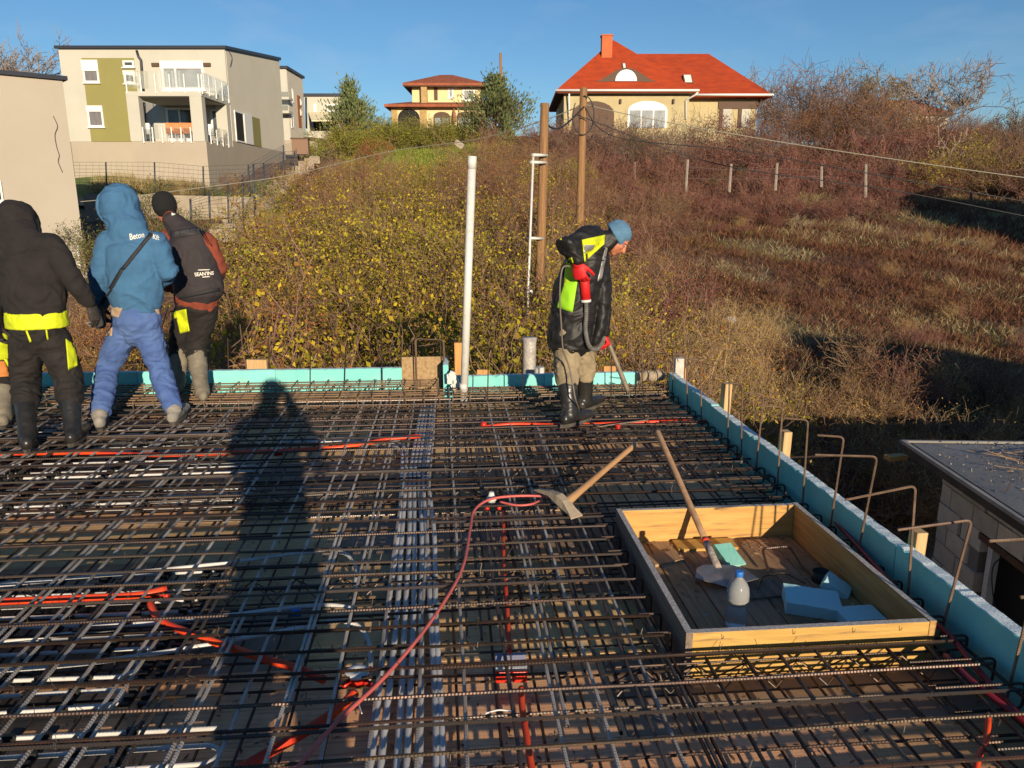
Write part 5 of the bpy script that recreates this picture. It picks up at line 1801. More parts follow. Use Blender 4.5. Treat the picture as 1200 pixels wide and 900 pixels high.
a, b = V(466, 127.5), V(492, 147)
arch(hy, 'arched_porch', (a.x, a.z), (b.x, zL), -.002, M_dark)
for (p, q) in (((508, 131), (527.5, 150)), ((535, 131), (554, 150))):
    a, b = V(*p), V(*q)
    o = arch(hy, 'arched_door', (a.x, a.z), (b.x, b.z), -.002, M_timber)
    w = (b.x - a.x)
    for i in range(2):
        xx = a.x + w * (.08 + .46 * i)
        hy.add('pane', MB().span((xx, -.1, b.z + .1), (xx + w * .38, -.065, a.z - (a.z - b.z) * .38)), [M_glasslt], o)
for (p, q) in (((525, 103), (531.5, 115.5)), ((542, 104.5), (557, 118.5))):
    a, b = hy.V(*p, 102.2), hy.V(*q, 102.2)
    window(hy, (a.x, a.z), (b.x, b.z), 2.19, glass=M_glasslt, fr=.2)
a, b = hy.V(508.5, 103, 102.2), hy.V(513, 117.5, 102.2)
hy.add('recess', MB().span((a.x, 2.14, b.z), (b.x, 2.21, a.z)), [M_timber])
p = uv(V(533, 150).x + hy.o[0], 99.3, V(533, 150).z + hy.o[2])
ps = thing('closed_parasol', 'closed reddish parasol between the arched doors of the yellow villa', 'parasol', p)
MB().tube([(0, 0, 0), (0, 0, 2.3)], .04, 6).build('pole', [M_timber], ps)
MB().lathe([(.08, .5), (.22, .7), (.24, 1.2), (.12, 1.9), (.03, 2.25)], n=10).build('canopy', [mat('faded red cloth', (.34, .13, .08), rough=.85)], ps)

# ---------------- red roofed house
hr = House('red_roofed_house', 'cream house with big orange red tiled roof and eyebrow dormer on the hill', 'house', 10.0, 63, 6.0)
V = lambda px, py, v=63: hr.V(px, py, v)
e0, e1 = V(651.5, 106.5, 62.3), V(818.5, 106.5, 62.3)
zE = e0.z
hr.add('wall', MB().span((V(661, 112).x, 0, -2.5), (V(808, 112).x, 11, zE)), [M_cream])
rk0, rk1 = hr.V(719, 46.8, 67.5), hr.V(723, 46.8, 70)
mr = hip(hr, 'main_roof', e0.x, e1.x, -.7, 12.2, zE + .05, rk0.x, rk0.x + .3, 4.5, 7.5, rk0.z, M_tile, .16)
w0, w1 = V(800, 111.5, 63.8), V(905.5, 111.5, 63.8)
rr0, rr1 = hr.V(748, 63, 69.5), hr.V(830.6, 62.6, 69.5)
hip(hr, 'wing_roof', w0.x - 6, w1.x, .8, 12.2, w0.z + .05, rr0.x, rr1.x, 6.5, 6.5, rr0.z, M_tile, .16)
hr.add('wing_wall', MB().span((V(806, 112).x, 1.9, -2.5), (V(888, 114, 64.9).x, 11, w0.z - .05)), [M_cream])
hr.add('gutter', MB().tube([(e0.x - .05, -.78, zE + .03), (e1.x + .05, -.78, zE + .03)], .09, 8), [M_frame])
hr.add('gutter', MB().tube([(V(812, 112, 63.7).x, .72, w0.z + .02), (w1.x + .05, .72, w0.z + .02)], .09, 8), [M_frame])
hr.add('downpipe', MB().tube([V(818, 108, 62.3), V(815, 111, 62.4), V(807, 115.5, 62.7), V(804, 118, 62.9), V(804, 140, 62.9)], .07, 8), [M_frame])
hr.add('downpipe', MB().tube([V(667, 108, 62.5), V(667, 145, 62.9)], .07, 8), [M_frame])
hr.add('eave_board', MB().span((e0.x + .15, -.6, zE - .16), (e1.x - .15, 12, zE - .115)), [M_timber])
c0, c1 = hr.V(705, 43, 66), hr.V(716.3, 73, 66)
ch = hr.add('chimney', MB().span((c0.x, 2.6, c1.z - 1.2), (c1.x, 3.5, c0.z)), [M_brick])
hr.add('chimney_cap', MB().span((c0.x - .06, 2.54, c0.z + .003), (c1.x + .06, 3.56, c0.z + .1)), [M_brick], ch)
# eyebrow dormer: a swelling of the roof with a half round window
def roof_y(z): return -.7 + (z - zE) / (rk0.z - zE) * (4.5 + .7)
d0, d1 = hr.V(697, 95, 64), hr.V(768, 95, 64)
zd0 = hr.V(733, 96.5, 63.6).z
zdt = hr.V(733, 82.5, 63.6).z
cx, hw = hr.V(732.5, 96, 63.6).x, hr.V(745, 96, 63.6).x - hr.V(732.5, 96, 63.6).x
yd = roof_y(zd0) - .05
n = 24
fp, bp = [], []
for i in range(n + 1):
    s = -1 + 2 * i / n
    zz = zd0 + (zdt - zd0 + .12) * (math.cos(s * math.pi) * .5 + .5) ** .8
    xx = cx + s * (d1.x - d0.x) / 2
    fp.append((xx, yd - .05, zz))
    bp.append((xx, roof_y(zz) + .25, zz))
q = MB().add(fp + bp, [(i, i + 1, n + 2 + i, n + 1 + i) for i in range(n)], 0, True)
q.add([(a, b + .002, c) for a, b, c in fp] + [(a, b + .002, zd0 - .02) for a, b, c in fp], [(i, n + 1 + i, n + 2 + i, i + 1) for i in range(n)], 1)
dm = q.build('eyebrow_dormer', [M_tile, M_timber], hr.t)
poly = [(cx + hw * math.cos(math.pi * i / 14), zd0 + .02 + (zdt - zd0) * .95 * math.sin(math.pi * i / 14)) for i in range(15)]
hr.add('dormer_window', MB().prism(poly, 'y', yd - .12, yd - .056), [M_frame], dm)
poly = [(cx + hw * .86 * math.cos(math.pi * i / 14), zd0 + .1 + (zdt - zd0) * .78 * math.sin(math.pi * i / 14)) for i in range(15)]
hr.add('pane', MB().prism(poly, 'y', yd - .135, yd - .122), [mat('white blind', (.74, .73, .70), rough=.5)], dm)
# skylights lying on the roof slopes
sl = math.atan2(rk0.z - zE, 5.2)
def skylight(px, py, v, w, l, label=None):
    p = hr.V(px, py, v)
    o = MB().box((0, 0, 0), (w, l, .12)).build('skylight', [M_timber], hr.t, loc=p, rot=(sl, 0, 0))
    MB().box((0, 0, .075), (w - .16, l - .16, .03)).build('pane', [bpy.data.materials['white blind']], o)
zs = hr.V(806, 93, 65.6)
yw = .8 + (zs.z - w0.z) / (rr0.z - w0.z) * 5.7
skylight(806, 93, 63 + yw - .15, .72, 1.15)
skylight(731.5, 78.5, 63 + roof_y(hr.V(731, 78, 65).z) - .1, .35, .9)
a, b = V(736, 118.5), V(781, 150)
arch(hr, 'arched_window', (a.x, a.z), (b.x, b.z), -.003, M_frame, .07, .35)
for i in range(3):
    xx = a.x + (b.x - a.x) * (.05 + .31 * i)
    hr.add('pane', MB().span((xx, -.09, b.z), (xx + (b.x - a.x) * .28, -.074, a.z - (a.z - b.z) * .34)), [M_glasslt])
a, b = V(671, 118.5), V(719, 155)
arch(hr, 'arched_porch', (a.x, a.z), (b.x, b.z), -.003, M_timber, .07, .4)
for px in (727, 789):
    p = V(px, 119)
    hr.add('wall_lamp', MB().box(p + Vector((0, -.1, 0)), (.14, .2, .34)), [M_timber])
for (p, q) in (((846, 119), (862, 150)), ((868, 119), (884, 150))):
    a, b = hr.V(*p, 64.9), hr.V(*q, 64.9)
    hr.add('timber_post', MB().span((a.x - .15, 1.82, b.z), (a.x + .12, 1.898, a.z)), [M_timber])
    hr.add('roller_shutter', MB().span((a.x + .14, 1.85, b.z), (b.x - .4, 1.896, a.z)), [mat('cream shutter', (.62, .55, .38), rough=.6) if px == 0 else M_ren])
hr.add('timber_beam', MB().span((hr.V(842, 118, 64.9).x, 1.80, w0.z - .9), (hr.V(888, 118, 64.9).x, 1.897, w0.z - .35)), [M_timber])

# ---------------- brown roofed house behind the skyline trees
hz = House('brown_roofed_house', 'brown tiled house roof showing behind the bare trees on the right skyline', 'house', 45.0, 92, 6.0)
a, b = hz.V(1005, 133, 92), hz.V(1120, 133, 92)
hip(hz, 'roof', a.x, b.x, 0, 8, a.z, a.x + 4, b.x - 3, 4, 4, hz.V(1088, 117, 96).z, M_tileold)
hz.add('wall', MB().span((a.x + .5, .5, -3), (b.x - .5, 7.5, a.z - .16)), [M_ren])

# ---------------- block shed with the flat roof at the right
sd = thing('block_shed', 'low concrete block shed with flat felt roof beside the deck at the right', 'shed', Vector((4.80, 7.28, -3.2)), R(-7.2))
zR = 2.40
MB().span((-.02, -7.4, zR - .11), (6.4, 0, zR - .02)).build('roof_slab', [mat('dark fascia', (.09, .075, .062), (.05, .042, .036), rough=.9, scale=3)], sd)
M_felt = mat('bitumen felt', (.15, .14, .13), (.24, .225, .205), rough=.5, scale=1.1, bump=.35, bscale=30, col3=(.09, .085, .08), scale3=.8, lo3=.6, hi3=.8)
for i in range(7):
    MB().span((.03 + i * .9, -7.4, zR - .02), (.95 + i * .9 + .02, -.02, zR + .004 + (i % 2) * .004)).build('felt_sheet', [M_felt], sd)
MB().span((-.06, -7.45, zR - .012), (-.022, .05, zR + .022)).build('roof_edge', [mat('grey edge flashing', (.34, .32, .29), (.24, .22, .2), rough=.6, metal=.1, scale=3)], sd)
MB().span((-.06, .052, zR - .012), (6.4, .085, zR + .012)).build('roof_edge', [M_felt], sd)
wx = .24                                       # wall plane, set back under the roof
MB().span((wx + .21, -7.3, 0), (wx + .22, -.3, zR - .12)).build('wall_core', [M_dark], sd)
br = random.Random(5)
bmesh_cache = {}
op0, op1 = -1.02, -6.0                         # opening along y (front to back is negative)
z0 = 0.02
for row in range(11):
    zz = zR - .115 - (row + 1) * .205
    if zz < .0: break
    y = -.28 - (.2 if row % 2 else 0)
    if row % 2:
        segs = [(-.28, -.475)]
    else:
        segs = []
    while y > -7.0:
        segs.append((y, y - .395))
        y -= .40
    for (ya, yb2) in segs:
        mid = (ya + yb2) / 2
        if row >= 2 and op1 < mid < op0: continue
        if row >= 2 and (ya > op0 > yb2): yb2 = op0
        L = round(ya - yb2, 3)
        if L < .05: continue
        if L not in bmesh_cache: bmesh_cache[L] = MB().box((0, 0, 0), (.19, L - .012, .193)).mesh('block', [M_block])
        link('block', bmesh_cache[L], sd, (wx + .1 + br.gauss(0, .004), mid, zz + .1), (br.gauss(0, .006), 0, br.gauss(0, .006)))
mo = MB().span((wx + .03, op0, 0), (wx + .17, -.3, zR - .13)).span((wx + .03, -7.0, zR - .5), (wx + .17, op0 - .001, zR - .13))
mo.build('mortar', [mat('mortar', (.20, .18, .16), rough=.95)], sd)
for yy in (-1.16, -1.80, -2.6):
    MB().span((wx + .02, yy - .07, 0), (wx + .09, yy, zR - .54)).build('post', [M_white], sd)
MB().span((wx, op1, zR - .60), (wx + .2, op0, zR - .535)).build('lintel', [M_timber], sd)
for yy in (-1.42, -2.1):
    MB().tube(smooth_path([(wx + .03, yy - .2, .9), (wx, yy, 1.3), (wx + .02, yy + .15, 1.62), (wx, yy - .05, 1.86)]), .006, 5).build('hanging_cable', [M_wireblk], sd)
# litter on the felt
lr = np.random.default_rng(8)
n = 1500
pp = np.stack([lr.normal(1.15, .45, n).clip(.1, 4), -np.abs(lr.normal(.75, .42, n)) - .1, np.full(n, zR + .012) + lr.random(n) * .05], -1)
v, f = leaf_quads(pp, .026, lr, .5)
o = raw_mesh('roof_litter', v, f, [mat('leaf litter', (.3, .25, .2), rough=.8, isl_cols=[(.24, .18, .12), (.08, .055, .04), (.16, .11, .075), (.36, .31, .26)])])
tag(link('roof_litter', o, sd), kind='stuff')
sg = []
for i in range(60):
    a = np.array([lr.normal(1.3, .4), -abs(lr.normal(.7, .3)) - .1, zR + .01 + lr.random() * .04])
    b = a + np.array([lr.normal(0, .3), lr.normal(0, .2), lr.random() * .15])
    a[0], b[0] = max(a[0], .1), max(b[0], .1)
    a[1], b[1] = min(a[1], -.06), min(b[1], -.06)
    sg.append((*a, *b, .006, .003))
v, f = prisms(sg)
tag(link('fallen_twigs', raw_mesh('fallen_twigs', v, f, [M_twig]), sd), kind='stuff')
MB().box((-.10, .03, zR - .165), (.22, .10, .05), Matrix.Rotation(.25, 3, 'Z')).build('board_end', [M_wood], sd, .004)

# ---------------- unseen house added behind the camera, roof shaped to cast the field shadow
hs = House('added_shade_house', 'unseen white house added behind the camera to shade the lower field', 'house', 24.5, -10.0, -3.3)
hs.add('wall', MB().prism([(-6, 0), (12, 0), (12, 5.2), (2, 6.4), (-4.5, 8.1), (-6, 8.5)], 'y', -9, 0), [M_ren])
hs.add('roof', MB().prism([(-6.2, 8.56), (-4.5, 8.105), (2, 6.405), (12.2, 5.205), (12.2, 5.4), (2, 6.6), (-4.5, 8.3), (-6.2, 8.78)], 'y', -9.2, .2), [M_roofdark])

hs2 = House('added_shade_house', 'unseen cream house added beyond the right edge to shade the upper right scrub', 'house', 29.6, 24.0, -3.0)  # unseen house added out of view to throw shade on the scrub
hs2.add('wall', MB().span((0, -8, 0), (10, 0, 10.0)), [M_ren])
hs2.add('roof', MB().prism([(-.3, 10.0), (10.3, 10.0), (5, 11.6)], 'y', -8.3, .3), [M_tileold])

# ---------------- wooden poles, wires
def pole(px0, py0, px1, py1, d, r, label, deep=2.0):
    a, b = at_d(px1, py1, d), at_d(px0, py0, d)
    t = thing('wooden_pole', label, 'utility pole', a)
    dv = (b - a)
    MB().tube([dv.normalized() * -deep, Vector((0, 0, 0)), dv * .5, dv], [r * 1.1, r * 1.05, r, r * .93], 14).build('pole', [M_pole], t)
    return t, a, dv


t1, a1, d1 = pole(638.5, 121, 633, 322, 17, .098, 'shorter wooden pole behind the thin white pole')
t2, a2, d2 = pole(684, 103, 679.5, 262, 21.5, .105, 'taller wooden pole carrying the cables')
# thin white pole clamped to the shorter wooden pole
wp0, wp1 = at_d(617, 392, 16.2), at_d(625, 181, 16.6)
wt = thing('white_pole', 'thin white metal pole clamped to the shorter wooden pole', 'pole', wp0)
MB().tube([Vector((0, 0, -2.5)), Vector((0, 0, 0)), wp1 - wp0], .025, 10).build('tube', [M_white], wt)
for (xa, xb, y) in ((624, 641, 181.5), (622, 640, 190), (619, 636, 279)):
    MB().tube([at_d(xa, y, 16.55) - wp0, at_d(xb, y + .5, 16.85) - wp0], .032, 8).build('clamp', [M_white], wt)
MB().tube([Vector((0, 0, .9)), Vector((.12, -.02, .92))], .04, 8).build('clamp', [M_white], wt)


def wire(name, pts, r, m, label, sag=0):
    return tag(MB().tube(smooth_path(pts, 8), r, 6).build(name, [m]), label, 'cable')


topw = at_d(683.5, 122, 21.45)
wire('overhead_cable', [topw, at_d(640, 140, 22), at_d(560, 163, 24), at_d(455, 178, 26), at_d(340, 205, 27), at_d(235, 220, 26), at_d(120, 234, 25.5), at_d(40, 240, 25.0)], .0135, M_wireyel, 'pale cable sagging from the taller pole to the grey house on the left')
wire('overhead_cable', [topw, at_d(760, 139, 21.2), at_d(900, 164, 20.8), at_d(1050, 187, 20.3), at_d(1200, 208, 19.8), at_d(1340, 226, 19.3)], .0125, M_wireyel, 'pale cable running from the taller pole across the field to the right')
wire('overhead_cable', [topw, at_d(720, 160, 21), at_d(860, 176, 20), at_d(1000, 200, 19), at_d(1200, 236, 18), at_d(1330, 258, 17.4)], .013, M_wireblk, 'thin black cable under the pale cable across the field')
wire('overhead_cable', [topw + Vector((0, 0, -.3)), at_d(690, 140, 21.3), at_d(840, 192, 21), at_d(1040, 222, 20), at_d(1200, 253, 19), at_d(1330, 278, 18.5)], .013, M_wireblk, 'lowest thin cable sagging across the upper right of the field')
wire('cable_loop', [a2 + d2 * .86 + Vector((0, -.12, 0)), at_d(660, 148, 20), at_d(645, 149, 18), a1 + d1 * .93], .022, M_wireblk, 'black cable slung between the two wooden poles')
cl = [a2 + d2 * (.80 + .14 * math.cos(a)) + RGT * (.28 * math.sin(a)) + FWD * -.14 for a in [2 * math.pi * i / 14 for i in range(13)]]
wire('cable_coil', cl, .016, M_wireblk, 'coil of black cable hung on the taller wooden pole')
pole(586.5, 62, 588, 130, 95, .16, 'distant utility pole on the skyline right of the yellow villa')

# ---------------- concrete posts along the top of the field
M_cpost = mat('pale concrete post', (.40, .35, .29), (.3, .255, .2), rough=.9, scale=5)
for i, (px, y0, y1) in enumerate(((806, 220, 187), (857, 220, 192), (911, 218, 191), (963, 214, 195), (1015, 226, 192), (744, 205, 190), (668, 212, 195))):
    d = (46, 45.5, 45, 45, 42.5, 52, 50)[i]
    a, b = at_d(px - (2 if i < 3 else 0), y0, d), at_d(px, y1, d)
    o = MB().tube([Vector((0, 0, -.25)), b - a], [.075, .066], 4, smooth=False).build('fence_post', [M_cpost], None, loc=a)
    tag(o, 'pale concrete fence post standing in the brambles at the top of the field', 'post', 'concrete posts at the top of the field')
for k in (.35, .75):
    wire('fence_wire', [at_d(806, 220 - 33 * k, 46), at_d(857, 220 - 28 * k, 45.5), at_d(911, 218 - 27 * k, 45), at_d(963, 214 - 19 * k, 45), at_d(1015, 226 - 34 * k, 42.5)], .005, M_wire, ('lower' if k < .5 else 'upper') + ' wire strung along the concrete posts of the field')
for i, (px, y0, y1, d) in enumerate(((1181, 262, 228, 38), (1138, 248, 226, 40))):
    a, b = at_d(px, y0, d), at_d(px, y1, d)
    tag(MB().tube([Vector((0, 0, -.6)), b - a], .06, 6).build('fence_post', [M_timber], None, loc=a), 'dark wooden fence post in the scrub at the far right', 'post', 'dark posts at the far right')

# ---------------- terraces, stair and fences of the white house
def rwall(name, pts, h, label, m=M_conc, t=.25, cat='retaining wall'):
    """wall along (px, y_top, d) points"""
    q = MB()
    P = [at_d(*p) for p in pts]
    for a, b in zip(P[:-1], P[1:]):
        s = (b - a).cross(Vector((0, 0, 1))).normalized() * t / 2
        v = [a + s, b + s, b - s, a - s]
        v = v + [p - Vector((0, 0, h)) for p in v]
        q.add(v, [(0, 1, 2, 3), (7, 6, 5, 4), (0, 4, 5, 1), (1, 5, 6, 2), (2, 6, 7, 3), (3, 7, 4, 0)])
    return tag(q.build(name, [m]), label, cat)


M_rw = mat('pale retaining wall', (.36, .31, .235), (.28, .23, .17), rough=.9, scale=2, bump=.2, bscale=20)
rwall('retaining_wall', [(98, 227, 33), (165, 228, 33.5), (300, 231, 35), (318, 232, 36)], 1.6, 'long pale retaining wall on the terrace below the white house', M_rw)
rwall('retaining_wall', [(248, 262, 28), (282, 262, 29)], 1.5, 'short pale retaining wall behind the man in the vest', M_rw)
rwall('retaining_wall', [(330, 164, 58), (372, 166, 58)], 1.0, 'dark garden wall in front of the far white houses', M_rens)
st = thing('garden_stair', 'concrete garden stair climbing the slope beside the mesh fence', 'stair', at_d(262, 268, 27.5))
for i in range(16):
    t = i / 15
    p = at_d(262 + 102 * t, 268 - 84 * t, 27.5 + 24 * t) - st.location
    MB().box(p + Vector((0, 0, -.22)), (.95, .95 + .75 * t, .45), -YAW + .35).build('step', [M_rw], st, .01)
fl = [thing('mesh_fence', 'dark mesh fence with posts climbing beside the garden stair', 'fence', at_d(262, 262, 27)), thing('mesh_fence', 'dark mesh fence along the lawn in front of the white house', 'fence', at_d(180, 225, 38))]


def fence(t, posts, mesh=True):
    prev = None
    for (px, y0, y1, d) in posts:
        a, b = at_d(px, y0, d), at_d(px, y1, d)
        MB().tube([a - t.location - Vector((0, 0, .5)), b - t.location], .035, 6).build('post', [M_post], t)
        if prev:
            A, B = prev
            w = MB()
            for k in range(9):
                q = k / 8
                w.tube([A.lerp(B, q) - t.location, a.lerp(b, q) - t.location], .0065, 3, smooth=False, cap=False)
            L = (a - A).length
            for k in range(1, int(L / .28)):
                q = k / int(L / .28)
                w.tube([A.lerp(a, q) - t.location, B.lerp(b, q) - t.location], .004, 3, smooth=False, cap=False)
            tag(w.build('wire_mesh', [M_post], t), kind='stuff')
        prev = (a, b)


fence(fl[0], [(223, 255, 233, 27.5), (245, 255, 224, 28), (267, 262, 214, 28.5), (284, 254, 205, 30), (297, 243, 192, 32.5), (309, 233, 191, 36), (332, 222, 178, 42), (345, 203, 177, 47), (350, 195, 172, 52)])
fence(fl[1], [(30, 222, 190, 37), (124, 222, 190, 38), (181, 232, 190, 37.5), (238, 233, 195, 36.5), (291, 232, 193, 37.5), (332, 192, 170, 50), (357, 180, 165, 56)])
# odds and ends on the hillside
tag(MB().box((0, 0, .1), (.62, .05, .36), Matrix.Rotation(.6, 3, 'Y')).build('white_sheet', [M_cpost], None, loc=at_d(538, 171, 52)), 'white sheet of scrap lying in the brush below the hedge', 'sheet')
rb = MB()
bm = bmesh.new()
bmesh.ops.create_icosphere(bm, subdivisions=2, radius=.17)
for v in bm.verts: v.co *= 1 + .5 * mnoise.noise(v.co * 9)
me = bpy.data.meshes.new('litter_bag')
bm.to_mesh(me)
bm.free()
me.materials.append(M_white)
p = to_uv(*at_d(857, 371, 22.5).xy)
tag(link('litter_bag', me, None, uv(p[0], p[1], gz(*p) + .25), scale=(1.2, .8, .6)), 'white plastic litter lying in the dry grass of the field', 'litter')
bx = thing('garden_box', 'brown garden cabinet on the terrace right of the white house', 'cabinet', at_d(353, 181, 50))
MB().span((-.5, -.3, 0), (.5, .3, .9)).build('body', [mat('brown cabinet', (.22, .13, .085), rough=.7)], bx)
MB().span((-.56, -.36, .903), (.56, .36, .97)).build('lid', [M_timber], bx)
# ================================================================== PEOPLE
def ell(mb, pts, rad, ref, n=14, capend=True):
    """closed tube of elliptical section; rad = (across, along ref)"""
    pts = [Vector(p) for p in pts]
    ref = Vector(ref).normalized()
    # dome the two ends so that joints blend
    def rr(r): return r if isinstance(r, (tuple, list)) else (r, r)
    rad = [rr(r) for r in rad]
    if capend:
        d0 = (pts[0] - pts[1]).normalized()
        d1 = (pts[-1] - pts[-2]).normalized()
        a, b = min(rad[0]), min(rad[-1])
        pre = [(pts[0] + d0 * a * math.sin(t), (rad[0][0] * math.cos(t), rad[0][1] * math.cos(t))) for t in (1.4, 1.0, .5)]
        post = [(pts[-1] + d1 * b * math.sin(t), (rad[-1][0] * math.cos(t), rad[-1][1] * math.cos(t))) for t in (.5, 1.0, 1.4)]
        pts = [p for p, _ in pre] + pts + [p for p, _ in post]
        rad = [r for _, r in pre] + rad + [r for _, r in post]
    vs = []
    for i, p in enumerate(pts):
        d = (pts[min(i + 1, len(pts) - 1)] - pts[max(i - 1, 0)]).normalized()
        s = d.cross(ref)
        if s.length < .15: s = d.cross(Vector((ref.y, ref.z, ref.x)))
        s.normalize()
        t = s.cross(d).normalized()
        for k in range(n):
            a = 2 * math.pi * k / n
            vs.append(p + s * math.cos(a) * rad[i][0] + t * math.sin(a) * rad[i][1])
    m = len(pts)
    fs = [(i * n + k, i * n + (k + 1) % n, (i + 1) * n + (k + 1) % n, (i + 1) * n + k) for i in range(m - 1) for k in range(n)]
    fs += [tuple(range(n))[::-1], tuple(range((m - 1) * n, m * n))]
    mb.add(vs, fs)
    return mb


def ball(mb, c, r, rot=None):
    bm = bmesh.new()
    bmesh.ops.create_icosphere(bm, subdivisions=3, radius=1)
    c = Vector(c)
    r = Vector(r if isinstance(r, (tuple, list)) else (r, r, r))
    vs = []
    for v in bm.verts:
        p = Vector((v.co.x * r.x, v.co.y * r.y, v.co.z * r.z))
        if rot is not None: p = rot @ p
        vs.append(p + c)
    mb.add(vs, [[q.index for q in f.verts] for f in bm.faces])
    bm.free()
    return mb


def fuse(mb, name, m, parent, voxel=.012, smooth=4, fold=0.0, freq=(9, 9, 16), seed=0, cut=None, lines=()):
    """one continuous skin over overlapping solids, with cloth folds pressed in"""
    me = bpy.data.meshes.new('tmp')
    me.from_pydata(mb.v, [], mb.f)
    bm = bmesh.new()
    bm.from_mesh(me)
    bmesh.ops.recalc_face_normals(bm, faces=bm.faces)
    bm.to_mesh(me)
    bm.free()
    o = bpy.data.objects.new('tmp', me)
    COL.objects.link(o)
    md = o.modifiers.new('r', 'REMESH')
    md.mode = 'VOXEL'
    md.voxel_size = voxel
    if smooth:
        ms = o.modifiers.new('s', 'SMOOTH')
        ms.factor = .5
        ms.iterations = smooth
    dg = bpy.context.evaluated_depsgraph_get()
    ev = o.evaluated_get(dg)
    out = bpy.data.meshes.new_from_object(ev)
    bpy.data.objects.remove(o)
    bpy.data.meshes.remove(me)
    n = len(out.vertices)
    if fold > 0:
        out.update()
        sd = Vector((seed * 3.1, seed * 1.7, seed * 2.3))
        ns = [v.normal.copy() for v in out.vertices]
        for v, nn in zip(out.vertices, ns):
            p = v.co
            q = Vector((p.x * freq[0], p.y * freq[1], p.z * freq[2])) + sd
            w = mnoise.noise(q * .6) * .9
            q2 = Vector((q.x + 1.5 * w, q.y - 1.2 * w, q.z + 1.8 * w))
            a = 1 - abs(mnoise.noise(q2)) * 2.2
            b = 1 - abs(mnoise.noise(q2 * 1.9 + Vector((5, 1, 2)))) * 2.2
            v.co = p + nn * (fold * (.7 * a + .35 * b - .35))
    org = parent.location if parent is not None else Vector()
    for v in out.vertices:
        v.co -= org
    out.name = name
    out.materials.clear()
    out.materials.append(m)
    out.polygons.foreach_set('use_smooth', [True] * len(out.polygons))
    out.update()
    return link(name, out, parent)


def bvh(o, off):
    me = o.data
    return BVHTree.FromPolygons([v.co + off for v in me.vertices], [tuple(p.vertices) for p in me.polygons])


def cast(tree, px, py):
    x, f, k = _ray(px, py)
    d = (RGT * x + FWD * f + Vector((0, 0, k))).normalized()
    h = tree.ray_cast(Vector((0, 0, CZ)), d)
    return (h[0], d) if h[0] is not None else (None, d)


def patch(o, quad, m, name, n=10, k=10, off=.004, parent=None, label=None, tree=None):
    """cloth piece sewn on the garment: quad of picture corners (tl, tr, br, bl) laid over the surface"""
    root = o.parent
    T = tree or bvh(o, root.location)
    tl, tr, br, bl = [Vector((a, b)) for a, b in quad]
    V, ok = [], []
    last = None
    for j in range(k + 1):
        for i in range(n + 1):
            a, b = tl.lerp(tr, i / n), bl.lerp(br, i / n)
            q = a.lerp(b, j / k)
            h, d = cast(T, q.x, q.y)
            if h is None: ok.append(False); V.append(None)
            else: ok.append(True); V.append(h - d * off)
    g = lambda i, j: j * (n + 1) + i
    mp, vs, fs = {}, [], []
    for j in range(k):
        for i in range(n):
            c = (g(i, j), g(i, j + 1), g(i + 1, j + 1), g(i + 1, j))
            if all(ok[q] for q in c):
                if max((V[c[0]] - V[c[2]]).length, (V[c[1]] - V[c[3]]).length) > .12: continue
                for q in c:
                    if q not in mp:
                        mp[q] = len(vs)
                        vs.append(V[q] - root.location)
                fs.append(tuple(mp[q] for q in c))
    me = bpy.data.meshes.new(name)
    me.from_pydata(vs, [], fs)
    me.materials.append(m)
    me.polygons.foreach_set('use_smooth', [True] * len(me.polygons))
    me.update()
    ob = link(name, me, o if parent is None else parent)
    md = ob.modifiers.new('cloth', 'SOLIDIFY')
    md.thickness = .004
    md.offset = 0
    if label: ob['label'] = label
    return ob


def lettering(o, text, quad, m, name='lettering', off=.006, bold=.0, tree=None):
    cu = bpy.data.curves.new('txt', 'FONT')
    cu.body = text
    cu.offset = bold
    cu.resolution_u = 3
    tmp = bpy.data.objects.new('txt', cu)
    COL.objects.link(tmp)
    dg = bpy.context.evaluated_depsgraph_get()
    me0 = bpy.data.meshes.new_from_object(tmp.evaluated_get(dg))
    bpy.data.objects.remove(tmp)
    xs = [v.co.x for v in me0.vertices]
    ys_ = [v.co.y for v in me0.vertices]
    x0, x1, y0, y1 = min(xs), max(xs), min(ys_), max(ys_)
    root = o.parent
    T = tree or bvh(o, root.location)
    tl, tr, br, bl = [Vector((a, b)) for a, b in quad]
    for v in me0.vertices:
        s, t = (v.co.x - x0) / (x1 - x0), (v.co.y - y0) / (y1 - y0)
        q = bl.lerp(br, s).lerp(tl.lerp(tr, s), t)
        h, d = cast(T, q.x, q.y)
        v.co = (h - d * off if h else at_d(q.x, q.y, 5.9)) - root.location
    me0.name = name
    me0.materials.clear()
    me0.materials.append(m)
    me0.update()
    ob = link(name, me0, o)
    return ob


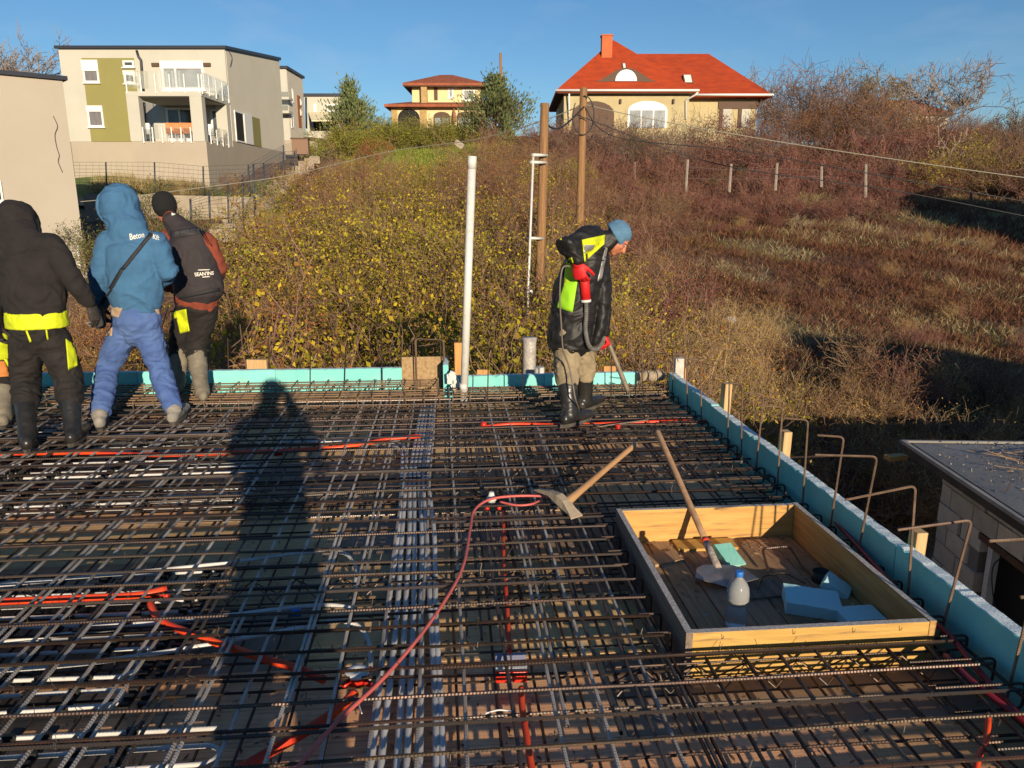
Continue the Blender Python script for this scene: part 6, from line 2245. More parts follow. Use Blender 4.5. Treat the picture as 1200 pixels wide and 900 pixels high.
def hand(mb, wr, d, pn, side, s=1.0, curl=.5, spread=.12):
    """palm, four unequal bent fingers and a thumb that leaves the side of the palm.
    d: direction of the fingers, pn: palm normal (fingers curl towards it), side: +1/-1 where the thumb is"""
    d = Vector(d).normalized()
    pn = (Vector(pn) - d * Vector(pn).dot(d)).normalized()
    t = d.cross(pn).normalized() * side
    wr = Vector(wr)
    ell(mb, [wr - d * .03 * s, wr + d * .02 * s, wr + d * .06 * s, wr + d * .088 * s], [(.028 * s, .022 * s), (.034 * s, .021 * s), (.043 * s, .019 * s), (.041 * s, .016 * s)], pn, 12)
    for i, (L, o) in enumerate(((.072, .030), (.080, .010), (.074, -.010), (.058, -.029))):
        p = wr + d * (.085 - abs(o) * .15) * s + t * o * s
        dd = (d + t * o * 4 * spread).normalized()
        pts, rs = [p - dd * .015 * s], [.0105 * s]
        a = 0.0
        for k, f in enumerate((.45, .31, .24)):
            a += curl * (.75, 1.0, .8)[k] * (1 + .12 * i * (1 if curl > .3 else .4))
            q = dd * math.cos(a) + pn * math.sin(a)
            pts.append(pts[-1] + q * L * f * 1.15 * s)
            rs.append((.0102, .0095, .008)[k] * s)
        ell(mb, pts, rs, t, 8)
    p = wr + d * .022 * s + t * .026 * s
    td = (d * .75 + t * .62 + pn * .35).normalized()
    p2 = p + td * .038 * s
    p3 = p2 + (td * .7 + d * .35 + pn * curl * .6).normalized() * .032 * s
    p4 = p3 + (td * .35 + d * .5 + pn * curl * .9).normalized() * .024 * s
    ell(mb, [p - td * .02 * s, p2, p3, p4], [.0145 * s, .0125 * s, .011 * s, .009 * s], pn, 8)
    return mb


def boot(root, kn, an, toe, m, sole_m, name='boot', top=.078, shaft=.064, foot=.048, voxel=.010, seed=0):
    """rubber boot: kn = top of the shaft, an = ankle, toe = tip of the foot"""
    kn, an, toe = Vector(kn), Vector(an), Vector(toe)
    fd = toe - an
    fd.z = 0
    L = fd.length
    fd.normalize()
    zf = toe.z
    mb = MB()
    ell(mb, [kn, kn.lerp(an, .35), kn.lerp(an, .7), an], [(top, top), (shaft * 1.1, shaft * 1.12), (shaft * .92, shaft * .95), (shaft * .88, shaft)], fd)
    heel = Vector((an.x, an.y, zf)) - fd * .055
    ell(mb, [heel + Vector((0, 0, .055)), heel + fd * .06 + Vector((0, 0, .06)), heel + fd * .14 + Vector((0, 0, .052)), heel + fd * (L + .04) + Vector((0, 0, .040))], [(.042, .052), (.044, .06), (foot, .048), (.043, .034)], (0, 0, 1))
    o = fuse(mb, name, m, root, voxel, 4, .003, (10, 10, 22), seed)
    sm = MB()
    n = 14
    pr_ = []
    sd = fd.cross(Vector((0, 0, 1)))
    for i in range(n):
        a = 2 * math.pi * i / n
        ln = (L + .115) / 2
        c = heel + fd * (ln - .055)
        w = foot * (1.02 if math.cos(a) > 0 else .92)
        pr_.append(c + fd * math.cos(a) * ln + sd * math.sin(a) * w)
    v = [Vector((p.x, p.y, zf - .004)) - root.location for p in pr_] + [Vector((p.x, p.y, zf + .022)) - root.location for p in pr_]
    f = [(i, (i + 1) % n, n + (i + 1) % n, n + i) for i in range(n)] + [tuple(range(n))[::-1], tuple(range(n, 2 * n))]
    MB().add(v, f).build('sole', [sole_m], o)
    if True:
        d = (kn - an).normalized()
        rim = MB()
        ring = []
        s1 = d.cross(fd).normalized()
        s2 = s1.cross(d).normalized()
        for i in range(17):
            a = 2 * math.pi * i / 16
            ring.append(kn + d * (top * .35) + s1 * math.cos(a) * top * .98 + s2 * math.sin(a) * top * .98 - root.location)
        rim.tube(ring, .005, 6, cap=False).build('rim', [m], o)
    return o


M_skin = mat('weathered skin', (.52, .20, .105), (.42, .145, .08), rough=.55, scale=30, subsurf=.1, bump=.08, bscale=120)
M_hoodblack = mat('dark grey fleece', (.022, .018, .019), (.014, .012, .012), rough=.95, scale=7, bump=.25, bscale=220, bdist=.003)
M_hoodblue = mat('faded blue fleece', (.052, .150, .285), (.040, .115, .23), rough=.95, scale=5, bump=.25, bscale=200, bdist=.003, col3=(.075, .175, .29), scale3=2.5)
M_jean = mat('blue work trousers', (.055, .105, .29), (.085, .150, .345), rough=.9, scale=5, bump=.3, bscale=180, bdist=.003, col3=(.12, .19, .37), scale3=6, lo3=.55, hi3=.8)
M_trou = mat('black work trousers', (.011, .009, .009), (.02, .017, .016), rough=.85, scale=8, bump=.3, bscale=200, bdist=.003)
M_vest = mat('charcoal softshell', (.036, .029, .033), (.026, .021, .024), rough=.8, scale=5, bump=.2, bscale=220, bdist=.003)
M_rust = mat('rust red fleece', (.24, .052, .028), (.17, .038, .022), rough=.95, scale=8, bump=.3, bscale=180, bdist=.003)
M_neon = mat('neon yellow cloth', (.68, .76, .010), (.50, .58, .015), rough=.75, scale=8, col3=(.34, .38, .03), scale3=14, lo3=.58, hi3=.8, bump=.2, bscale=160, bdist=.003)
M_neong = mat('neon green cloth', (.36, .72, .020), (.30, .64, .02), rough=.75, scale=8, bump=.2, bscale=160, bdist=.003)
M_jack = mat('black shell jacket', (.010, .0095, .010), (.018, .016, .017), rough=.55, scale=6, bump=.3, bscale=140, bdist=.003)
M_beige = mat('muddy beige trousers', (.34, .27, .17), (.23, .18, .115), rough=.92, scale=6, bump=.3, bscale=180, bdist=.003, col3=(.14, .11, .075), scale3=5, lo3=.55, hi3=.78)
M_boot = mat('black rubber boot', (.016, .016, .017), (.03, .028, .026), rough=.32, scale=9, col3=(.11, .095, .08), scale3=7, lo3=.60, hi3=.85)
M_bootol = mat('dusty olive boot', (.15, .135, .105), (.26, .225, .17), rough=.75, scale=7, col3=(.08, .075, .06), scale3=5, lo3=.5, hi3=.8)
M_sole = mat('boot sole', (.04, .036, .033), (.12, .1, .08), rough=.85, scale=12)
M_blackcap = mat('black knit', (.010, .010, .011), rough=.95, bump=.4, bscale=300, bdist=.004)
M_bluehat = mat('blue knit', (.10, .215, .34), (.08, .175, .29), rough=.95, scale=20, bump=.5, bscale=260, bdist=.004)
M_redglove = mat('red rubber glove', (.66, .018, .020), (.55, .012, .016), rough=.55, scale=10, bump=.25, bscale=150)
M_glove = mat('dark work glove', (.035, .028, .027), (.30, .27, .25), rough=.85, scale=16, lo=.56, hi=.68)
M_tan = mat('tan canvas patch', (.42, .30, .21), (.36, .25, .17), rough=.9, scale=12)
M_strap = mat('black strap', (.02, .02, .025), rough=.7)
M_lett = mat('printed white lettering', (.78, .75, .66), rough=.7)
M_lettd = mat('dark lettering', (.008, .008, .009), (.05, .048, .05), rough=.6)
M_hair = mat('dark hair', (.03, .02, .015), rough=.8)
M_reflect = mat('grey reflective tape', (.33, .32, .32), rough=.35, metal=.3)


def head(mb, c, fwd, s=1.0, up=None):
    """skull, jaw, nose, ears, brow; returns nothing"""
    c, fwd = Vector(c), Vector(fwd).normalized()
    up = Vector((0, 0, 1)) if up is None else Vector(up).normalized()
    up = (up - fwd * up.dot(fwd)).normalized()
    sd = fwd.cross(up)
    rot = Matrix((sd, fwd, up)).transposed()
    P = lambda x, y, z: c + (sd * x + fwd * y + up * z) * s
    ball(mb, P(0, -.012, .03), (.074 * s, .092 * s, .088 * s), rot)
    ball(mb, P(0, .022, -.035), (.058 * s, .066 * s, .072 * s), rot)
    ball(mb, P(0, .062, -.088), (.026 * s, .022 * s, .02 * s), rot)
    ell(mb, [P(0, .082, .018), P(0, .098, -.012), P(0, .106, -.026)], [.010 * s, .012 * s, .016 * s], up, 8)
    for q in (-1, 1):
        ball(mb, P(q * .030, .074, .028), (.024 * s, .014 * s, .009 * s), rot)
        ball(mb, P(q * .034, .062, -.02), (.022 * s, .022 * s, .018 * s), rot)
        ball(mb, P(q * .076, -.005, -.008), (.009 * s, .020 * s, .032 * s), rot)
    ball(mb, P(0, .082, -.052), (.024 * s, .010 * s, .008 * s), rot)
    ball(mb, P(0, .080, -.064), (.020 * s, .010 * s, .007 * s), rot)
    return P


def eyes(root, P, m1=None):
    e = MB()
    for q in (-1, 1):
        ball(e, P(q * .030, .0795, .010) - root.location, .0058)
    return e.build('eyes', [mat('eye', (.6, .58, .55), rough=.2) if 'eye' not in bpy.data.materials else bpy.data.materials['eye']], root)


def worker(label, J, lat, fwd, headfwd, hs=1.0, cut=None):
    """root, and the whole body under the clothes as one continuous skin"""
    base = (J['anL'] + J['anR']) / 2
    root = thing('person', label, 'person', Vector((base.x, base.y, min(J['toeL'].z, J['toeR'].z))))
    mb = MB()
    P = head(mb, J['head'], headfwd, hs, J.get('headup'))
    ell(mb, [J['neck'] - (J['head'] - J['neck']) * .3, J['neck'], J['head'] - (J['head'] - J['neck']) * .25], [.06, .055, .052], fwd)
    ell(mb, [J['pelvis'], J['waist'], J['chest'], J['neck'].lerp(J['chest'], .45)], [(.145, .10), (.125, .09), (.14, .09), (.095, .055)], fwd)
    for s in 'LR':
        ell(mb, [J['sh' + s], J['el' + s], J['wr' + s]], [.048, .038, .026], fwd)
        ell(mb, [J['hip' + s], J['kn' + s], J['an' + s]], [.078, .055, .038], fwd)
        a, t = J['an' + s], J['toe' + s]
        ell(mb, [Vector((a.x, a.y, t.z + .05)), Vector((t.x, t.y, t.z + .035)).lerp(Vector((a.x, a.y, t.z + .04)), .25)], [.035, .03], (0, 0, 1))
    b = fuse(mb, 'body', M_skin, root, .0085, 3)
    return root, b, P


def torso_cloth(mb, J, fwd, k=1.0, hem=None, hem_r=(.19, .14), sleeves='LR', sl=(.082, .070, .052), sh=.085, chest=(.200, .138), waist=(.185, .132)):
    hem = hem if hem is not None else J['pelvis'].lerp(J['waist'], .25)
    up = (J['neck'] - J['chest'])
    ell(mb, [hem, J['waist'], J['waist'].lerp(J['chest'], .5), J['chest'], J['chest'] + up * .45], [(hem_r[0] * k, hem_r[1] * k), (waist[0] * k, waist[1] * k), (chest[0] * k * .98, chest[1] * k), (chest[0] * k, chest[1] * k * .95), (.135 * k, .095 * k)], fwd, 20)
    ell(mb, [J['shL'] + (J['shR'] - J['shL']) * .06, J['chest'] + up * .35, J['shR'] + (J['shL'] - J['shR']) * .06], [sh * k, .10 * k, sh * k], fwd, 14)
    for s in sleeves:
        ell(mb, [J['sh' + s], J['sh' + s].lerp(J['el' + s], .5), J['el' + s], J['el' + s].lerp(J['wr' + s], .5), J['wr' + s]], [sl[0] * k, sl[0] * k * .95, sl[1] * k, sl[1] * k * .92, sl[2] * k], fwd, 14)
    return mb


def trousers(mb, J, fwd, k=1.0, top=None, r=(.108, .085, .078), waist=(.178, .128), legs='LR', end=1.0):
    top = top if top is not None else J['waist'].lerp(J['pelvis'], .55)
    cr = (J['hipL'] + J['hipR']) / 2
    ell(mb, [top, J['pelvis'], cr], [(waist[0] * k, waist[1] * k), (.180 * k, .135 * k), (.15 * k, .115 * k)], fwd, 18)
    for s in legs:
        an = J['kn' + s].lerp(J['an' + s], end)
        ell(mb, [J['hip' + s], J['hip' + s].lerp(J['kn' + s], .5), J['kn' + s], J['kn' + s].lerp(an, .5), an], [r[0] * k, r[0] * k * .95, r[1] * k, r[1] * k * .98, r[2] * k], fwd, 14)
    return mb


# ------------------------------------------------ man in the dark hoodie, seen from behind
d = 5.32
j = lambda px, py, dd=0.0: at_d(px, py, d + dd)
J = dict(head=j(19, 263, .10), neck=j(24, 284, .02), chest=j(35, 300, 0), waist=j(41, 352, -.02), pelvis=j(44, 388, -.02), shL=j(9, 290, .02), elL=j(-9, 335, .0), wrL=j(-6, 375, .12), shR=j(61, 288, .0), elR=j(84, 326, -.05), wrR=j(103, 353, .02), hipL=j(32, 398), hipR=j(62, 398), knL=j(30, 446, .05), knR=j(80, 443, .05), anL=at_z(32, 516, .07), anR=at_z(86, 509, .07))
J['toeL'] = at_z(33, 512, .008) + FWD * .06
J['toeR'] = at_z(92, 507, .008) + FWD * .05 + RGT * .03
root, body, P = worker('person in a dark hooded sweatshirt and black trousers with neon yellow waistband, seen from behind', J, RGT, FWD, FWD)
mb = torso_cloth(MB(), J, FWD, 1.02, hem=j(42, 363, -.02), hem_r=(.192, .15), waist=(.205, .15), chest=(.205, .14), sl=(.078, .064, .048))
hp = J['head']
ball(mb, hp + Vector((0, 0, .012)), (.140, .145, .152))
ell(mb, [hp + Vector((0, 0, -.03)), J['neck'] + FWD * -.01, J['chest'].lerp(J['neck'], .55) - FWD * .015], [(.145, .14), (.15, .125), (.165, .105)], FWD, 16)
hood = fuse(mb, 'hoodie', M_hoodblack, root, .010, 4, .015, (6, 6, 9), 1)
mb = trousers(MB(), J, FWD, 1.0, top=j(43, 368, -.01), r=(.112, .094, .086), end=.36)
tro = fuse(mb, 'trousers', M_trou, root, .010, 3, .015, (8, 8, 13), 2)
T = bvh(tro, root.location)
band = MB()
c = j(43, 372, -.02)
ell(band, [c + Vector((0, 0, -.065)), c + Vector((0, 0, .045))], [(.205, .162), (.203, .158)], FWD, 24, capend=False)
fuse(band, 'neon_waistband', M_neon, root, .010, 2, .006, (8, 8, 10), 3)
patch(tro, ((77, 397), (90, 405), (91, 428), (80, 434)), M_neon, 'neon_patch', tree=T)
patch(tro, ((29, 385), (31, 385), (37, 400), (35, 402)), M_neon, 'neon_piping', 2, 8, tree=T)
patch(tro, ((52, 378), (54, 378), (57, 398), (55, 398)), M_neon, 'neon_piping', 2, 8, tree=T)
boot(root, J['knL'].lerp(J['anL'], .18), J['anL'], J['toeL'], M_boot, M_sole, top=.080, seed=1)
boot(root, J['knR'].lerp(J['anR'], .18), J['anR'], J['toeR'], M_boot, M_sole, top=.080, seed=2)
hb_ = hand(MB(), J['wrR'] + (J['wrR'] - J['elR']).normalized() * .03, (RGT * .25 + Vector((0, 0, -1))), -RGT + FWD * .3, 1, 1.15, .45)
fuse(hb_, 'glove', M_glove, root, .0055, 2)
hb_ = hand(MB(), J['wrL'] + Vector((0, 0, -.03)), Vector((0, 0, -1)), RGT, -1, 1.12, .5)
fuse(hb_, 'glove', M_glove, root, .006, 2)

# ------------------------------------------------ man in the blue hoodie
d = 5.86
j = lambda px, py, dd=0.0: at_d(px, py, d + dd)
J = dict(head=j(138, 243, .06), neck=j(146, 270, .0), chest=j(155, 288, 0), waist=j(159, 338, -.02), pelvis=j(160, 376, -.02), shL=j(128, 284, .0), elL=j(117, 322, -.04), wrL=j(118, 356, .06), shR=j(183, 284, .0), elR=j(197, 318, -.02), wrR=j(186, 332, .22), hipL=j(146, 388), hipR=j(173, 388), knL=j(126, 432, .03), knR=j(186, 430, .03), anL=at_z(117, 490, .08), anR=at_z(204, 484, .08))
J['toeL'] = at_z(119, 491, .008) + FWD * .10 - RGT * .03
J['toeR'] = at_z(205, 485, .008) + FWD * .09 + RGT * .05
hf = (FWD * .55 - RGT * .8).normalized()
root, body, P = worker('person in a faded blue hooded sweatshirt and blue work trousers with a black shoulder strap', J, RGT, FWD, hf)
mb = torso_cloth(MB(), J, FWD, 1.0, hem=j(159, 351, -.02), hem_r=(.198, .148), waist=(.205, .15), chest=(.205, .145), sl=(.084, .076, .056))
hp = J['head']
rot = Matrix((RGT, FWD, Vector((0, 0, 1)))).transposed()
ball(mb, hp + Vector((0, 0, .005)) + RGT * .01, (.132, .145, .165))
ell(mb, [hp + Vector((0, 0, .04)) + RGT * .02, hp + Vector((0, 0, -.06)) + RGT * .035, J['neck'] + RGT * .03, J['chest'].lerp(J['neck'], .45)], [(.135, .14), (.135, .135), (.14, .12), (.17, .105)], FWD, 16)
hood = fuse(mb, 'hoodie', M_hoodblue, root, .010, 4, .016, (6, 6, 9), 4)
# rim of the hood opening, facing left
rim = MB()
ring = []
for i in range(17):
    a = 2 * math.pi * i / 16
    ring.append(hp + hf * .128 + hf.cross(Vector((0, 0, 1))) * math.cos(a) * .085 + Vector((0, 0, 1)) * (math.sin(a) * .115) - root.location)
rim.tube(ring, .014, 8, cap=False).build('hood_rim', [M_hoodblue], hood)
mb = trousers(MB(), J, FWD, 1.0, top=j(159, 360, -.01), r=(.102, .082, .070), waist=(.180, .13), end=.86)
tro = fuse(mb, 'trousers', M_jean, root, .010, 3, .016, (8, 8, 13), 5)
T = bvh(tro, root.location)
patch(tro, ((127, 358), (144, 360), (139, 372), (123, 369)), M_tan, 'tan_pocket', tree=T)
patch(tro, ((117, 381), (132, 384), (131, 394), (112, 391)), M_tan, 'tan_pocket', tree=T)
patch(tro, ((179, 360), (191, 359), (191, 369), (185, 368)), M_tan, 'tan_pocket', tree=T)
for s, sd in (('L', 1), ('R', 2)):
    o = boot(root, J['an' + s] + Vector((0, 0, .02)), J['an' + s], J['toe' + s], mat('worn grey shoe', (.22, .20, .18), (.34, .31, .27), rough=.8, scale=14) if sd == 1 else bpy.data.materials['worn grey shoe'], M_sole, name='shoe', top=.058, shaft=.055, foot=.047, seed=sd)
T = bvh(hood, root.location)
patch(hood, ((173, 264), (179, 266), (179, 276), (174, 275)), M_strap, 'strap', 2, 4, .008, tree=T)
patch(hood, ((174, 274), (179, 275), (146, 316), (141, 315)), M_strap, 'strap', 2, 14, .008, tree=T)
patch(hood, ((141, 314), (145, 316), (121, 357), (117, 355)), M_strap, 'strap', 2, 12, .008, tree=T)
lettering(hood, 'Beton', ((151.5, 274), (169, 271.5), (169, 278), (152.5, 281.5)), M_lett, tree=T, bold=.015)
lettering(hood, 'Kft', ((179.5, 274), (187, 276), (186.5, 281.5), (179, 280)), M_lett, tree=T, bold=.015)
bag = MB()
p = j(117, 371, -.06) - root.location
bag.box(p, (.07, .14, .17), Matrix.Rotation(.3, 3, 'Z'), taper=.85)
bag.build('hip_bag', [M_strap], root, .02)
hb_ = hand(MB(), J['wrL'] + Vector((0, 0, -.025)), Vector((-.1, .2, -1)), RGT, -1, 1.05, .6)
fuse(hb_, 'glove', M_strap, root, .006, 2)
hb_ = hand(MB(), J['wrR'], FWD - RGT * .5, Vector((0, 0, -1)), 1, 1.05, .6)
fuse(hb_, 'glove', M_strap, root, .006, 2)

# ------------------------------------------------ man in the charcoal vest
d = 6.62
j = lambda px, py, dd=0.0: at_d(px, py, d + dd)
J = dict(head=j(193, 246, .16), neck=j(206, 262, .06), chest=j(220, 283, .0), waist=j(231, 325, -.04), pelvis=j(230, 358, -.02), shL=j(196, 280, .03), elL=j(197, 312, .12), wrL=j(196, 335, .3), shR=j(243, 283, .0), elR=j(256, 315, .02), wrR=j(247, 340, .2), hipL=j(218, 368, .02), hipR=j(240, 366), knL=j(210, 405, .12), knR=j(229, 408, .02), anL=at_z(208, 452, .08), anR=at_z(237, 460, .08))
J['toeL'] = at_z(208, 452, .008) + FWD * .12
J['toeR'] = at_z(237, 461, .008) + FWD * .08 - RGT * .06
hf = (FWD * .75 - RGT * .6 + Vector((0, 0, -.25))).normalized()
root, body, P = worker('person in a charcoal vest over rust red sleeves with black knit cap, seen from behind', J, RGT, FWD, hf)
mb = MB()
ell(mb, [j(230, 352, -.03), J['waist']], [(.185, .135), (.18, .13)], FWD)
ell(mb, [J['shL'], J['chest'], J['shR']], [.075, .10, .075], FWD)
ell(mb, [J['chest'], J['neck'] + FWD * .02, J['neck'].lerp(J['head'], .35)], [.10, .075, .07], FWD)
for s in 'LR':
    ell(mb, [J['sh' + s], J['el' + s], J['wr' + s]], [.078, .072, .055], FWD)
ell(mb, [J['waist'], J['chest']], [(.16, .11), (.16, .11)], FWD)
fuse(mb, 'fleece', M_rust, root, .011, 3, .010, (8, 8, 11), 6)
mb = MB()
up = J['neck'] - J['chest']
ell(mb, [j(233, 338, -.05), J['waist'], J['waist'].lerp(J['chest'], .55), J['chest'], J['chest'] + up * .5], [(.215, .16), (.205, .155), (.205, .15), (.185, .14), (.12, .095)], FWD, 20)
ell(mb, [J['shL'] + RGT * .05, J['chest'] + up * .4, J['shR'] - RGT * .045], [.078, .10, .075], FWD)
ell(mb, [J['chest'] + up * .4, J['neck'] - FWD * .01, J['neck'].lerp(J['head'], .18) - FWD * .03], [.1, .085, .078], FWD)
vest = fuse(mb, 'vest', M_vest, root, .010, 4, .010, (5, 5, 7), 7)
T = bvh(vest, root.location)
bandp = patch(vest, ((199, 271), (244, 264.5), (245.5, 271.5), (201, 278.5)), M_lettd, 'chest_band', 14, 4, .004, tree=T)
lettering(vest, 'BE ARO SZIMAB', ((205, 271.5), (239.5, 266.5), (240, 270.5), (206, 275.5)), mat('grey print', (.075, .068, .07), rough=.7), off=.009, tree=T, bold=.01)
lettering(vest, "SEAN'INS", ((227.5, 319.5), (250.5, 317.5), (250.5, 322), (228.5, 324)), M_lett, tree=T, bold=.02)
patch(vest, ((232, 316), (246, 315.6), (246, 316.5), (232, 317)), M_lett, 'print_line', 6, 1, .005, tree=T)
patch(vest, ((237, 324.3), (246, 323.6), (246, 324.6), (237, 325.3)), M_lett, 'print_line', 4, 1, .005, tree=T)
patch(vest, ((200.5, 249.5), (213, 246), (214, 249), (201.5, 252.5)), M_lett, 'collar_tag', 6, 2, .004, tree=T)
patch(vest, ((209, 348), (257, 337), (258, 341), (209, 351)), M_strap, 'hem_band', 14, 2, .004, tree=T)
mb = trousers(MB(), J, FWD, 1.0, top=j(231, 350, -.01), r=(.108, .09, .082), end=.25)
tro = fuse(mb, 'trousers', M_trou, root, .011, 3, .012, (8, 8, 13), 8)
T = bvh(tro, root.location)
patch(tro, ((205, 365), (218, 362), (222, 388), (211, 391)), M_neon, 'neon_patch', tree=T)
patch(tro, ((200, 365), (206, 366), (209, 372), (202, 374)), M_neon, 'neon_patch', 4, 4, tree=T)
patch(tro, ((243, 348), (245, 348), (239, 360), (237, 359)), M_neon, 'neon_piping', 2, 6, tree=T)
boot(root, J['knR'].lerp(J['anR'], .10), J['anR'], J['toeR'], M_bootol, M_sole, top=.085, shaft=.072, seed=3)
boot(root, J['knL'].lerp(J['anL'], .10), J['anL'], J['toeL'], M_bootol, M_sole, top=.085, shaft=.072, seed=4)
mb = MB()
P2 = J['head']
upv = (Vector((0, 0, 1)) + hf * .25).normalized()
ball(mb, P2 + upv * .058 - hf * .018, (.098, .112, .083))
ell(mb, [P2 + upv * .025 - hf * .02, P2 + upv * .06 - hf * .02], [(.098, .112), (.097, .110)], FWD, 20)
fuse(mb, 'knit_cap', M_blackcap, root, .008, 3, .003, (20, 20, 30), 9)
for s in 'LR':
    hb_ = hand(MB(), J['wr' + s] + FWD * .03, FWD + Vector((0, 0, -.6)), RGT * (1 if s == 'L' else -1), -1 if s == 'L' else 1, 1.05, .6)
    fuse(hb_, 'glove', M_strap, root, .006, 2)

# ------------------------------------------------ man with the concrete vibrator, bending, side view
d = 5.78
j = lambda px, py, dd=0.0: at_d(px, py, d + dd)
J = dict(head=j(723, 280, .05), neck=j(708, 284, .05), chest=j(692, 290, .05), waist=j(676, 338, .05), pelvis=j(668, 376, .05), shR=j(686, 281, -.13), elR=j(663, 290, -.27), wrR=j(677, 304, -.24), shL=j(699, 288, .24), elL=j(706, 340, .27), wrL=j(706, 388, .16), hipR=j(666, 388, -.03), hipL=j(676, 386, .14), knR=j(664, 432, -.04), knL=j(684, 428, .22), anR=at_z(668, 487, .08), anL=at_z(686, 470, .08))
J['toeR'] = at_z(690, 490, .008) + RGT * .02
J['toeL'] = at_z(705, 472, .008)
hf = (RGT * .66 + Vector((0, 0, -.74)) - FWD * .14).normalized()
J['headup'] = (RGT * .70 + Vector((0, 0, .68))).normalized()
root, body, P = worker('person in a black and neon yellow jacket bending over a concrete vibrator, side view', J, FWD, RGT, hf)
eyes(root, P)
mb = MB()
hem = j(667, 396, .05)
ell(mb, [hem, J['waist'], J['waist'].lerp(J['chest'], .55), J['chest'], J['chest'].lerp(J['neck'], .6)], [(.205, .168), (.20, .172), (.20, .155), (.19, .135), (.11, .095)], RGT, 20)
ell(mb, [J['shR'] + FWD * .03, J['chest'] + Vector((0, 0, .045)), J['shL']], [.088, .125, .085], RGT)
ell(mb, [J['chest'] + Vector((0, 0, .03)), J['neck'] + Vector((0, 0, .0)), j(716, 280, .05)], [.12, .095, .085], RGT)   # collar and folded hood
ell(mb, [J['shR'], J['elR'], J['wrR'] + Vector((0, 0, .012))], [.088, .082, .06], RGT)
ell(mb, [J['shL'], J['elL'], J['wrL']], [.085, .072, .055], RGT)
ell(mb, [j(705, 305, .10), j(706, 345, .10), j(702, 384, .08), j(696, 400, .06)], [(.10, .055), (.13, .06), (.13, .055), (.11, .035)], RGT)      # front of the open jacket hangs forward
ell(mb, [j(660, 380, .04), j(654, 389, .04)], [(.14, .05), (.12, .025)], RGT)
jk = fuse(mb, 'jacket', M_jack, root, .010, 3, .016, (7, 7, 10), 10)
T = bvh(jk, root.location)
patch(jk, ((682, 281), (709, 275), (708, 286), (685, 307)), M_neon, 'neon_shoulder', 12, 10, .005, tree=T)
patch(jk, ((684, 287), (697, 287), (695, 292), (685, 297)), M_reflect, 'grey_tape', 8, 4, .010, tree=T)
patch(jk, ((664, 303), (670, 302), (676, 322), (660, 336)), M_neon, 'neon_side', 8, 10, .005, tree=T)
patch(jk, ((663, 325), (678, 322), (671, 366), (652, 360)), M_neong, 'neon_side', 10, 12, .005, tree=T)
patch(jk, ((709, 290), (712, 291), (706, 326), (700, 330)), M_reflect, 'grey_tape', 4, 12, .005, tree=T)
patch(jk, ((655, 272), (659, 272), (658, 281), (656, 281)), M_neon, 'neon_piping', 3, 6, .005, tree=T)
mb = trousers(MB(), J, RGT, .88, top=j(668, 376, .05), r=(.116, .108, .100), waist=(.165, .14), end=.22)
tro = fuse(mb, 'trousers', M_beige, root, .010, 3, .018, (8, 8, 11), 11)
o = boot(root, J['knR'].lerp(J['anR'], .16), J['anR'], J['toeR'], M_boot, M_sole, top=.080, shaft=.068, seed=5)
o = boot(root, J['knL'].lerp(J['anL'], .06), J['anL'], J['toeL'], M_boot, M_sole, top=.080, shaft=.068, seed=6)
mb = MB()
uh = J['headup']
cc = J['head'] + uh * .052 - hf * .022
ball(mb, cc, (.092, .098, .078), Matrix((uh.cross(hf), hf, uh)).transposed())
ell(mb, [cc - uh * .055 - hf * .012, cc - uh * .02 - hf * .004], [(.094, .102), (.093, .101)], hf, 20, capend=False)
fuse(mb, 'knit_cap', M_bluehat, root, .008, 3, .004, (22, 22, 30), 12)
# gloves: the near hand closes round the handle, the far hand round the hose
hp0, hp1 = j(681, 312, -.22), j(687, 350, -.22)
ax_ = (hp1 - hp0).normalized()
mb = MB()
ell(mb, [J['wrR'] + Vector((0, 0, .02)), J['wrR'] + Vector((0, 0, -.03))], [.044, .04], RGT)
hand(mb, J['wrR'] + Vector((0, 0, -.02)) - RGT * .005, (RGT * .25 + Vector((0, 0, -1))), RGT * .4 + FWD * .9, 1, 1.25, .55, .2)
fuse(mb, 'glove', M_redglove, root, .0055, 2)
mb = MB()
ell(mb, [J['wrL'] + Vector((0, 0, .03)), J['wrL'] + Vector((0, 0, -.01))], [.046, .04], RGT)
hand(mb, J['wrL'] + Vector((0, 0, -.01)), (RGT * .5 + Vector((0, 0, -.9))), -RGT + Vector((0, 0, -.5)), 1, 1.15, .8, .15)
fuse(mb, 'glove', M_redglove, root, .0055, 2)

vb = thing('concrete_vibrator', 'concrete vibrator with red handle and grey hose held by the bending person', 'vibrator', at_d(736, 460, 5.9))
o0 = vb.location
g = lambda px, py, dd=0.0: at_d(px, py, 5.62 + dd) - o0
M_hose = mat('grey ribbed hose', (.10, .095, .09), (.17, .16, .15), rough=.6, scale=20)
MB().tube([g(684, 322), g(685, 330), g(686.5, 351)], [.032, .036, .036], 16).build('handle', [M_redglove], vb)
MB().tube([g(686.5, 351), g(686.7, 354)], [.039, .039], 16).build('collar', [M_white], vb)
hp_ = smooth_path([g(687, 354), g(687, 370), g(686, 385), g(689, 402), g(694, 409, .08), g(701, 408, .16), g(706, 400, .24), g(708.5, 394, .3), g(711, 397, .32)], 7)
q = []
hp_ = resample(hp_, .008)
MB().tube(hp_, [.0175 if i % 2 else .0145 for i in range(len(hp_))], 10, smooth=False).build('hose', [M_hose], vb)
MB().tube([g(711, 397, .32), g(714, 404, .32), g(735, 456, .30), g(736, 459, .30)], [.018, .0195, .0195, .012], 12).build('needle', [mat('muddy steel', (.20, .165, .125), (.30, .25, .18), rough=.6, metal=.3, scale=14)], vb)
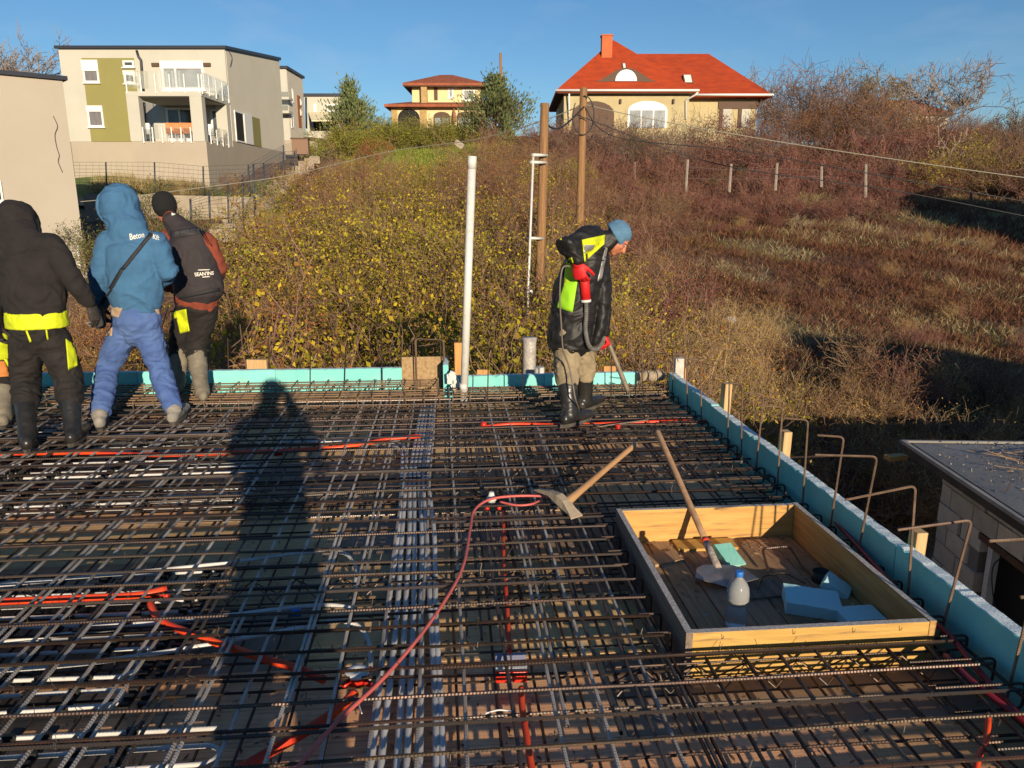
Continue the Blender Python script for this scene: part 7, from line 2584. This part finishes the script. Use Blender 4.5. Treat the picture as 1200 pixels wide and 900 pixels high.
cb = [at_d(668, 312, 5.45), at_d(659, 315, 5.42), at_d(656, 345, 5.42), at_d(658, 385, 5.45), at_d(660, 410, 5.5), at_d(667, 430, 5.55), at_d(672, 455, 5.5), at_d(675, 470, 5.5), at_z(683, 487, .02), at_z(700, 499, .015), at_z(715, 498, .012), at_z(760, 492, .012)]
MB().tube([p - o0 for p in smooth_path(cb, 6)], .006, 6).build('power_cable', [mat('grey brown cable', (.17, .14, .11), rough=.6)], vb)

# ------------------------------------------------ fifth worker, mostly cut off by the left edge
d = 5.85
j = lambda px, py, dd=0.0: at_d(px, py, d + dd)
ox = -26
J = dict(head=j(ox + 2, 256, .10), neck=j(ox, 278, .02), chest=j(ox, 296, 0), waist=j(ox, 345, -.02), pelvis=j(ox + 2, 380, -.02), shL=j(ox - 28, 286, .02), elL=j(ox - 40, 325, .0), wrL=j(ox - 38, 360, .12), shR=j(ox + 26, 286, .0), elR=j(ox + 33, 325, .02), wrR=j(ox + 22, 348, .2), hipL=j(ox - 12, 390), hipR=j(ox + 16, 390), knL=j(ox - 15, 436, .03), knR=j(ox + 28, 438, .03), anL=at_z(ox - 16, 490, .08), anR=at_z(ox + 30, 488, .08))
J['toeL'] = at_z(ox - 16, 490, .008) + FWD * .12
J['toeR'] = at_z(ox + 32, 488, .008) + FWD * .1
root, body, P = worker('person cut off by the left edge, neon yellow patch on dark trousers and grey boot', J, RGT, FWD, FWD)
fuse(torso_cloth(MB(), J, FWD, 1.0), 'jacket', M_jack, root, .014, 3, .01, (7, 7, 10), 13)
tro = fuse(trousers(MB(), J, FWD, 1.0, r=(.112, .098, .088), end=.3), 'trousers', M_trou, root, .012, 3, .011, (8, 8, 12), 14)
T = bvh(tro, root.location)
patch(tro, ((-12, 388), (9, 391), (20, 420), (-8, 423)), M_neon, 'neon_patch', tree=T)
patch(tro, ((4, 420), (20, 420), (22, 441), (16, 441)), M_neon, 'neon_patch', 5, 5, tree=T)
patch(tro, ((-8, 424), (6, 423), (12, 441), (-8, 442)), mat('orange cloth', (.55, .20, .05), rough=.85), 'orange_knee', 6, 6, tree=T)
mb = MB()
ball(mb, J['head'] + Vector((0, 0, .03)), (.115, .125, .125))
fuse(mb, 'knit_cap', M_blackcap, root, .012, 3)
for s, q in (('L', 7), ('R', 8)):
    boot(root, J['kn' + s].lerp(J['an' + s], .14), J['an' + s], J['toe' + s], M_bootol, M_sole, top=.082, shaft=.07, seed=q)
    hb_ = hand(MB(), J['wr' + s], Vector((0, .3, -1)), RGT, -1, 1.05, .5)
    fuse(hb_, 'glove', M_glove, root, .007, 2)

# ------------------------------------------------ the photographer, whose shadow lies on the deck
W_ = lambda x, y, z: Vector((x, y, z))
J = dict(head=W_(.02, -.34, 1.62), neck=W_(.02, -.38, 1.46), chest=W_(.02, -.40, 1.32), waist=W_(.02, -.40, 1.02), pelvis=W_(.02, -.40, .90), shL=W_(-.20, -.40, 1.38), elL=W_(-.26, -.28, 1.16), wrL=W_(-.09, -.12, 1.50), shR=W_(.24, -.40, 1.38), elR=W_(.30, -.28, 1.16), wrR=W_(.11, -.12, 1.50), hipL=W_(-.08, -.40, .86), hipR=W_(.12, -.40, .86), knL=W_(-.11, -.39, .48), knR=W_(.15, -.39, .48), anL=W_(-.12, -.42, .08), anR=W_(.16, -.42, .08), toeL=W_(-.14, -.26, .008), toeR=W_(.18, -.26, .008))
root, body, P = worker('person in a dark jacket holding up a phone, seen only by their shadow', J, Vector((1, 0, 0)), Vector((0, 1, 0)), Vector((0, 1, -.1)))
fuse(torso_cloth(MB(), J, Vector((0, 1, 0)), 1.0, hem=W_(.02, -.4, .86)), 'jacket', M_jack, root, .014, 3)
fuse(trousers(MB(), J, Vector((0, 1, 0)), 1.0, r=(.105, .085, .078)), 'trousers', M_trou, root, .014, 3)
fuse(ball(MB(), W_(.02, -.36, 1.66), (.10, .115, .11)), 'knit_cap', M_blackcap, root, .012, 3)
for s, q in (('L', 7), ('R', 8)):
    boot(root, J['kn' + s].lerp(J['an' + s], .2), J['an' + s], J['toe' + s], M_boot, M_sole, seed=q)
    hb_ = hand(MB(), J['wr' + s], W_(0, .25, 1), W_(.9 if s == 'L' else -.9, .2, 0), -1 if s == 'L' else 1, 1.0, .7)
    fuse(hb_, 'hand', M_skin, root, .007, 2)
ph = thing('phone', 'dark phone held up behind the camera by the photographer', 'phone', (0.01, -.045, 1.575))
MB().box((0, 0, 0.035), (.15, .008, .072)).build('phone_body', [M_strap], ph, .003)
